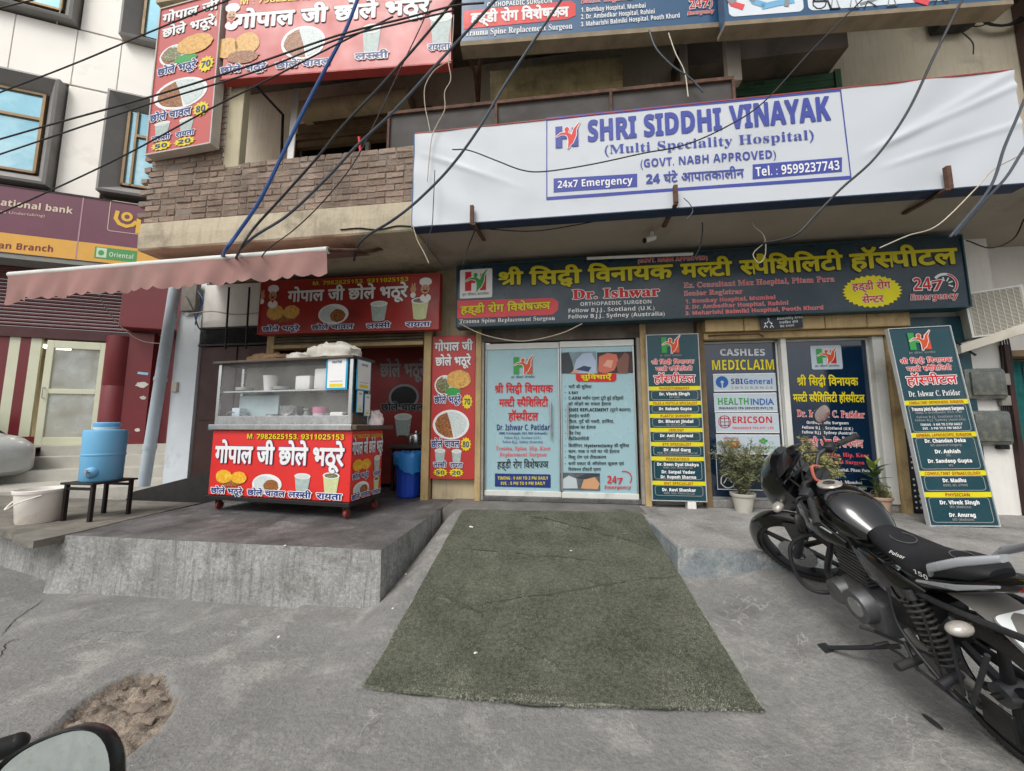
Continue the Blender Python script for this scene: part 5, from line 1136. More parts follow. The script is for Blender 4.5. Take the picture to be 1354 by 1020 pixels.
for k, s_ in enumerate(FAC[:14]):
    z = .90 - k * .066; Bd.text(s_, .075, .075 + min(.66, .026 * len(s_)), z, .026, WHT, wt=.02, lay=4)
    if k not in (3, 7): Bd.ell('bullet', WHT, (.04, z + .012), .012, .012, 4, 10)
Bd.done()
# small assembly-area plate
Bd = Board.px('assembly_plate', 'small navy assembly area plate under the long dark signboard', 'sign', (1007, 437), (1062, 433), (1010, 418), 4.93, t=.01)
Bd.panel(navy); Bd.tp('Assembly Area', (1027, 423.5), (1061, 421), 3.6, WHT); Bd.tp('एकत्रित होने', (1030, 428.6), (1055, 427), 2.6, WHT); Bd.tp('का स्थान', (1031, 433.4), (1050, 432), 2.6, WHT)
for (x, y, q) in ((1016, 424, 1), (1012, 430, 1), (1020, 430, 1)): c = Bd.L(x, y); Bd.ell('figure_print', WHT, (c[0], c[1] + .02), .011, .011, 3, 10); Bd.line('figure_print', WHT, [(c[0] - .02, c[1] - .035), (c[0], c[1]), (c[0] + .02, c[1] - .035)], .012, 3)
Bd.done()

# ================================================================== sliding glass doors with film
FILM = mat('pale_blue_film', '#9bbcc3', rough=.25, var=.04, vs=1.2, spec=.5, dirt='#88a6ad', ds=.8, dth=.58)
def leaf(name, label, x0, x1, y, z0=.575, z1=2.70):
    r = thing(name, label, 'door', (x0, y, z0)); W_, H_ = x1 - x0, z1 - z0
    for nm, a, b, c_, d_ in (('bottom_rail', 0, 0, W_, .075), ('top_rail', 0, H_ - .085, W_, H_), ('stile', 0, .075, .022, H_ - .085), ('stile', W_ - .022, .075, W_, H_ - .085)):
        m = M(); m.bbox((a, -.02, b), (c_, .02, d_), .006); m.build(nm, white_frame if 'rail' in nm else alu, r)
    m = M(); m.box((.022, -.004, .075), (W_ - .022, .004, H_ - .085)); m.build('pane', FILM, r); return r, W_, H_
def sub_board(root, o, W_, H_, yaw=0):
    B = Board.__new__(Board); B.W, B.H, B.t = W_, H_, 0; B.mw = Matrix.Translation(Vector(o)); B.root = root; B.inv = B.mw.inverted(); B.n = Vector((0, -1, 0)); B.o = Vector(o); B.parts = {}; B.disp = None
    inv = parent_matrix(root).inverted()
    def done(B=B):
        for (part, mn), (b, m) in B.parts.items():
            b.v = [B.mw @ v for v in b.v]; b.build(part, m, root, world=True, weld=False, kind='stuff' if part in ('lettering', 'bullet', 'photo_print', 'card_logo') else None)
        B.parts = {}
    B.done = done; return B
lf, W_, H_ = leaf('sliding_door', 'left sliding glass door filmed pale blue with red Hindi lettering', -1.075, -.02, 5.165)
Bd = sub_board(lf, (-1.075, 5.158, .575), W_, H_)
a_, b_ = Bd.L(679, 495), Bd.L(704, 472); emblem(Bd, ((a_[0] + b_[0]) / 2, (a_[1] + b_[1]) / 2), b_[0] - a_[0], b_[1] - a_[1], GRN, ORG, ORG, True)
kw = dict(wt=.03, lay=3)
Bd.tp('श्री सिद्धी विनायक', (654, 519.5), (731, 519), 9, REDP, **kw); Bd.tp('मल्टी स्पैशिलिटी', (660, 537.5), (724.5, 537.5), 9, REDP, **kw); Bd.tp('हॉस्पीटल', (672.5, 556), (711.5, 556), 9.5, REDP, **kw)
Bd.tp('Dr. Ishwar C. Patidar', (656.5, 569), (727, 569), 7.5, NAV, lay=3); Bd.tp('MBBS, D-Orthopedic, DICS, DNB (Orthopedic)', (660, 574.6), (724, 574.6), 3, NAV, lay=3); Bd.tp('Fellow B.J.J., Scotland (U.K.)', (667, 580.5), (716, 580.5), 3.2, NAV, st='r', lay=3); Bd.tp('Fellow B.J.J., Sydney (Australia)', (664.7, 586), (718, 586), 3.2, NAV, st='r', lay=3)
Bd.tp('Trauma, Spine, Hip, Knee', (655.5, 595.5), (728, 595.5), 5.2, PNK, st='s', lay=3); Bd.tp('Replacement Surgeon', (660.5, 603.5), (723, 603.5), 5.2, PNK, st='s', lay=3); Bd.tp('हड्डी रोग विशेषज्ञ', (657.5, 619.5), (725, 619), 8.5, BLK, wt=.01, lay=3)
Bd.rp('navy_box', NAV, (654.4, 643.5), (728, 627.5), .012, 2); Bd.tp('TIMING : 9 AM TO 2 PM DAILY', (658, 634.3), (725, 634.3), 4, YEL, lay=4); Bd.tp('EVE. : 5 PM TO 9 PM DAILY', (662, 641.2), (721, 641.2), 4, YEL, lay=4)
Bd.tp('Sliding glass works', (684, 462), (730, 462), 2.6, TXR, st='i', lay=18) if False else None
Bd.done()
def handle(root, x, y, z0, z1):
    m = M(); m.cyl((x, y - .045, z0), (x, y - .045, z1), .013, n=12)
    for z in (z0 + .06, z1 - .06): m.cyl((x, y, z), (x, y - .045, z), .009, n=8)
    m.build('handle', alu, root, smooth=True, world=True)
a, b = P(728, 532, Y=5.11), P(728, 579, Y=5.11); handle(lf, a.x, 5.16, b.z, a.z)
lf, W_, H_ = leaf('sliding_door', 'right sliding glass door with facilities list in Hindi and photographs', -.015, .985, 5.135)
Bd = sub_board(lf, (-.015, 5.128, .575), W_, H_)
Bd.rp('photo_print', mat('photo_teal', '#7d9097', var=.3, vs=4), (741, 494), (788, 465), 0, 2)
sh_ = lambda m, pts, lay, part='photo_print': Bd.poly(part, m, [Bd.L(*p) for p in pts], lay)
sh_(ink('photo_dark', '#3b4146'), [(741, 494), (741, 468), (752, 466), (757, 480), (760, 494)], 3); sh_(ink('shirt', '#a9b8cd'), [(757, 494), (762, 476), (770, 468), (782, 467), (788, 478), (788, 494)], 4); sh_(ink('tablet', '#31445e'), [(761, 489), (772, 484), (782, 486), (778, 492)], 5); sh_(SKN, [(754, 494), (760, 489), (766, 491), (762, 494)], 6)
Bd.rp('photo_print', mat('photo_brown', '#3a2f2d', var=.4, vs=5), (790, 494), (837, 465), 0, 2); sh_(ink('skin_red', '#c8705d'), [(791, 492), (792, 472), (803, 467), (815, 469), (818, 478), (812, 490), (800, 494)], 3); sh_(ink('skin_light', '#dba289'), [(797, 484), (803, 476), (811, 477), (808, 487)], 4); sh_(ink('skin_dim', '#7c564b'), [(817, 494), (815, 480), (826, 466), (832, 470), (830, 494)], 4.5)
quad(Bd, 'red_tab', REDP, [(764, 505), (812, 505), (815, 502), (815, 494), (761.5, 494), (761.5, 502)], 3); Bd.tp('सुविधाएँ', (768, 501.5), (808, 501.5), 5.2, YEL, wt=.03, out=BRN, ow=.03, lay=5)
LY = [300, 337, 373, 410, 448, 487, 523, 560, 598, 634, 678, 715, 752, 793, 830]; LX = [690, 605, 895, 815, 942, 678, 835, 718, 622, 675, 932, 870, 785, 898, 750]
FAC2 = list(FAC); FAC2[2] = 'C-ARM मशीन द्वारा टूटी हुई हड्डियों'
for k, s_ in enumerate(FAC2):
    y = 450 + (LY[k] + 9) / 4.857; Bd.tp(s_, (751.5, y), (640 + LX[k] / 4.857, y), 3.6, BLK, wt=.012, lay=3)
    if k not in (3, 7, 14): c = Bd.L(747.5, y - 1.8); Bd.ell('bullet', BLK, c, .006, .006, 3, 8)
Bd.rp('photo_print', mat('photo_grey', '#5b6064', var=.45, vs=5), (741, 648), (793, 626), 0, 2); sh_(ink('glove', '#b9c3c6'), [(742, 646), (744, 634), (752, 629), (762, 633), (764, 646)], 3); sh_(SKN, [(768, 646), (772, 634), (786, 630), (793, 640), (790, 647)], 3); sh_(ink('photo_dark', '#3b4146'), [(760, 632), (778, 626), (793, 626), (793, 629), (774, 634)], 4)
clock247(Bd, (802.5, 639), (824, 639.5), 10, (799, 646.3), (834.5, 646.3), 4.2, (826, 632), 9, False)
Bd.done()
a, b = P(751, 534, Y=5.08), P(751, 579, Y=5.08); handle(lf, a.x, 5.13, b.z, a.z)
# shop windows
NV = mat('window_navy_film', '#0f2740', rough=.10, var=.15, vs=1.5, spec=.8, coat=.6, dirt='#223846', ds=.8, dth=.55)
def shopwin(label, x0, x1, y=5.19):
    r = thing('shop_window', label, 'window', (x0, y, .6)); m = M(); m.box((0, 0, 0), (x1 - x0, .012, 2.05)); m.build('pane', NV, r)
    for a, b, c_, d_ in ((0, 0, x1 - x0, .03), (0, 2.02, x1 - x0, 2.05), (0, .03, .02, 2.02), (x1 - x0 - .02, .03, x1 - x0, 2.02)):
        m = M(); m.bbox((a, -.02, b), (c_, 0, d_), .004); m.build('window_frame', white_frame if x0 > 2.5 or a > .1 else alu, r)
    return r
r = shopwin('left shop window with navy film and insurance company cards', 1.88, 2.80); Bd = sub_board(r, (1.88, 5.189, .6), .92, 2.05)
Bd.tp('CASHLES', (951.5, 470.5), (1012, 470.5), 8.5, ink('pale_lettering', '#c9ced2'), wt=.02, lay=3); Bd.tp('MEDICLAIM', (940.5, 489.5), (1025, 489), 13, YEL, lay=3)
cards = (((944, 517.5), (1024.5, 494)), ((945, 545), (1026, 520)), ((947, 572), (1028.5, 547)), ((948, 599), (1030, 575.5)), ((949, 647), (1031, 601)))
CARD = ink('card', '#b9c6cf')
for k, (a, b) in enumerate(cards): Bd.rp('card', CARD if k < 4 else ink('dark_card', '#26333d'), a, b, 0, 2); p_, q_ = Bd.L(*a), Bd.L(*b); Bd.frame('card_edge', WHT, p_, q_, .008, 0, 3)
c = Bd.L(954.5, 505.5); Bd.ell('card_logo', ink('bank_blue', '#2a5fa8'), c, .078, .078, 4); Bd.ell('card_logo', CARD, (c[0], c[1]), .02, .02, 5, 12); Bd.rect('card_logo', CARD, (c[0] - .008, c[1] - .078), (c[0] + .008, c[1]), 5.3)
Bd.tp('SBI', (966, 508), (982.5, 508), 7, NAV, lay=4); Bd.tp('General', (983, 508), (1022, 508), 7, ink('bank_blue', '#2a5fa8'), lay=4); Bd.tp('I N S U R A N C E', (967, 514), (1022, 514), 2.6, GREY, lay=4)
Bd.tp('HEALTH', (948.5, 535.5), (991, 535.5), 9, GRN, lay=4); Bd.tp('INDIA', (992, 535.5), (1023, 535.5), 8, ink('bank_blue', '#2a5fa8'), st='r', lay=4, wt=.02); Bd.tp('INSURANCE TPA SERVICES PVT.LTD.', (950, 541.5), (1023, 541.5), 3, BLK, lay=4)
Bd.tp('ERICSON', (967.5, 559.5), (1022, 559.5), 8.5, REDP, lay=4); Bd.tp('INSURANCE TPA PVT. LTD', (968, 567.5), (1023, 567.5), 3, PNK, lay=4); c = Bd.L(958, 558); Bd.line('card_logo', REDP, [(c[0] + .075 * math.cos(t * .5), c[1] + .08 * math.sin(t * .5)) for t in range(13)], .010, 4, True)
for q in (-.045, 0, .045): Bd.line('card_logo', BLK, [(c[0] + q, c[1] - .065), (c[0] + q * 1.2, c[1]), (c[0] + q, c[1] + .065)], .008, 4.4); Bd.line('card_logo', REDP, [(c[0] - .065, c[1] + q), (c[0] + .065, c[1] + q)], .008, 4.7)
Bd.tp('ADITYA BIRLA', (957, 581), (976, 581), 2.6, REDP, lay=4); Bd.rp('card_logo', ink('card_orange', '#b8642a'), (958, 592.5), (977.5, 583), 0, 4); c = Bd.L(967.5, 588); Bd.ell('card_logo', YEL, c, .05, .03, 5); Bd.ell('card_logo', ORG, (c[0], c[1] - .01), .035, .02, 6)
for dx, dy in ((0, 0), (-.03, -.02), (.03, -.02), (0, -.045)): c = Bd.L(1009, 581); Bd.ell('card_logo', GRN, (c[0] + dx, c[1] + dy), .022, .018, 4 + abs(dx) * 8 - dy * 9, 10)
Bd.tp('PARAMOUNT', (991, 594), (1026, 594), 3.4, GRN, st='s', lay=4)
c = Bd.L(962, 636); Bd.line('card_logo', WHT, [(c[0] + .08 * math.cos(t * .5) * (1 + .1 * (t % 2)), c[1] + .09 * math.sin(t * .5)) for t in range(13)], .014, 4, True); Bd.line('card_logo', WHT, [(c[0] - .05, c[1] - .03), (c[0], c[1] + .05), (c[0] + .05, c[1] - .02)], .014, 4.4); c = Bd.L(956, 606); Bd.line('card_logo', GREY, [(c[0] - .03, c[1] - .05), (c[0] + .03, c[1] + .02)], .02, 4)
Bd.done()
r = shopwin('right shop window with navy film and yellow Hindi hospital name', 2.865, 3.86); Bd = sub_board(r, (2.865, 5.189, .6), .995, 2.05)
Bd.rp('emblem_ground', CARD, (1073.5, 489), (1111.5, 456.5), .02, 2); a_, b_ = Bd.L(1080, 481), Bd.L(1104, 461); emblem(Bd, ((a_[0] + b_[0]) / 2, (a_[1] + b_[1]) / 2), b_[0] - a_[0], b_[1] - a_[1], GRN, ORG, REDP, True)
Bd.tp('श्री सिद्धी विनायक', (1053.8, 509.5), (1134.6, 510), 9.5, YEL, wt=.03, lay=3); Bd.tp('मल्टी स्पैशिलिटी हॉस्पीटल', (1049, 531), (1143, 532), 9, YEL, wt=.03, lay=3)
Bd.tp('Dr. Ishwar C. Patidar', (1053.8, 551), (1143, 553), 8.5, REDP, st='s', out=WHT, ow=.04, lay=5); Bd.tp('Orthopaedic Surgeon', (1066, 560.5), (1122, 561.5), 3.6, WHT, lay=3); Bd.tp('Fellow B.J.J., Scotland (U.K.)', (1060, 567), (1128, 569), 3.6, WHT, lay=3); Bd.tp('Fellow B.J.J., Sydney (Australia)', (1060, 573.3), (1133, 575), 3.6, WHT, lay=3)
Bd.tp('हड्डी रोग विशेषज्ञ', (1060, 590), (1141, 592), 9, REDP, out=WHT, ow=.04, lay=5, wt=.01); Bd.tp('Trauma, Spine, Hip, Knee', (1060, 602.5), (1149, 605), 5, PNK, st='s', lay=3); Bd.tp('Replacement Surgeon', (1076, 612), (1143, 614.5), 5, PNK, st='s', lay=3)
for s_, y, x1_ in (('Consultant Max Hospital, Pitam Pura', 622, 1150), ('Senior Registrar', 630, 1110), ('Bombay Hospital, Mumbai', 638, 1140), ('Dr. Ambedkar Hospital, Rohini', 645, 1146), ('Maharishi Balmiki Hospital, Pooth Khurd', 652, 1152)): Bd.tp(s_, (1066, y), (x1_, y + 2.5), 4, WHT, st='s', lay=3)
Bd.done()

# ================================================================== bank signboard
bo = BP0 + BN * .50
def bp_(px, py): return PP(px, py, bo, BN)
q = bp_(180, 344); ql = q - BD * 3.6
Bd = Board('bank_signboard', 'maroon and yellow bank signboard over the bank entrance at the left', 'signboard', (q.x - BD.x * 3.6, q.y - BD.y * 3.6, 5.0), 5.4, 1.42, t=.25, yaw=byaw)
Bd.panel(mat('bank_sign_maroon', '#6b3348', rough=.4, var=.08, vs=1, dirt='#5a2b3c', ds=.8, dth=.55), mat('dark_trim', '#3a2a2c'), fr=.01)
yz = (Bd.L(0, 308)[1] + Bd.L(180, 328)[1]) / 2
Bd.rect('yellow_strip', ink('bank_yellow', '#e0a94a'), (0, .0), (Bd.W, yz), 1)
x_ = Bd.L(107, 290)[0]; Bd.rect('joint_strip', ink('joint', '#b08b93'), (x_ - .012, 0), (x_ + .012, Bd.H), 2)
TB = ink('bank_text', '#d9c6b0'); Bd.tp('national bank', (-10, 270.5), (96, 283), 8.5, TB, wt=.01, lay=3); Bd.tp('(A Govt. of India Undertaking)', (-58, 276.5), (60, 287.5), 3.6, TB, st='r', lay=3); Bd.tp('an Branch', (-3, 328.5), (71, 333.5), 8.5, ink('bank_text_dark', '#7a2c33'), lay=3)
a, b = Bd.L(142, 305), Bd.L(200, 273); Bd.frame('logo_frame', TB, (a[0], a[1]), (b[0], b[1]), .012, .05, 3)
LG = ink('logo_yellow', '#e3b23c'); c = Bd.L(168, 290)
Bd.line('logo', LG, [(c[0] - .17, c[1] + .16), (c[0] - .19, c[1] - .02), (c[0] - .12, c[1] - .13), (c[0], c[1] - .17), (c[0] + .1, c[1] - .13), (c[0] + .17, c[1] - .03)], .075, 4); Bd.rect('logo', LG, (c[0] + .17, c[1] - .30), (c[0] + .25, c[1] + .16), 4.3); Bd.ell('logo', LG, (c[0] - .0, c[1] + .05), .10, .11, 4.6); Bd.ell('logo', MATS['bank_sign_maroon'], (c[0], c[1] + .05), .045, .05, 5.5)
a, b = Bd.L(124, 344), Bd.L(182, 330); gz_ = (a[1] + b[1]) / 2; Bd.rect('green_label', ink('label_green', '#4f9a55'), (a[0], gz_ - .13), (b[0], gz_ + .13), 3); Bd.rect('green_label', ink('label_pale', '#c9dcc4'), (a[0] + .03, gz_ - .10), (a[0] + .2, gz_ + .11), 4); Bd.ell('green_label', MATS['print_label_green'], (a[0] + .11, gz_), .05, .06, 5)
Bd.text('Oriental', a[0] + .24, b[0] - .05, gz_ - .06, .10, ink('label_pale', '#c9dcc4'), lay=5)
Bd.done()
# ================================================================== awning
ac = mat('dusty_pink_canvas', '#a07c76', rough=.95, var=.1, vs=1.5, dirt='#85746c', ds=.8, dth=.5, bump=.1, bs=60, spec=.1)
A0, A1 = P(16, 364, Y=3.62), P(434, 331, Y=3.62)
aw = thing('awning', 'dusty pink scalloped awning with white front bar over the food cart', 'awning', (A0.x, 3.62, A0.z))
m = M(); m.cyl(A0 - Vector((.02, 0, 0)), A1, .040, n=12); m.build('front_bar', white_frame, aw, smooth=True, world=True)
m = M(); n_ = 240; L_ = (A1 - A0).length; vs = []
NZ = 6
for i in range(n_ + 1):
    t = i / n_; p = A0.lerp(A1, t); drop = .325 + .035 * abs(math.sin(t * math.pi * 24)) + (.07 * (1 - t / .04) if t < .04 else 0) - .05 * t
    for k in range(NZ + 1):
        u = k / NZ; vs.append((p.x + (.02 * u if t > .03 else .0), p.y - .033 + .03 * u * math.sin(t * 38 + 1.2 * math.sin(t * 9)) + .012 * math.sin(t * 90 + u * 3) * u, p.z - drop * u + .0))
fs = [(i * (NZ + 1) + k, (i + 1) * (NZ + 1) + k, (i + 1) * (NZ + 1) + k + 1, i * (NZ + 1) + k + 1) for i in range(n_) for k in range(NZ)]
m.add(vs, fs); m.build('valance', ac, aw, smooth=True, world=True)
m = M(); vs = []
for i in range(41):
    p = A0.lerp(A1, i / 40)
    for k in range(6): u = k / 5; vs.append((p.x, 3.62 + .9 * u, p.z + .03 + .33 * u))
m.add(vs, [(i * 6 + k, i * 6 + 6 + k, i * 6 + 7 + k, i * 6 + k + 1) for i in range(40) for k in range(5)]); m.build('canvas', ac, aw, smooth=True, world=True)
m = M(); e = P(530, 324, Y=4.75); m.tube([A1, A1.lerp(e, .55) + Vector((0, 0, -.05)), e], .022, 8); m.tube([P(445, 350, Y=5.0), P(536, 338, Y=5.0)], .02, 8); m.build('folding_arm', rust, aw, world=True)
m = M(); m.bbox(e - Vector((.05, .05, .09)), e + Vector((.05, .05, .08)), .01); m.build('arm_bracket', white_frame, aw, world=True)

# ================================================================== food cart
ang = R_(6); W = 2.02; FR = Vector((-2.33, 3.92, .506)); FLc = FR + Vector((-math.cos(ang) * W, math.sin(ang) * W, 0))
CM = Matrix.Translation(FLc) @ Matrix.Rotation(-ang, 4, 'Z'); D = .62
cart = thing('food_cart', 'red food cart with glass display case and Hindi menu lettering on castors', 'food cart', mtx=CM)
steel = mat('brushed_steel', '#c6c8c7', rough=.24, var=.08, vs=5, metal=.9, dirt='#8f8a82', ds=2.5, dth=.62)
dsteel = mat('tarnished_steel', '#5c534b', rough=.5, var=.2, vs=5, metal=.5)
CR = mat('cart_red_vinyl', '#d9302c', rough=.35, var=.05, vs=1.2, spec=.5, dirt='#a82d28', ds=1.1, dth=.63)
m = M(); m.bbox((.01, .01, .185), (W - .01, D - .01, .975), .008); m.build('cabinet', CR, cart)
m = M(); m.bbox((-.01, -.015, .135), (W + .01, D + .01, .183), .006); m.build('base_frame', black_pl, cart)
m = M(); m.bbox((-.03, -.03, .977), (W + .0, D * .55, 1.045), .008); m.build('counter', steel, cart)
m = M(); m.bbox((W + .002, -.02, .982), (W + .06, D + .12, 1.035), .008); m.bbox((0, D * .55 + .002, .982), (W, D + .12, 1.035), .008); m.build('counter_edge', dsteel, cart)
for (x, y) in ((.10, .08), (W - .08, .06), (W - .06, D - .06), (.1, D - .06)):
    m = M(); m.bbox((x - .03, y - .03, .11), (x + .03, y + .03, .135), .004)
    for sx in (-.022, .022): m.box((x + sx - .003, y - .025, .04), (x + sx + .003, y + .02, .115))
    c_ = m.build('castor', rust, cart)
    m = M(); m.lathe([(.001, -.016), (.045, -.016), (.05, -.008), (.05, .008), (.045, .016), (.001, .016)], (x, y + .012, .05), 'X', 18); m.build('wheel', mat('red_rubber', '#8d2a2c', rough=.6, var=.2), c_, smooth=True)
CW0, CW1, CD, CZ0, CZ1 = .03, W - .03, .34, 1.047, 1.80
for (x, y) in ((CW0, .0), (CW1 - .045, .0), (CW0, CD - .03), (CW1 - .045, CD - .03)):
    m = M(); m.bbox((x, y, CZ0), (x + .045, y + .03, CZ1), .004); m.build('case_post', steel, cart)
m = M(); m.bbox((CW0 + .045, .0, CZ0), (CW1 - .045, .03, CZ0 + .10), .004); m.build('case_rail', steel, cart)
m = M(); m.bbox((CW0 - .05, -.045, CZ1), (CW1 + .03, CD + .04, CZ1 + .035), .01); m.build('case_roof', dsteel, cart)
m = M(); m.bbox((CW0 + .045, .03, 1.44), (CW1 - .045, CD - .01, 1.46), .003); m.build('shelf', steel, cart)
m = M(); m.box((CW1 - .035, .03, CZ0), (CW1 - .015, CD - .03, CZ1 - .002)); m.build('side_frame', dsteel, cart)
m = M(); m.box((CW0 + .045, CD - .012, CZ0), (CW1 - .045, CD - .006, CZ1)); m.build('added_back_panel', mat('added_case_backing', '#8f8778', rough=.5, var=.25, vs=3, dirt='#5f574b', ds=3, dth=.5), cart)  # added beige panel to brighten the case, standing for the wall behind
cg = glass('case_glass', (.80, .84, .83, 1), .03, .055)
m = M(); m.box((CW0 + .045, .008, CZ0 + .1), (CW1 - .045, .014, CZ1)); m.build('pane', cg, cart)
m = M(); m.box((CW0 + .01, .03, CZ0), (CW0 + .016, CD - .03, CZ1)); m.build('pane', cg, cart)
B = sub_board(cart, (0, 0, 0), W, .79)
B.mw = CM @ Matrix.Translation((0, .006, .185)); B.inv = B.mw.inverted(); menu_row(B, 'cart'); B.done()
# the right flank: same print, narrower
B = sub_board(cart, (0, 0, 0), D, .79); B.mw = CM @ Matrix.Translation((W - .006, 0, .185)) @ Matrix.Rotation(math.pi / 2, 4, 'Z')
X = lambda u: u * D; Z = lambda v: v * .79
B.text('M. 7982625153, 9311025153', X(.03), X(.97), Z(.89), .04, YEL, lay=3); B.text('गोपाल जी छोले भठूरे', X(.02), X(.97), Z(.66), .13, WHT, wt=.03, out=NAV, ow=.03, lay=4)
bread(B, (X(.20), Z(.50)), X(.15), .065, DOUGHY); bread(B, (X(.44), Z(.50)), X(.15), .06, DOUGHY, 4); B.text('छोले भठूरे', X(.05), X(.52), Z(.31), .05, NAV, wt=.03, out=WHT, ow=.08, lay=6)
cup(B, (X(.80), Z(.47)), X(.2), .2); B.text('लस्सी', X(.68), X(.92), Z(.30), .045, NAV, wt=.03, out=WHT, ow=.08, lay=6)
B.ell('food_print', WHT, (X(.33), Z(.15)), X(.24), .085, 2); B.ell('food_print', RICE, (X(.28), Z(.15)), X(.15), .06, 3, wob=.05); B.ell('food_print', CHOLE, (X(.4), Z(.14)), X(.12), .05, 4, wob=.05)
cup(B, (X(.80), Z(.15)), X(.18), .2, RAITA); B.text('छोले चावल', X(.05), X(.60), Z(.025), .05, NAV, wt=.03, out=WHT, ow=.08, lay=6); B.text('रायता', X(.66), X(.94), Z(.02), .045, NAV, wt=.03, out=WHT, ow=.08, lay=6); B.done()
def on(x, y, z): return CM @ Vector((x, y, z))
def put(m, name, mt, pos, label, cat, rz=-ang, group=None, smooth=True):
    o = m.build(name, mt, smooth=smooth); o.location = pos; o.rotation_euler = (0, 0, rz); return tag(o, label, cat, group)
# payment cards (the code squares left out)
def paycard(x, y, z, w_, h, label, side=False):
    mt = CM @ Matrix.Translation((x, y, z)) @ (Matrix.Rotation(math.pi / 2, 4, 'Z') if side else Matrix())
    b = Board('payment_card', label, 'card', (0, 0, 0), w_, h, t=.006, group='payment cards on the food cart'); b.root.matrix_basis = mt; b.mw = mt
    b.panel(ink('card_blue', '#1f9bc4')); b.rect('white_field', WHT, (.03 * w_, .03 * h), (.97 * w_, .97 * h), 1) if side else b.rect('white_field', WHT, (.08 * w_, .06 * h), (.92 * w_, .95 * h), 1)
    b.text('PAYTM', w_ * .28, w_ * .72, h * .80, h * .075, NAV, lay=3); b.rect('yellow_strip', YEL, (.2 * w_, .09 * h), (.8 * w_, .18 * h), 2); b.rect('thin_line', GREY, (.2 * w_, .25 * h), (.8 * w_, .265 * h), 2); b.done()
paycard(W - .38, -.012, 1.44, .29, .385, 'larger blue rimmed payment card on the front glass of the cart')
paycard(W + .004, .03, 1.44, .26, .36, 'blue rimmed payment card high on the right side of the cart case', True)
paycard(W + .004, .05, 1.18, .11, .26, 'small narrow payment card low on the cart side, nearer the front', True)
paycard(W + .004, .19, 1.14, .11, .27, 'small narrow payment card low on the cart side, farther back', True)
# things in the case and on its roof
pot_s = steel
m = M(); m.lathe([(.001, 0), (.125, 0), (.13, .01), (.13, .21), (.137, .22), (.126, .222), (.122, .02), (.001, .02)], n=28); put(m, 'steel_pot', steel, on(1.02, .17, 1.05), 'tall steel cooking pot at the bottom middle of the display case', 'pot')
m = M(); m.lathe([(.001, 0), (.075, 0), (.083, .12), (.083, .19), (.08, .195), (.001, .195)], n=22); put(m, 'plastic_jar', mat('milky_plastic', '#cfc6c9', rough=.4, var=.06), on(1.48, .12, 1.05), 'milky plastic jar with pink band in the display case', 'jar')
j = bpy.context.scene.objects[-1] if False else None
m = M(); m.lathe([(.084, .12), (.087, .195), (.001, .2)], n=22); o = m.build('jar_lid', mat('pink_plastic', '#c9789a', rough=.4), smooth=True); o.location = on(1.48, .12, 1.055); tag(o, 'pink lid on the milky plastic jar in the display case', 'lid')
m = M(); m.lathe([(.001, 0), (.05, 0), (.05, .1), (.03, .14), (.03, .16), (.04, .165), (.04, .19), (.001, .19)], n=18); put(m, 'glass_bottle', mat('dull_glass', '#7f8580', rough=.2, var=.1), on(1.29, .12, 1.05), 'small dull bottle between the pot and the pink lidded jar', 'bottle')
m = M(); m.bbox((-.09, -.06, 0), (.09, .06, .14), .02); put(m, 'white_box', mat('white_plastic', '#dcdcda', rough=.4, var=.04), on(1.74, .12, 1.05), 'white plastic box at the bottom right of the display case', 'box')
m = M(); m.bbox((0, 0, 0), (.62, .012, .36), .004); o = put(m, 'plastic_sheet', mat('pale_blue_sheet', '#b4c8cc', rough=.35, var=.08, vs=5), on(.17, .19, 1.052), 'pale blue plastic sheet standing at the left inside the display case', 'sheet')
m = M(); m.bbox((-.06, -.05, 0), (.06, .05, .2), .006); put(m, 'small_carton', mat('carton_blue_white', '#b5c7d0', rough=.6, var=.25, vs=12), on(.29, .1, 1.05), 'small blue and white carton at the left bottom of the display case', 'carton')
m = M(); m.tube(spline([(-.22, 0, .02), (-.15, -.02, .13), (0, 0, .12), (.12, .02, .06), (.22, 0, .0)]), .012, 7); put(m, 'hose_loop', mat('grey_hose', '#6d7071', rough=.5), on(.33, .07, 1.06), 'loop of grey hose lying at the left bottom of the display case', 'hose')
SH = 1.462
m = M(); m.lathe([(.001, 0), (.065, 0), (.085, .18), (.09, .19), (.001, .19)], n=20); put(m, 'white_tub', MATS['white_plastic'], on(.70, .14, SH), 'white tub on the shelf of the display case, left of the plate stacks', 'tub')
for k, (x, n_, lb) in enumerate(((.30, 3, 'low stack of white plates at the left end of the shelf'), (.88, 3, 'low stack of white plates in the middle of the shelf'))):
    m = M()
    for q in range(n_): m.lathe([(.001, q * .014), (.07, q * .014), (.1, q * .014 + .016), (.1, q * .014 + .019), (.07, q * .014 + .004)], n=22)
    o = put(m, 'plate_stack', MATS['white_plastic'], on(x, .14, SH), lb, 'plates')
for k, (x, w_, h, lb) in enumerate(((1.24, .17, .17, 'wide white food container on the shelf, left of the card box'), (1.50, .15, .25, 'tall white carton on the shelf beside the front payment card'), (1.72, .12, .27, 'white carton on the shelf behind the front payment card'))):
    m = M(); m.bbox((-w_ / 2 - .02, -.08, 0), (w_ / 2 + .02, .08, h), .015); put(m, 'white_carton', MATS['white_plastic'], on(x, .15, SH), lb, 'carton')
random.seed(9)
sack = mat('white_sack_cloth', '#cdc9bd', rough=.95, var=.1, vs=5, bump=.5, bs=22, spec=.1); brown_s = mat('brown_sack', '#7c6145', rough=.95, var=.3, vs=8, bump=.6, bs=30)
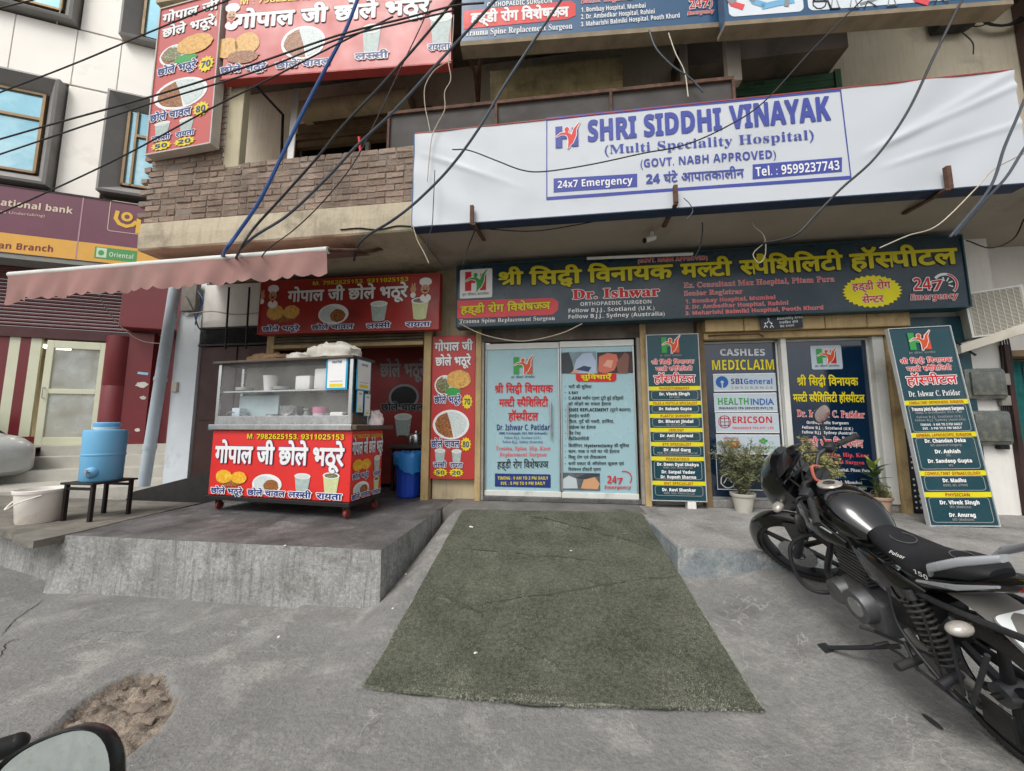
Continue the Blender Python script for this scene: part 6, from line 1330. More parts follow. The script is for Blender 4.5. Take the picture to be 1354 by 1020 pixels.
def cloth_lump(c, rx, ry, h, mt, label, rz=0, nm='sack'):
    m = M(); n1, n2 = 40, 12; vs = []; fs = []
    for j in range(n2 + 1):
        for i in range(n1):
            a = 2 * math.pi * i / n1; t = j / n2; r = math.sin(t * math.pi / 2); z = math.cos(t * math.pi / 2)
            q = Vector((math.cos(a) * r, math.sin(a) * r, z)); k = 1 + .28 * pnoise(q * 2.0 + Vector(c)) + .09 * pnoise(q * 7 + Vector(c))
            vs.append((q.x * rx * k, q.y * ry * k, max(0, q.z * h * k * (1 + .25 * pnoise(q * 5)))))
    for j in range(n2):
        for i in range(n1): a = j * n1; fs.append((a + i, a + n1 + i, a + n1 + (i + 1) % n1, a + (i + 1) % n1))
    m.add(vs, fs); return put(m, nm, mt, c, label, 'sack', rz)
RZ = CZ1 + .036
for k, (x, r_, h, mt, lb) in enumerate(((.45, .045, .10, steel, 'small steel tumbler behind the hose in the display case'), (.80, .07, .12, steel, 'squat steel bowl left of the tall pot in the display case'), (1.16, .05, .09, MATS['white_plastic'], 'small white cup right of the tall pot in the display case'), (1.61, .04, .13, MATS['dull_glass'], 'slim dull bottle right of the milky jar in the display case'))):
    m = M(); m.lathe([(.001, 0), (r_ * .85, 0), (r_, h), (r_ * .94, h), (r_ * .8, .01), (.001, .01)], n=20); put(m, ('tumbler', 'bowl', 'cup', 'bottle')[k], mt, on(x, .10, 1.05), lb, ('tumbler', 'bowl', 'cup', 'bottle')[k])
cloth_lump(on(1.62, .14, RZ), .33, .19, .19, sack, 'large white cloth sack on the right of the cart roof')
cloth_lump(on(1.18, .12, RZ), .20, .15, .09, sack, 'smaller flat white cloth bundle in the middle of the cart roof')
cloth_lump(on(.62, .18, RZ), .36, .15, .12, brown_s, 'crumpled brown sacking on the left of the cart roof', nm='sacking')
cloth_lump(on(W - .02, .45, 1.036), .10, .12, .17, mat('plastic_bag', '#d8c9c9', rough=.4, var=.1), 'small pinkish plastic bag on the rear right counter of the cart', nm='plastic_bag')

# ================================================================== blue bin with liner, stove corner
bn = thing('waste_bin', 'blue ribbed plastic waste bin with bright blue liner in the shop doorway', 'bin', (-2.235, 5.30, .508))
blue_p = mat('blue_plastic', '#1f48b5', rough=.35, var=.08, vs=3, dirt='#1a3a86', ds=2.5, dth=.6)
m = M(); vs = []; n_ = 48
for z, r in ((0, .155), (.02, .162), (.3, .18), (.56, .20), (.60, .205)):
    for i in range(n_): a = 2 * math.pi * i / n_; k = 1 + (.025 if (i // 2) % 2 and .01 < z < .58 else 0); vs.append((r * k * math.cos(a), r * k * math.sin(a), z))
m.add(vs, [(j * n_ + i, j * n_ + (i + 1) % n_, (j + 1) * n_ + (i + 1) % n_, (j + 1) * n_ + i) for j in range(4) for i in range(n_)] + [tuple(range(n_))]); m.build('body', blue_p, bn)
m = M(); vs = []
for j, (z, r) in enumerate(((.47, .222), (.55, .232), (.615, .235), (.64, .215), (.60, .18), (.45, .15))):
    for i in range(60): a = 2 * math.pi * i / 60; q = Vector((math.cos(a) * 2.2, math.sin(a) * 2.2, j * .6)); zz = z - (.10 * max(0, pnoise(q * 1.3)) + (.11 * sstep(.5, 1, math.cos(a + .9))) if j == 0 else .02 * pnoise(q * 3)); vs.append((r * (1 + .06 * pnoise(q * 2.4)) * math.cos(a), r * (1 + .06 * pnoise(q * 2.4)) * math.sin(a), zz))
m.add(vs, [(j * 60 + i, j * 60 + (i + 1) % 60, (j + 1) * 60 + (i + 1) % 60, (j + 1) * 60 + i) for j in range(5) for i in range(60)] + [tuple(range(300, 360))]); m.build('liner', mat('blue_liner', '#2f7fc4', rough=.35, var=.1), bn, smooth=True)
tb = thing('stove_stand', 'dark steel stove stand in the shadow behind the blue bin', 'stove', (-2.35, 5.9, .506))
for (x, y) in ((-.35, -.2), (.3, -.2), (-.35, .2), (.3, .2)): m = M(); m.box((x, y, 0), (x + .04, y + .04, .66)); m.build('leg', black_pl, tb)
m = M(); m.bbox((-.4, -.25, .66), (.4, .3, .72), .01); m.build('top', dsteel, tb)
m = M(); m.lathe([(.001, 0), (.12, 0), (.13, .02), (.13, .14), (.11, .17), (.03, .19), (.02, .22), (.001, .225)], n=22); m.tube([(-.12, 0, .12), (-.2, 0, .14), (-.3, 0, .14)], .014, 7); put(m, 'pressure_cooker', steel, (-2.33, 5.78, 1.227), 'steel pressure cooker with lid on the stove behind the bin', 'cooker', 0)

# ================================================================== stool, water cooler, bucket
stl = thing('iron_stool', 'black square iron stool carrying the blue water container', 'stool', (-5.22, 3.66, .507))
for (x, y) in ((-.17, -.18), (.17, -.18), (-.17, .18), (.17, .18)): m = M(); m.box((x - .016, y - .016, 0), (x + .016, y + .016, .39)); m.build('leg', black_pl, stl)
m = M(); m.bbox((-.21, -.22, .39), (.21, .22, .412), .005); m.build('seat', black_pl, stl)
m = M(); m.box((-.16, -.19, .33), (.16, -.175, .36)); m.build('stretcher', black_pl, stl); m = M(); m.box((-.16, .175, .33), (.16, .19, .36)); m.build('stretcher', black_pl, stl)
lb_ = mat('sky_blue_plastic', '#6fb2da', rough=.4, var=.06, vs=3, dirt='#5b8fb0', ds=2, dth=.6)
wc = thing('water_container', 'sky blue insulated water container with tap on the black stool', 'water container', (-5.22, 3.66, .92))
m = M(); m.lathe([(.001, 0), (.165, 0), (.175, .015), (.178, .28), (.183, .285), (.183, .30), (.178, .305), (.182, .54), (.175, .565), (.11, .575), (.001, .575)], n=36); m.build('body', lb_, wc, smooth=True)
m = M(); m.lathe([(.001, .575), (.105, .575), (.108, .60), (.001, .60)], n=26); m.build('neck', white_frame, wc, smooth=True)
m = M(); m.lathe([(.001, .60), (.108, .60), (.112, .61), (.112, .645), (.10, .655), (.001, .655)], n=26); m.build('lid', lb_, wc, smooth=True)
ta = R_(-62); tv = Vector((math.cos(ta), math.sin(ta), 0)); m = M(); m.sphere(tv * .16 + Vector((0, 0, .10)), .06, 14, 8, (1, 1, 1.1)); m.build('tap_recess', lb_, wc, smooth=True)
m = M(); m.cyl(tv * .20 + Vector((0, 0, .11)), tv * .27 + Vector((0, 0, .11)), .011); m.cyl(tv * .25 + Vector((0, 0, .075)), tv * .25 + Vector((0, 0, .14)), .009); m.cyl(tv * .25 + Vector((-.03, 0, .14)), tv * .25 + Vector((.03, 0, .14)), .007); m.build('tap', alu, wc, smooth=True)
bk_ = thing('white_bucket', 'grubby white plastic bucket with handle on the ledge beside the stool', 'bucket', (-5.62, 3.42, .507))
wp = mat('grubby_white_plastic', '#ece5dc', rough=.45, var=.06, vs=3, dirt='#b8997a', ds=3, dth=.55)
m = M(); m.lathe([(.001, .0), (.15, 0), (.158, .01), (.188, .31), (.2, .315), (.203, .345), (.194, .35), (.183, .32), (.152, .015), (.001, .012)], n=36); m.build('body', wp, bk_, smooth=True)
m = M(); m.tube(spline([(-.2, .0, .31), (-.17, -.12, .22), (-.06, -.225, .17), (.07, -.21, .24), (.17, -.10, .30)]), .007, 7); m.build('handle', wp, bk_, smooth=True)

# ================================================================== white car at the left edge
cw = mat('white_car_paint', '#b9bebd', rough=.25, var=.03, vs=1, coat=.6, dirt='#9a9a93', ds=1.2, dth=.6)
car = thing('parked_car', 'white parked car entering the frame at the left edge', 'car', (-11.5, 5.15, .36))
def csec(x, zlo, zhi, hw, p=5): return ((x, 0, (zlo + zhi) / 2), (0, hw, 0), (0, 0, (zhi - zlo) / 2), p)
m = M(); m.loft([csec(-1.9, .30, .80, .6), csec(-1.82, .24, .95, .72), csec(-1.2, .2, 1.02, .78), csec(0, .2, 1.02, .79), csec(.9, .22, 1.06, .78), csec(1.35, .24, 1.0, .75), csec(1.62, .26, .90, .70), csec(1.76, .30, .80, .62), csec(1.82, .36, .68, .52)], n=40); m.build('body', cw, car, smooth=True)
m = M(); m.loft([csec(-1.75, .9, 1.05, .68, 6), csec(-1.45, .9, 1.42, .62, 6), csec(-.9, .9, 1.50, .60, 6), csec(.2, .9, 1.46, .60, 6), csec(.95, .9, 1.05, .66, 6)], n=32); m.build('cabin', mat('car_glass', '#1c2326', rough=.08, spec=.8), car, smooth=True)
m = M(); m.loft([csec(-1.4, 1.44, 1.53, .56, 6), csec(.15, 1.44, 1.50, .56, 6)], n=24); m.build('roof', cw, car, smooth=True)
m = M(); m.bbox((1.62, -.70, .24), (1.86, -.30, .42), .03); m.bbox((1.55, -.76, .34), (1.80, -.60, .46), .03); m.build('bumper_trim', black_pl, car)
m = M(); m.sphere((1.66, -.52, .74), .13, 14, 8, (.6, .8, .6)); m.build('headlight', mat('lamp_glass', '#c9d0d0', rough=.1), car, smooth=True)
for x in (-1.15, 1.1):
    for y in (-.74, .74):
        m = M(); m.lathe([(.17, -.08), (.26, -.085), (.285, -.06), (.285, .06), (.26, .085), (.17, .08)], (x, y, .285), 'Y', 24); w_ = m.build('wheel', black_pl, car, smooth=True)
        m = M(); m.lathe([(.001, -.06), (.1, -.07), (.17, -.06), (.17, .06), (.001, .06)], (x, y, .285), 'Y', 20); m.build('rim', alu, w_, smooth=True)

# ================================================================== right wall: AC, meters, beam, net
au = thing('ac_unit', 'beige outdoor air conditioner unit with slotted grille high on the right wall', 'air conditioner', (4.78, 4.93, 2.56), (0, R_(-3), R_(-22)))
acm = mat('aged_ac_paint', '#cdc7b8', rough=.6, var=.1, vs=2, dirt='#8a7f69', ds=1.5, dth=.52)
m = M(); m.bbox((0, .012, 0), (.46, .30, .54), .012); m.build('case', acm, au)
m = M(); m.box((0, .0, 0), (.46, .011, .02)); m.box((0, 0, .52), (.46, .011, .54)); m.box((0, 0, .02), (.02, .011, .52)); m.box((.44, 0, .02), (.46, .011, .52)); m.build('rim', white_frame, au)
m = M(); m.box((.02, .009, .02), (.44, .0115, .52)); m.build('coil', mat('dark_coil', '#3c3a36', rough=.7, var=.2), au)
slat = M(); slat.box((-.21, 0, -.004), (.21, .006, .004)); sm_ = slat.mesh('grille_slat', acm)
for k in range(32): inst(sm_, 'grille_slat', au, (.23, 0.001, .03 + k * .0155))
m = M()
for k in range(9): x = .03 + k * .05; m.box((x - .003, -.003, .02), (x + .003, .001, .52))
o = m.build('grille_ribs', acm, au); o['kind'] = 'stuff'
bm_ = thing('wall_beam', 'beige beam under the outdoor air conditioner', 'beam', (4.75, 5.0, 2.3)); a, b = P(1264, 463, Y=5.05), P(1372, 428, Y=4.75)
m = M(); m.loft([(a, (0, .06, 0), (0, 0, .055), 8), (b, (0, .06, 0), (0, 0, .06), 8)], n=12); m.build('bar', acm, bm_, world=True)
mg = mat('grey_clear_meter_box', '#5a5e58', rough=.3, var=.3, vs=14, coat=.4, dirt='#85816f', ds=7, dth=.52)
for k, (pa, pb, lb) in enumerate((((1274, 529), (1324, 487), 'upper grey electricity meter box with green display on the right wall'), ((1280, 589), (1331, 543), 'lower grey electricity meter box with paper label on the right wall'))):
    a, b = P(*pa, Y=5.1), P(*pb, Y=5.1); r = thing('meter_box', lb, 'meter', (a.x, 5.15, a.z), group='meter boxes on the right wall'); w_, h = b.x - a.x, b.z - a.z
    m = M(); m.bbox((0, -.10, 0), (w_, -.01, h), .045); m.build('case', mg, r, smooth=True)
    m = M(); m.bbox((.045, -.125, .05), (w_ - .04, -.102, h - .045), .02); m.build('cover', mg, r, smooth=True)
    m = M(); m.bbox((w_ * .55, -.122, h * .3), (w_ * .85, -.116, h * .42), .002); m.build('paper_label', WHT, r)
    if k == 0: m = M(); m.bbox((w_ * .3, -.122, h * .68), (w_ * .6, -.116, h * .86), .002); m.build('display', mat('green_display', '#3c8f6a', rough=.3, var=.1), r)
    else: m = M(); m.bbox((w_ * .25, -.122, h * .55), (w_ * .5, -.116, h * .8), .002); m.build('dial', mat('dial_grey', '#8a9a90', rough=.3, var=.3, vs=20), r)
a = P(1338, 575, Y=5.12); m = M(); m.bbox((-.05, -.05, -.10), (.05, .01, .10), .01); o = put(m, 'cut_out_switch', black_pl, (5.12, 5.14, 1.36), 'small black cut out switch below the meter boxes', 'switch', 0)
m = M(); m.bbox((-.05, -.07, -.07), (.05, 0, .07), .01); put(m, 'junction_box', mat('grey_junction', '#85827a', rough=.6, var=.15), (5.20, 5.14, 2.08), 'grey junction box right of the upper meter box', 'junction box', 0)
m = M(); m.bbox((-.05, -.05, -.06), (.05, 0, .06), .01); put(m, 'junction_box', MATS['grey_junction'], (5.2, 5.14, 1.83), 'grey junction box between the two meter boxes', 'junction box', 0)
m = M()
for k in range(24):
    x = 5.36 + k * .09
    m.loft([((x, 5.36, .5), (.05, 0, 0), (0, .015, 0), 2), ((x, 5.34 + .02 * (k % 2), 2.33), (.05, 0, 0), (0, .015, 0), 2)], n=8)
o = m.build('green_net', mat('teal_net_cloth', '#0f5a58', rough=.9, var=.3, vs=8, bump=.4, bs=60), smooth=True); tag(o, 'teal green shade net curtain at the right edge', 'curtain')
m = M(); m.bbox((5.3, 5.15, 2.36), (7.2, 5.45, 2.44), .01); o = m.build('lintel_bar', wood_brown); tag(o, 'brown lintel bar over the teal net at the right edge', 'beam')
# CCTV camera under the soffit
cc = thing('cctv_camera', 'small white cctv camera hanging under the balcony soffit', 'camera', P(862, 307, Z=3.85))
c0 = P(862, 307, Z=3.85); m = M(); m.cyl(c0, c0 - Vector((0, 0, .06)), .018); m.build('mount', white_frame, cc, world=True)
m = M(); m.cyl(c0 - Vector((-.03, .0, .07)), c0 - Vector((.09, .04, .12)), .032, .032, 14); m.build('barrel', white_frame, cc, smooth=True, world=True); m = M(); m.cyl(c0 - Vector((.091, .04, .121)), c0 - Vector((.105, .045, .127)), .03, .03, 14); m.build('lens', black_pl, cc, smooth=True, world=True)
# coil and black splice box at the top right
c0 = P(1321, 18, Y=5.14); m = M()
for k in range(5): m.tube([c0 + Vector((.25 * math.cos(t * .35) * (1 + .05 * k), -.02 - .01 * k, .20 * math.sin(t * .35) * (1 + .06 * k))) for t in range(18)], .013, 6, closed=True)
o = m.build('cable_coil', black_pl, smooth=True); tag(o, 'coil of black cable hanging at the top right corner', 'cable coil')
c0 = P(1258, 25, Y=5.1); m = M(); m.bbox(c0 - Vector((.22, .08, .17)), c0 + Vector((.22, .08, .17)), .05); m.v = [v + Vector((.03 * pnoise(v * 6), 0, .03 * pnoise(v * 7))) for v in m.v]; o = m.build('splice_box', black_pl, smooth=True); tag(o, 'black cable splice box below the equipment signboard', 'box')
# white strip and red-tipped stick leaning on the balcony parapet
a, b = P(392, 118, Y=4.45), P(384, 211, Y=4.3); m = M(); m.loft([(b, (.05, 0, 0), (0, .01, 0), 8), (a, (.05, 0, 0), (0, .01, 0), 8)], n=8); o = m.build('white_strip', white_frame); tag(o, 'tall white strip standing behind the brick parapet', 'strip')
a, b = P(475, 182, Y=4.2), P(477, 202, Y=4.2); m = M(); m.cyl(b, a, .02); o = m.build('stick', REDP); tag(o, 'short red and white stick behind the brick parapet', 'stick')

# ================================================================== potted plants
random.seed(31)
clay = mat('pale_terracotta', '#b79b86', rough=.8, var=.1, vs=4, bump=.1, dirt='#8f7c6d', ds=3, dth=.55); soil = mat('pot_soil', '#2d241c', rough=1)
def pot(label, x, y, r, h, cm_, z=.506, name='potted_plant'):
    t = thing(name, label, 'potted plant', (x, y, z))
    m = M(); m.lathe([(.001, 0), (r * .66, 0), (r * .68, .01), (r * .9, h * .72), (r * .92, h * .78), (r * .97, h * .8), (r * 1.05, h * .86), (r * 1.06, h), (r * .97, h), (r * .9, h * .86), (.001, h * .86)], n=32); m.build('pot', cm_, t, smooth=True)
    m = M(); m.lathe([(.001, h * .90), (r * .93, h * .885)], n=20); m.build('soil', soil, t); return t
lf_m = mat('broad_leaf', '#46602f', rough=.45, var=.3, vs=12, rnd=.25); lf_y = mat('bud_leaf', '#8a9a45', rough=.45, var=.2, vs=12)
def leaf_mesh(nm, l, wd, mt, curl=.3, n=6):
    m = M(); vs = []
    for i in range(n + 1):
        t = i / n; w_ = wd * math.sin(math.pi * min(1, t * .92 + .06)) ** .8; z = -curl * l * t * t; x = l * t
        vs += [(x, -w_, z + .15 * w_), (x, 0, z - .05 * w_), (x, w_, z + .15 * w_)]
    return m.add(vs, [(i * 3 + k, i * 3 + 3 + k, i * 3 + 4 + k, i * 3 + k + 1) for i in range(n) for k in (0, 1)]).mesh(nm, mt, smooth=True)
t = pot('broad leaved green plant in a pale terracotta pot beside the right post', 3.66, 4.98, .125, .21, clay)
m = M(); m.tube(spline([(0, 0, .17), (-.02, 0, .35), (-.03, -.01, .52)]), [.012] * 16 + [.008], 7); m.build('stem', mat('green_stem', '#4c5a2e', rough=.7), t)
lm = leaf_mesh('leaf', .20, .045, lf_m); ly = leaf_mesh('leaf', .15, .04, lf_y, .1)
for k in range(15):
    a = k * 2.4; z = .26 + .30 * (k / 14) ** .8; up_ = .2 + .9 * (k / 14)
    inst(ly if k > 10 else lm, 'leaf', t, (-.02, 0, z), (0, -up_, a), (random.uniform(.8, 1.15),) * 3)
m = M()
for k in range(26):
    a = random.uniform(0, 6.28); r = random.uniform(.0, .08); h = random.uniform(.06, .2); q = Vector((.05 + r * math.cos(a), r * math.sin(a), .18)); m.tube([q, q + Vector((random.uniform(-.03, .03), random.uniform(-.03, .03), h))], .0025, 4)
    for u in range(5): p = q + Vector((random.uniform(-.03, .03), random.uniform(-.03, .03), h * random.uniform(.3, 1))); m.add([p, p + Vector((.02, .004, .01)), p + Vector((.01, .02, .014))], [(0, 1, 2)])
o = m.build('seedlings', mat('dry_sprig', '#7c7a4e', rough=.9, var=.3), t); o['kind'] = 'stuff'
def bush(t, c, rx, ry, rz, n, mt, ll=.03, nst=26, needle=False):
    m = M(); lm_ = M(); tips = []
    for k in range(nst):
        a = random.uniform(0, 6.28); e = random.uniform(.15, 1); d = Vector((math.cos(a) * rx * e, math.sin(a) * ry * e, rz * random.uniform(.35, 1.0)))
        p0 = Vector((random.uniform(-.03, .03), random.uniform(-.03, .03), c)); mid = p0 + d * .5 + Vector((0, 0, .06)); pts = spline([p0, mid, p0 + d], 5); m.tube(pts, .0035, 4); tips.append(pts)
        for q in range(3):
            b0 = pts[random.randrange(3, len(pts))]; e_ = b0 + Vector((random.uniform(-.1, .1), random.uniform(-.1, .1), random.uniform(-.02, .12))); m.tube([b0, e_], .0018, 3); tips.append([b0, b0.lerp(e_, .5), e_])
    for k in range(n):
        pts = random.choice(tips); p = pts[random.randrange(1, len(pts))] + Vector([random.gauss(0, .015) for _ in range(3)])
        u = Vector((random.uniform(-1, 1), random.uniform(-1, 1), random.uniform(-.2, 1))).normalized(); s_ = u.orthogonal().normalized() * (ll * (.10 if needle else .28)); l = ll * random.uniform(.6, 1.3)
        o_ = len(lm_.v); lm_.v += [p - s_, p + s_, p + u * l * .6 + s_ * .9, p + u * l, p + u * l * .6 - s_ * .9]; lm_.f.append([o_, o_ + 1, o_ + 2, o_ + 3, o_ + 4]); lm_.mi.append(0)
    o = m.build('twigs', mat('twig', '#5a5040', rough=.9, var=.2), t); o['kind'] = 'stuff'; o = lm_.build('foliage', mt, t, weld=False); o['kind'] = 'stuff'
needle = mat('dusty_foliage', '#6d7352', rough=.8, var=.35, vs=9, col2='#90906b', c2s=8, c2t=.56); fern = mat('yellow_green_foliage', '#75774a', rough=.8, var=.35, vs=9, col2='#98935c', c2s=8, c2t=.55)
t = pot('sparse needle leaved shrub in a white pot before the insurance cards', 2.16, 4.93, .13, .22, mat('white_pot', '#bdb9ae', rough=.6, var=.08, dirt='#908a7c', ds=3, dth=.55)); bush(t, .19, .40, .26, .66, 4200, needle, .045, 46, True)
t = pot('bushy yellow green plant in a clay pot behind the motorcycle', 2.86, 4.88, .13, .22, clay); bush(t, .19, .50, .26, .60, 6500, fern, .035, 40, False)

# ================================================================== overhead wires
wb = mat('black_cable', '#1b1b1d', rough=.5, var=.2, vs=4); wg = mat('grey_cable', '#39414a', rough=.5); wbl = mat('blue_cable', '#1f4f8f', rough=.4, var=.1, vs=5); ww = mat('cream_wire', '#b7ab96', rough=.6); wt_ = mat('white_twine', '#cbc4b2', rough=.8)
def wire(pts, Y, r, mt, label, group='overhead cables'):
    q = [P(p[0], p[1], Y=(p[2] if len(p) > 2 else Y)) for p in pts]; m = M(); m.tube(spline(q, 9), r, 7); o = m.build('cable', mt, smooth=True); tag(o, label, 'cable', group)
wire([(480, -20), (457, 40), (430, 92), (400, 150), (372, 208), (342, 268), (312, 312), (298, 332), (286, 356, 4.2)], 3.45, .018, wbl, 'thick blue cable falling from the top to the left of the awning bar')
wire([(617, -20), (560, 50), (505, 112), (455, 165), (420, 208), (372, 262), (335, 303), (318, 330), (305, 356, 4.2)], 3.3, .012, wb, 'black cable crossing the brick parapet just right of the blue cable')
wire([(673, -20), (628, 30), (575, 88), (520, 148), (470, 195), (430, 238), (380, 285), (330, 318), (300, 352, 4.1)], 3.25, .013, wg, 'dark cable running over the faded food signboard to the awning')
wire([(570, -8), (563, 20), (530, 90), (497, 160), (467, 217), (427, 267), (390, 303), (352, 332), (340, 352, 4.2)], 3.4, .006, wb, 'thin black wire between the two dark cables over the parapet')
wire([(752, -15), (712, 45), (668, 112), (632, 172), (595, 222), (555, 263), (520, 291), (486, 312, 3.7), (473, 326, 4.0), (468, 345, 4.5)], 3.3, .013, wg, 'heavy dark cable crossing the left end of the white flex sign')
wire([(330, -12), (303, 0), (197, 43), (97, 85), (-20, 130)], 3.3, .008, wb, 'upper cable across the bank windows and the tall menu sign')
wire([(640, 4), (600, 8), (533, 25), (447, 47), (327, 88), (203, 127), (60, 167), (-20, 190)], 3.2, .009, wb, 'long cable across both red upper signs, upper of the close pair')
wire([(600, 14), (533, 30), (447, 52), (340, 94), (197, 138), (60, 184), (-20, 211)], 3.15, .008, wb, 'long cable across both red upper signs, lower of the close pair')
wire([(520, 22), (447, 58), (340, 113), (280, 143), (160, 208), (50, 260), (-20, 291)], 3.3, .008, wb, 'cable descending over the brick pier to the bank signboard')
wire([(-10, 13), (20, 6), (60, -4)], 3.3, .008, wb, 'short stretch of cable across the top left corner')
wire([(84, -10), (80, 12), (75, 32)], 6.0, .010, wt_, 'pale twine dangling over the top left bank window', None); wire([(58, 104), (52, 125), (51, 147)], 6.0, .010, wt_, 'pale twine dangling over the left bank window', None)
wire([(598, 198), (620, 199), (655, 212), (690, 225), (720, 227), (780, 218), (850, 203), (905, 192), (960, 168), (1010, 135), (1075, 65), (1150, -10)], 3.7, .007, wb, 'thin black wire sagging across the front of the white flex sign')
wire([(1280, -15), (1262, 20), (1235, 75), (1200, 148), (1158, 208), (1112, 250), (1078, 285), (1050, 312), (1008, 322)], 3.5, .011, wb, 'heavy cable crossing the right part of the white flex sign')
wire([(1372, 90), (1345, 155), (1328, 195), (1308, 250), (1256, 314)], 3.5, .011, wg, 'left cable of the pair at the right edge'); wire([(1372, 170), (1352, 200), (1330, 235), (1300, 268), (1262, 312)], 3.55, .011, wg, 'right cable of the pair at the right edge')
wire([(1370, 196), (1340, 210), (1312, 226), (1290, 250), (1240, 298), (1200, 312), (1163, 328)], 3.6, .0055, ww, 'pale thin wire curving from the right edge to the dark signboard')
wire([(598, 80), (588, 84), (573, 95), (562, 115), (562, 140), (566, 160), (569, 176)], 4.0, .0055, ww, 'left cream wire drooping beside the faded food signboard', 'cream wires'); wire([(600, 20), (598, 55), (593, 80), (596, 105), (588, 122), (588, 145), (578, 165), (571, 182), (567, 215), (565, 240)], 3.85, .0055, ww, 'right cream wire falling onto the white flex sign', 'cream wires')
wire([(545, 296), (552, 318), (560, 333), (567, 348)], 3.85, .006, ww, 'cream wire looping below the left end of the flex sign', 'cream wires'); wire([(575, 225), (573, 270), (571, 300), (564, 325), (569, 347)], 3.8, .005, wb, 'thin wire down the left end of the white flex sign')
wire([(858, 40), (868, 65), (890, 88), (912, 103), (930, 122)], 4.0, .010, wg, 'grey wire hanging below the blue doctor signboard'); wire([(884, 44), (893, 70), (905, 95), (910, 128)], 4.0, .006, wt_, 'pale wire hanging below the blue doctor signboard', None)
wire([(628, 305), (618, 330), (612, 350)], 4.1, .006, wb, 'thin wire dropping from the left bracket'); wire([(632, 302), (700, 306), (760, 298), (815, 287)], 4.05, .006, wb, 'thin wire slung under the soffit from the left bracket')
wire([(607, 428), (640, 443), (680, 451), (710, 449), (745, 440), (770, 428)], 4.82, .007, ww, 'pale wire sagging below the long dark signboard', 'cream wires'); wire([(991, 278), (996, 298), (1010, 312), (1012, 336), (1004, 348), (996, 336), (1010, 322)], 4.2, .0055, ww, 'tangled pale wire loop hanging above the long dark signboard', 'cream wires')
wire([(926, 282), (929, 300), (926, 325), (918, 342)], 4.3, .006, wg, 'thin grey wire hanging right of the small camera'); wire([(904, 262), (912, 270), (916, 280), (908, 290)], 3.8, .004, wg, 'very thin wire end below the middle bracket')
wire([(1220, 30), (1245, 28), (1290, 35), (1308, 30)], 5.12, .008, wb, 'wire between the black splice box and the cable coil'); wire([(1262, 35), (1285, 55), (1287, 72)], 5.12, .007, wb, 'short wire end hanging from the black splice box')
wire([(1278, 318), (1310, 328), (1340, 316), (1354, 290)], 4.6, .007, wb, 'wire looped on the wall right of the dark signboard'); wire([(1290, 470), (1275, 460), (1262, 450)], 5.0, .012, wb, 'black hose end beneath the air conditioner')
for k in range(7):
    wire([(1276, 480 + k * 9), (1264 - k * 2, 500 + k * 10), (1272, 540 + k * 8), (1284, 548 + k * 5)], 5.1, .006, wb if k % 2 else ww, ['first', 'second', 'third', 'fourth', 'fifth', 'sixth', 'seventh'][k] + ' thin wire of the bundle left of the meter boxes, counted from the top', 'meter wires')
    if k < 4: wire([(1320 + k * 3, 430), (1326 + k * 4, 480), (1324 + k * 3, 535), (1330 + k * 4, 580)], 5.12, .008, wb, ['leftmost', 'second', 'third', 'rightmost'][k] + ' upright wire right of the meter boxes', 'meter wires')
for k, (a, b, c, d) in enumerate((((262, 385), (268, 398), (262, 412), (258, 430)), ((246, 392), (255, 410), (262, 432), (270, 440)), ((250, 415), (280, 412), (310, 416), (345, 414)))):
    wire([a, b, c, d], 5.0, .009, (wbl, wb, ww)[k], ('blue wire bundle beside the pale column top', 'black wire beside the pale column top', 'pale wire strung across the lattice top')[k], 'wires by the column')
wire([(131, 390), (140, 408), (160, 432), (185, 450), (214, 455)], 4.3, .006, ww, 'pale wire sagging below the left part of the awning', 'cream wires')
m = M(); a = P(260, 395, Y=5.08); m.bbox(a - Vector((.22, .06, .22)), a + Vector((.05, .02, .25)), .01); o = m.build('fuse_box', mat('fuse_box_grey', '#77726a', rough=.7, var=.25, vs=8)); tag(o, 'grey open fuse box with wires above the pale column', 'box')

# ================================================================== scooter mirror at the near left corner
sm = thing('parked_scooter', 'handlebar end and round topped mirror of a scooter in the near left corner', 'scooter', P(60, 1100, Y=.46))
c0 = P(56, 1070, Y=.46); rr = (P(160, 1046, Y=.46).x - P(80, 1046, Y=.46).x) * .92
U = RT * 1.0; Vv = (UP * .93 + FW * .37).normalized(); Nn = U.cross(Vv).normalized()
U2 = (U * math.cos(R_(20)) + Vv * math.sin(R_(20))); V2 = (Vv * math.cos(R_(20)) - U * math.sin(R_(20)))
m = M(); out = []; rx, rz = rr * 1.0, rr * .92
prof = [(1.0, 0), (1.04, -.006), (1.05, .0), (1.03, .016), (.8, .04), (.4, .055), (.01, .06)]; nn = 40
front = Nn if Nn.dot(CAM - c0) > 0 else -Nn
vs = []
for (k, dp_) in prof:
    for i in range(nn): a = 2 * math.pi * i / nn; vs.append(c0 + U2 * (rx * k * math.copysign(abs(math.cos(a)) ** .8, math.cos(a))) + V2 * (rz * k * math.copysign(abs(math.sin(a)) ** .8, math.sin(a))) - front * dp_)
m.add(vs, [(j * nn + i, j * nn + (i + 1) % nn, (j + 1) * nn + (i + 1) % nn, (j + 1) * nn + i) for j in range(len(prof) - 1) for i in range(nn)]); m.build('mirror_housing', mat('mirror_black', '#17191b', rough=.3, var=.1), sm, smooth=True, world=True)
m = M(); m.add([c0 + U2 * (rx * .985 * math.copysign(abs(math.cos(2 * math.pi * i / nn)) ** .8, math.cos(2 * math.pi * i / nn))) + V2 * (rz * .985 * math.copysign(abs(math.sin(2 * math.pi * i / nn)) ** .8, math.sin(2 * math.pi * i / nn))) - front * .001 for i in range(nn)], [tuple(range(nn))])
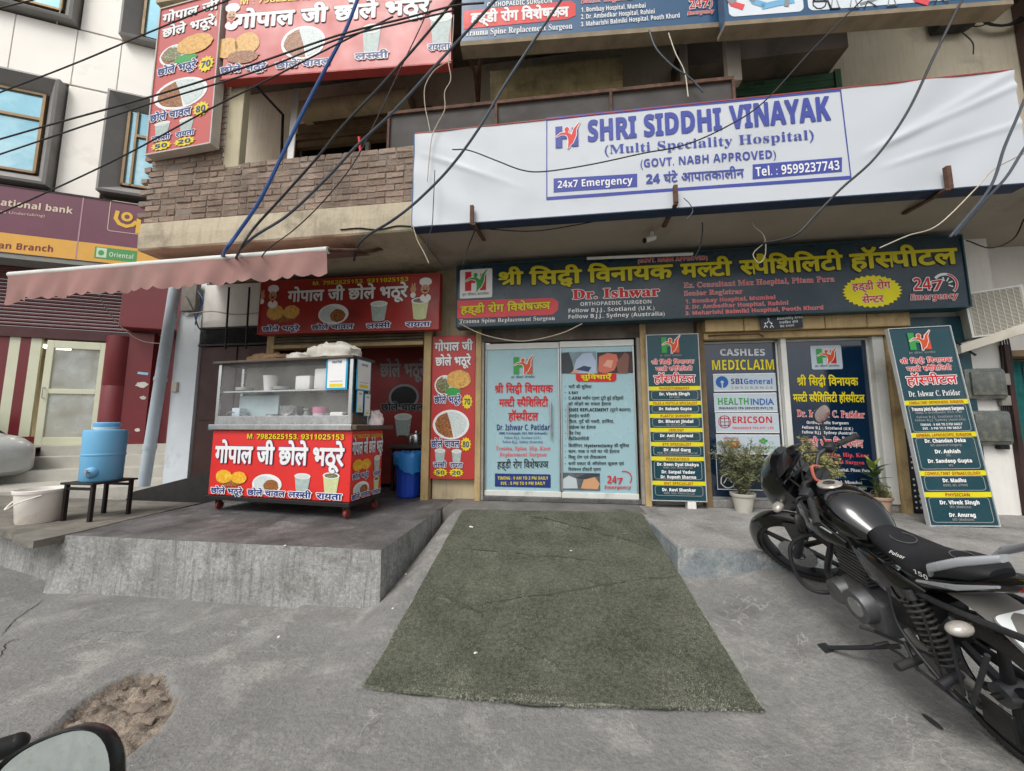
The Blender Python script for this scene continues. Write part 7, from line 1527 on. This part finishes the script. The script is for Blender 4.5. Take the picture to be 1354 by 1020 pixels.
m.build('mirror_glass', mat('mirror_glass', '#dfe9e6', rough=.16, var=.12, vs=22, metal=.9, dirt='#a9ad98', ds=26, dth=.5), sm, world=True)
m = M(); m.tube(spline([c0 - front * .05, c0 - front * .08 - Vector((.02, 0, .08)), c0 + Vector((-.06, .02, -.3))]), .006, 8); m.build('mirror_stem', black_pl, sm, smooth=True, world=True)
a, b = P(-60, 1010, Y=.55), P(20, 985, Y=.60); m = M(); m.cyl(a, b, .017, n=14); m.sphere(b, .0175, 12, 8); m.build('lever_end', black_pl, sm, smooth=True, world=True)
m = M(); m.tube([a + Vector((-.1, -.2, -.35)), a], .02, 10); m.build('handlebar', black_pl, sm, smooth=True, world=True)
# ================================================================== motorcycle (local frame: x forward, y left, z up)
R0 = Vector((1.93, 1.99, gz(1.93, 1.99))); F0 = Vector((1.83, 3.19, gz(1.83, 3.19)))
fx = (F0 - R0).normalized(); fy = Vector((0, 0, 1)).cross(fx).normalized(); fz = fx.cross(fy)
BK = Matrix(((fx.x, fy.x, fz.x, R0.x), (fx.y, fy.y, fz.y, R0.y), (fx.z, fy.z, fz.z, R0.z), (0, 0, 0, 1))) @ Matrix.Rotation(R_(-15.5), 4, 'X')
bike = thing('motorcycle', 'dusty black motorcycle parked on its side stand before the right platform', 'motorcycle', mtx=BK)
WB = (F0 - R0).length; RW = .305
pb = mat('black_gloss_paint', '#0b0c0e', rough=.14, var=.15, vs=2, coat=.9, dirt='#2c2b29', ds=2.0, dth=.60)
mb = mat('dusty_black_metal', '#303134', rough=.5, var=.25, vs=6, metal=.3, dirt='#55514b', ds=5, dth=.54)
rb = mat('dusty_tyre', '#3a3835', rough=.9, var=.25, vs=6, dirt='#55504a', ds=4, dth=.5, bump=.3, bs=60)
st_ = mat('seat_leather', '#1b1c1f', rough=.55, var=.2, vs=3, dirt='#3d3c3b', ds=2, dth=.54, bump=.15, bs=120)
eng = mat('engine_grey', '#6d6e70', rough=.5, var=.25, vs=8, metal=.6, dirt='#5f584e', ds=6, dth=.5)
chrome = mat('worn_chrome', '#b5b7b8', rough=.25, var=.1, vs=8, metal=.95); silver = mat('silver_paint', '#c3c7cc', rough=.3, var=.06, metal=.35, vs=3)
lens = mat('clear_lens', '#a8a29a', rough=.12, var=.3, vs=30, coat=.6, metal=.2); redl = mat('red_lens', '#8f1d1c', rough=.2, var=.1); dust = mat('dusty_grey_plastic', '#6a6762', rough=.7, var=.2, vs=4)
def bb(m, name, mt, par=bike, T=None, **k):
    if T is not None: m.v = [T @ v for v in m.v]
    return m.build(name, mt, par, **k)
# steering assembly turned to the left about the raked axis
HX, HZ = WB - .33, .93; AXL = Vector((WB, 0, RW)); HEAD = Vector((HX, 0, HZ)); axis = (HEAD - AXL).normalized()
ST = Matrix.Translation(HEAD) @ Matrix.Rotation(R_(38), 4, axis) @ Matrix.Translation(-HEAD)
def wheel(name, c, wid, T=None):
    m = M(); prof = []
    for k in range(13): a = math.pi * (k / 12) ; prof.append((RW - .07 + .07 * math.sin(a) ** .7, -wid * math.cos(a)))
    m.lathe(prof, c, 'Y', 64); t = bb(m, name, rb, T=T, smooth=True); t.name = name
    m = M()
    for k in range(64):
        a = 2 * math.pi * k / 64
        for s_ in (-1, 1):
            d0 = Vector((math.cos(a), 0, math.sin(a))); d1 = Vector((math.cos(a + .07), 0, math.sin(a + .07)))
            q = [c + d0 * (RW + .003) + Vector((0, s_ * .004, 0)), c + d1 * (RW + .003) + Vector((0, s_ * .004, 0)), c + d1 * (RW - .006) + Vector((0, s_ * wid * .72, 0)), c + d0 * (RW - .006) + Vector((0, s_ * wid * .72, 0))]
            q2 = [v - (v - c).normalized() * .01 for v in q]; m.add(q + q2, [(0, 1, 2, 3), (0, 4, 5, 1), (1, 5, 6, 2), (2, 6, 7, 3), (3, 7, 4, 0)])
    if T is not None: m.v = [T @ v for v in m.v]
    o = m.build('tread', rb, t); o['kind'] = 'stuff'
    m = M(); m.lathe([(RW - .075, -wid * .8), (RW - .05, -wid * .85), (RW - .05, wid * .85), (RW - .075, wid * .8), (RW - .085, 0), (RW - .075, -wid * .8)], c, 'Y', 48)
    for k in range(6):
        a = 2 * math.pi * k / 6 + .3; d = Vector((math.cos(a), 0, math.sin(a))); d2 = Vector((math.cos(a + .22), 0, math.sin(a + .22)))
        m.loft([(c + d * .04, Vector((-d.z, 0, d.x)) * .018, (0, .02, 0), 4), (c + d2 * (RW - .08), Vector((-d.z, 0, d.x)) * .013, (0, .014, 0), 4)], n=10)
    if T is not None: m.v = [T @ v for v in m.v]
    m.build('rim', mb, t, smooth=True)
    m = M(); m.cyl(c + Vector((0, -.05, 0)), c + Vector((0, .05, 0)), .045, n=20)
    if T is not None: m.v = [T @ v for v in m.v]
    m.build('hub', eng, t, smooth=True); return t
fw = wheel('front_wheel', AXL, .044, ST); rw_ = wheel('rear_wheel', Vector((0, 0, RW)), .052)
m = M(); m.lathe([(.05, -.003), (.12, -.003), (.12, .003), (.05, .003)], AXL + Vector((0, .065, 0)), 'Y', 30); m.v = [ST @ v for v in m.v]; m.build('brake_disc', chrome, fw, smooth=True)
m = M()
for s_ in (-1, 1): m.cyl(AXL + Vector((0, s_ * .085, 0)), AXL + axis * .30 + Vector((0, s_ * .085, 0)), .026, n=14); m.cyl(AXL + axis * .30 + Vector((0, s_ * .085, 0)), AXL + axis * .68 + Vector((0, s_ * .085, 0)), .017, n=12)
m.bbox(HEAD + Vector((-.06, -.12, -.02)), HEAD + Vector((.06, .12, .03)), .02); bb(m, 'fork', mb, T=ST, smooth=True)
# front mudguard
m = M(); vs = []; NA = 18
for i in range(NA + 1):
    a = R_(-8 + 135 * i / NA)
    for k in range(9): t = (k - 4) / 4; r = RW + .035 - .045 * t * t - .03 * abs(t) ** 4; vs.append(AXL + Vector((math.cos(a) * r, t * .062, math.sin(a) * r)))
m.add(vs, [(i * 9 + k, (i + 1) * 9 + k, (i + 1) * 9 + k + 1, i * 9 + k + 1) for i in range(NA) for k in range(8)])
m.prism([(AXL.x - .02, AXL.z + .12), (AXL.x - .14, AXL.z + .30), (AXL.x - .02, AXL.z + .30)], .06, .068, 'Y'); bb(m, 'front_mudguard', pb, T=ST, smooth=True)
# headlight fairing with clear lamp and visor
c = HEAD + Vector((.15, 0, .02))
m = M(); m.loft([(c + Vector((.13, 0, -.10)), (0, .06, 0), (0, 0, .06)), (c + Vector((.11, 0, -.07)), (0, .13, 0), (.02, 0, .14)), (c + Vector((.03, 0, -.02)), (0, .17, 0), (.04, 0, .19)), (c + Vector((-.06, 0, .04)), (0, .16, 0), (.06, 0, .18))], n=28, p=2.6); bb(m, 'headlight_fairing', pb, T=ST, smooth=True)
m = M(); m.loft([(c + Vector((.128, 0, -.09)), (0, .05, 0), (0, 0, .05)), (c + Vector((.112, 0, -.07)), (0, .10, 0), (.012, 0, .085))], n=24); bb(m, 'headlight', lens, T=ST, smooth=True)
m = M(); vs = []
for i in range(9):
    t = i / 8; zc = c + Vector((.075 - .17 * t, 0, .09 + .16 * t)); hw = .14 - .05 * t * t
    for k in range(9): s_ = (k - 4) / 4; vs.append(zc + Vector((-.07 * s_ * s_, hw * s_, -.02 * s_ * s_)))
m.add(vs, [(i * 9 + k, (i + 1) * 9 + k, (i + 1) * 9 + k + 1, i * 9 + k + 1) for i in range(8) for k in range(8)]); bb(m, 'visor', mat('smoked_visor', '#1a1417', rough=.15, coat=.5), T=ST, smooth=True)
m = M(); m.loft([(c + Vector((-.06, .0, .10)), (0, .10, 0), (-.03, 0, .05)), (c + Vector((-.10, 0, .13)), (0, .09, 0), (-.03, 0, .045))], n=20); im = bb(m, 'instrument_panel', mb, T=ST, smooth=True)
m = M(); m.loft([(c + Vector((-.121, .0, .150)), (0, .075, 0), (-.035, 0, .035)), (c + Vector((-.125, .0, .156)), (0, .075, 0), (-.035, 0, .035))], n=16, p=5); m.v = [ST @ v for v in m.v]; m.build('dial', lens, im)
# handlebar, grips, levers, mirror
def hb(y): s_ = 1 if y > 0 else -1; a = abs(y); return HEAD + Vector((-.02 - .12 * sstep(.12, .4, a), y, .06 + .05 * sstep(.04, .16, a) - .05 * sstep(.2, .4, a)))
m = M(); m.tube([hb(-.40 + .05 * k) for k in range(17)], .0115, 10); m.bbox(HEAD + Vector((-.05, -.05, .03)), HEAD + Vector((.02, .05, .075)), .01); bb(m, 'handlebar', mb, T=ST, smooth=True)
for s_ in (1, -1):
    m = M(); p, q = hb(s_ * .40), hb(s_ * .275); m.cyl(p, q, .0185, .0175, 16); m.cyl(p + (p - q).normalized() * .0, p + (p - q).normalized() * .022, .021, n=16); bb(m, 'grip', mat('rubber_grip', '#2a2a2b', rough=.8, var=.2, vs=20, bump=.4, bs=150), T=ST, smooth=True)
    m = M(); q2 = hb(s_ * .235); m.bbox(q2 + Vector((-.025, -.035, -.025)), q2 + Vector((.03, .035, .025)), .01); bb(m, 'switch_block', mb, T=ST, smooth=True)
    m = M(); m.tube([q2 + Vector((.03, 0, 0)), hb(s_ * .29) + Vector((.055, 0, -.005)), hb(s_ * .40) + Vector((.04, 0, -.01))], .006, 6); bb(m, 'lever', mb, T=ST, smooth=True)
m = M(); q2 = hb(-.22); top = q2 + Vector((-.02, -.075, .165)); m.tube(spline([q2 + Vector((0, 0, .02)), q2 + Vector((0, -.02, .09)), top]), .006, 8); mr = bb(m, 'mirror_stem', mb, T=ST, smooth=True)
def mirror(cn, up_, sz=1.0, par=None, back=False):
    m = M(); nrm = Vector((-1, .25, .10)).normalized(); u = Vector((0, 1, 0)); u = (u - nrm * u.dot(nrm)).normalized(); v_ = nrm.cross(u)
    m.loft([(cn - nrm * .03, u * .03 * sz, v_ * .02 * sz), (cn - nrm * .015, u * .062 * sz, v_ * .038 * sz), (cn, u * .07 * sz, v_ * .045 * sz)], n=24); m.v = [ST @ v for v in m.v]; m.build('mirror_housing', mb, par, smooth=True)
    m = M(); m.loft([(cn + nrm * .001, u * .064 * sz, v_ * .040 * sz), (cn + nrm * .002, u * .064 * sz, v_ * .040 * sz)], n=24); m.v = [ST @ v for v in m.v]; m.build('mirror_glass', mat('pinkish_mirror', '#d8c4c0', rough=.12, metal=.9, var=.15, vs=18, col2='#c8605a', c2s=12, c2t=.6), par)
mirror(top + Vector((0, -.03, .035)), 1, 1.1, mr)
m = M(); q2 = hb(.24); lo = q2 + Vector((.06, .10, -.13)); m.tube(spline([q2, q2 + Vector((.04, .06, .0)), lo]), .006, 8); ml = bb(m, 'mirror_stem', mb, T=ST, smooth=True)
m = M(); m.sphere(lo, .055, 18, 10, (.35, .8, 1.05)); m.v = [ST @ v for v in m.v]; m.build('mirror_housing', mb, ml, smooth=True)
for s_ in (1, -1):
    m = M(); q2 = c + Vector((.03, s_ * .145, -.08)); m.cyl(c + Vector((.0, s_ * .10, -.08)), q2, .012, n=10); m.sphere(q2 + Vector((.0, s_ * .045, 0)), .036, 16, 10, (.9, 1.35, .75)); bb(m, 'indicator', lens, T=ST, smooth=True)
m = M()
for k in range(5): y = (-.04, .03, .05, -.06, .0)[k]; m.tube(spline([hb(.2 if k % 2 else -.2) + Vector((0, 0, -.01)), HEAD + Vector((.10, y * 2.5, .13 - .02 * k)), HEAD + Vector((.05, y, -.05)), HEAD + Vector((-.05, y * .5, -.22))]), .0055, 6)
o = bb(m, 'control_cables', mat('cable_black', '#1c1c1c', rough=.5), T=ST, smooth=True); o['kind'] = 'stuff'
m = M(); p0_ = HEAD + Vector((-.045, .0, .09)); m.tube(spline([p0_ + Vector((0, -.05, 0)), p0_ + Vector((.01, 0, .035)), p0_ + Vector((0, .05, -.02)), p0_ + Vector((-.02, .02, -.07))]), .009, 6); bb(m, 'tied_red_cloth', mat('faded_red_cloth', '#b2604c', rough=.9, var=.2), T=ST, smooth=True)
# tank with cap
def sec(x, z, hw, hh, q=2.4, dx=0): return ((x, 0, z), (0, hw, 0), (dx, 0, hh), q)
m = M(); m.loft([sec(HX + .03, .87, .045, .04), sec(HX - .0, .865, .09, .075), sec(HX - .09, .855, .135, .105), sec(HX - .20, .845, .15, .118), sec(HX - .31, .825, .14, .108), sec(HX - .39, .80, .11, .08, 2.4, .02), sec(HX - .43, .78, .08, .05)], n=36, p=2.4); tk = bb(m, 'fuel_tank', pb, smooth=True)
for s_ in (1, -1):
    m = M(); m.loft([((HX + .04, s_ * .115, .80), (0, .012, 0), (0, 0, .07), 3), ((HX - .08, s_ * .158, .79), (0, .02, 0), (0, 0, .09), 3), ((HX - .24, s_ * .160, .745), (0, .016, 0), (0, 0, .055), 3), ((HX - .36, s_ * .14, .72), (0, .01, 0), (0, 0, .02), 3)], n=16); bb(m, 'tank_shroud', pb, smooth=True)
    m = M(); m.loft([((HX + .02, s_ * .142, .825), (0, .004, 0), (0, 0, .004)), ((HX - .16, s_ * .181, .79), (0, .004, 0), (0, 0, .010)), ((HX - .30, s_ * .168, .77), (0, .004, 0), (0, 0, .003))], n=8); m.build('silver_stripe', silver, tk)
m = M(); m.lathe([(.001, 0), (.055, 0), (.062, -.006), (.062, -.02)], (HX - .13, 0, .970), 'Z', 28); m.build('fuel_cap', lens, tk, smooth=True); m = M(); m.lathe([(.001, .004), (.03, .004), (.03, 0)], (HX - .13, 0, .970), 'Z', 20); m.build('cap_lock', chrome, tk, smooth=True)
def side_text(txt, p, du, dv, h, width, mt, name, par, wt=0, st='i', lift=.004):
    g, adv = shape(txt, wt, st); k = width / adv; kh = h / capheight('b' if not any(isdev(c_) for c_ in txt) else 'd'); m = M(); nrm = du.cross(dv).normalized()
    for i_, (vs, fs) in enumerate(g): m.add([p + du * (x * k) + dv * (z * kh) + nrm * (lift + e + .0002 * (i_ % 3)) for x, z, e in vs], fs)
    o = m.build(name, mt, par, weld=False); o['kind'] = 'stuff'
side_text('Pulsar', Vector((HX - .06, .175, .825)), Vector((-1, .06, -.1)).normalized(), Vector((0, -.15, 1)).normalized(), .028, .10, silver, 'lettering', tk, st='r')
# seat, tail, grab rail, side panels
m = M(); m.loft([sec(HX - 0.400, .79, .06, .04), sec(HX - 0.470, .775, .085, .058), sec(HX - 0.631, .765, .120, .05), sec(HX - 0.708, .77, .135, .05), sec(HX - 0.758, .80, .125, .055), sec(HX - 0.829, .83, .110, .045), sec(HX - 0.906, .855, .09, .04), sec(HX - 0.950, .868, .05, .025)], n=32, p=3); se = bb(m, 'seat', st_, smooth=True)
for (cx, rr_) in ((HX - .55, .055), (HX - .82, .045)):
    m = M(); zc = .826 if cx > HX - .7 else .877
    m.tube([Vector((cx + rr_ * math.cos(t * .4189), rr_ * .75 * math.sin(t * .4189), zc - (.0015 if cx < HX - .8 else .001))) for t in range(15)], .0022, 5, closed=True); m.build('seat_stitching', mat('stitch_grey', '#55565a', rough=.6), se)
side_text('150', Vector((HX - .72, .129, .772)), Vector((-1, .02, .06)).normalized(), Vector((0, -.05, 1)).normalized(), .022, .07, WHT, 'lettering', se)
side_text('Pulsar', Vector((HX - .60, .112, .795)), Vector((-1, .02, .12)).normalized(), Vector((.0, -.6, 1)).normalized(), .016, .08, WHT, 'lettering', se, lift=.012)
m = M(); m.loft([sec(HX - 0.620, .69, .12, .06), sec(HX - 0.730, .72, .12, .06), sec(HX - 0.857, .78, .105, .05), sec(HX - 0.972, .845, .08, .036), sec(HX - 1.049, .88, .045, .02)], n=28, p=3); tl = bb(m, 'tail_panel', pb, smooth=True)
for s_ in (1, -1):
    m = M(); m.loft([((HX - 0.719, s_ * .124, .73), (0, .006, 0), (0, 0, .006)), ((HX - 0.873, s_ * .106, .79), (0, .006, 0), (0, 0, .014)), ((HX - 1.000, s_ * .072, .865), (0, .006, 0), (0, 0, .006))], n=8); m.build('silver_stripe', silver, tl)
    m = M(); m.loft([((HX - .36, s_ * .10, .70), (0, .02, 0), (0, 0, .02), 3), ((HX - .46, s_ * .12, .66), (0, .025, 0), (0, 0, .09), 3), ((HX - .62, s_ * .13, .64), (0, .02, 0), (0, 0, .09), 3), ((HX - .74, s_ * .11, .66), (0, .012, 0), (0, 0, .03), 3)], n=18); bb(m, 'side_panel', pb, smooth=True)
    m = M(); m.loft([((HX - 0.796, s_ * .125, .81), (0, .012, 0), (0, 0, .014), 3), ((HX - 0.829, s_ * .150, .865), (0, .016, 0), (0, 0, .022), 3), ((HX - 0.939, s_ * .135, .95), (0, .017, 0), (0, 0, .020), 3), ((HX - 1.027, s_ * .06, .995), (0, .018, 0), (0, 0, .016), 3)], n=14); bb(m, 'grab_rail', silver, smooth=True)
m = M(); m.loft([((HX - 0.983, 0, .85), (0, .06, 0), (0, 0, .022)), ((HX - 1.060, 0, .88), (0, .045, 0), (0, 0, .016))], n=16); bb(m, 'tail_light', redl, smooth=True)
# rear mudguard, plate, rear indicators
m = M(); vs = []
for i in range(13):
    a = R_(80 + 100 * i / 12); ccx, ccz = 0.08, RW + .05; r = RW + .085
    for k in range(7): t = (k - 3) / 3; rr2 = r - .03 * t * t; vs.append(Vector((ccx + math.cos(a) * rr2, t * .085, ccz + math.sin(a) * rr2)))
m.add(vs, [(i * 7 + k, (i + 1) * 7 + k, (i + 1) * 7 + k + 1, i * 7 + k + 1) for i in range(12) for k in range(6)]); bb(m, 'rear_mudguard', dust, smooth=True)
m = M(); a = R_(128); pc = Vector((-.13, -.02, .66)); un = Vector((math.cos(a), 0, math.sin(a))); vn = Vector((-un.z, 0, un.x))
m.loft([(pc - un * .005, (0, .10, 0), vn * .085, 9), (pc + un * .006, (0, .10, 0), vn * .085, 9)], n=20); npl = bb(m, 'number_plate', mat('plate_white', '#d4d8d6', rough=.4, var=.05))
for s_ in (1, -1):
    m = M(); q2 = Vector((-.03, s_ * .14, .66)); m.cyl(Vector((-.01, s_ * .05, .69)), q2, .011, n=10); ik = bb(m, 'indicator', black_pl, smooth=True); m = M(); m.sphere(q2 + Vector((0, s_ * .035, 0)), .036, 18, 10, (.95, 1.35, .72)); m.build('lens', lens, ik, smooth=True); m = M(); m.sphere(q2 + Vector((-.006, s_ * .035, .0)), .022, 12, 8, (1.2, 1, .8)); m.build('bulb', mat('orange_bulb', '#c8643c', rough=.3), ik, smooth=True)
# engine, exhaust, frame, swing arm, chain case, shocks
m = M(); m.bbox((WB - .82, -.14, .22), (WB - .50, .14, .44), .05); m.cyl((WB - .70, .12, .37), (WB - .70, .185, .37), .095, .085, 24); m.cyl((WB - .55, .12, .36), (WB - .55, .18, .36), .075, .065, 24); en = bb(m, 'engine', eng, smooth=True)
m = M()
for k in range(9): z = .46 + k * .022; m.bbox((WB - .70, -.09, z), (WB - .50, .09, z + .009), .003)
o = m.build('cooling_fins', eng, en); o['kind'] = 'stuff'
m = M(); m.cyl((WB - .60, 0, .44), (WB - .58, 0, .68), .07, n=20); m.bbox((WB - .68, -.07, .66), (WB - .52, .07, .73), .02); m.build('cylinder', eng, en, smooth=True)
m = M(); m.lathe([(.001, 0), (.05, 0), (.06, -.015)], (WB - .70, .186, .37), 'Y', 24); m.build('engine_cover', chrome, en, smooth=True)
m = M(); m.tube(spline([(WB - .52, -.05, .62), (WB - .42, -.08, .45), (WB - .5, -.14, .25), (WB - .8, -.17, .24), (.35, -.18, .28)]), .02, 10); m.cyl((.40, -.18, .28), (-.12, -.19, .42), .045, .05, 18); bb(m, 'exhaust', mb, smooth=True)
m = M(); m.tube(spline([HEAD + Vector((0, 0, -.05)), (HX - .08, .03, .62), (HX + .02, .04, .32), (HX - .1, .08, .24)]), .019, 8); m.tube(spline([HEAD + Vector((-.02, 0, -.03)), (HX - .3, .06, .70), (HX - .6, .10, .60), (HX - .66, .10, .36)]), .019, 8); m.tube(spline([(HX - .55, .11, .63), (HX - .85, .12, .68), (HX - 1.2, .09, .74)]), .014, 8); m.tube(spline([(HX - .55, -.11, .63), (HX - .85, -.12, .68), (HX - 1.2, -.09, .74)]), .014, 8); m.tube([(HX - .66, .10, .36), (HX - .85, .13, .64)], .012, 8); bb(m, 'frame_tubes', mb, smooth=True)
m = M()
for s_ in (1, -1): m.loft([((HX - .62, s_ * .08, .34), (0, .015, 0), (0, 0, .028), 4), ((0.0, s_ * .105, RW), (0, .012, 0), (0, 0, .022), 4)], n=12)
m.cyl((0, -.13, RW), (0, .13, RW), .012, n=12); bb(m, 'swing_arm', mb, smooth=True)
m = M(); m.loft([((HX - .60, .125, .35), (0, .02, 0), (0, 0, .055), 4), ((.25, .13, .335), (0, .018, 0), (0, 0, .045), 4), ((.06, .13, .32), (0, .018, 0), (0, 0, .060), 4), ((-.07, .13, .30), (0, .015, 0), (0, 0, .055), 3)], n=18); bb(m, 'chain_case', dust, smooth=True)
m = M(); m.lathe([(.03, .15), (.05, .15), (.055, .12)], (0, 0, RW), 'Y', 20); m.cyl((0, .12, RW), (0, .165, RW), .016, n=12); bb(m, 'axle_nut', chrome, smooth=True)
for s_ in (1, -1):
    a, b = Vector((.06, s_ * .145, .33)), Vector((.22, s_ * .135, .66)); m = M(); m.cyl(a, b, .011, n=10); m.cyl(a, a.lerp(b, .25), .022, n=14); m.cyl(b.lerp(a, .12), b, .024, n=14); sh_k = bb(m, 'shock_absorber', mb, smooth=True)
    d = (b - a); u = d.normalized().orthogonal(); v_ = d.normalized().cross(u); m = M()
    m.tube([a.lerp(b, .18 + .70 * k / 88) + u * .032 * math.cos(k * .785) + v_ * .032 * math.sin(k * .785) for k in range(89)], .0055, 6); m.build('spring', rb, sh_k, smooth=True)
# crash guard, foot pegs, gear lever, side stand, saree guard
m = M()
for s_ in (1, -1): m.tube(spline([(HX - .02, s_ * .04, .60), (HX + .02, s_ * .17, .58), (HX + .03, s_ * .24, .50), (HX - .01, s_ * .25, .34), (HX - .07, s_ * .20, .27), (HX - .11, s_ * .08, .26)]), .0125, 8)
bb(m, 'crash_guard', mb, smooth=True)
m = M(); m.cyl((HX - .66, .12, .30), (HX - .68, .27, .30), .018, n=12); bb(m, 'foot_peg', mat('peg_rubber', '#303030', rough=.8), smooth=True)
m = M(); m.cyl((HX - .66, -.12, .30), (HX - .68, -.27, .30), .018, n=12); bb(m, 'foot_peg', MATS['peg_rubber'], smooth=True)
m = M(); m.tube([(HX - .70, .14, .36), (HX - .84, .15, .38)], .011, 8); m.cyl((HX - .84, .14, .38), (HX - .86, .25, .37), .018, n=12); m.tube([(HX - .70, .14, .36), (HX - .45, .17, .28), (HX - .42, .22, .30)], .009, 8); bb(m, 'rear_peg', mb, smooth=True)
m = M(); m.tube([(HX - .54, .19, .27), (HX - .62, .20, .30), (HX - .80, .19, .28)], .007, 8); m.cyl((HX - .52, .17, .27), (HX - .52, .24, .27), .011, n=10); bb(m, 'gear_lever', mb, smooth=True)
sg = BK.inverted() @ Vector((1.66, 2.83, gz(1.66, 2.83))) 
m = M(); a = Vector((HX - .50, .10, .22)); foot = BK.inverted() @ Vector((1.56, 2.62, gz(1.56, 2.62) + .008)); m.tube([a, a.lerp(foot, .5) + Vector((0, .02, 0)), foot], .012, 8); m.loft([(foot + Vector((-.03, 0, 0)), (0, .025, 0), (0, 0, .005), 6), (foot + Vector((.03, 0, 0)), (0, .025, 0), (0, 0, .005), 6)], n=10); bb(m, 'side_stand', mb, smooth=True)
m = M(); up1, up2 = Vector((.16, .175, .66)), Vector((-.12, .165, .68)); lo1 = Vector((.02, .18, .30))
m.tube(spline([(.30, .16, .62), (.25, .185, .45), (.05, .19, .30), (-.02, .18, .30)]), .0075, 7); m.tube([(-.10, .16, .60), (-.03, .19, .33)], .009, 7); m.tube([(.02, .175, .64), (.0, .19, .34)], .007, 7); m.tube([(.12, .175, .62), (.08, .19, .33)], .005, 7)
m.tube([(HX - .62, .165, .36), (.20, .19, .28), (-.02, .185, .28)], .0085, 7); bb(m, 'guard_rods', mb, smooth=True)
m = M(); m.bbox((.16, -.08, .36), (.42, .10, .60), .04); bb(m, 'battery_box', black_pl, smooth=True)
m = M(); m.bbox((-.13, .14, .24), (-.02, .155, .36), .004); bb(m, 'rear_flap', black_pl)
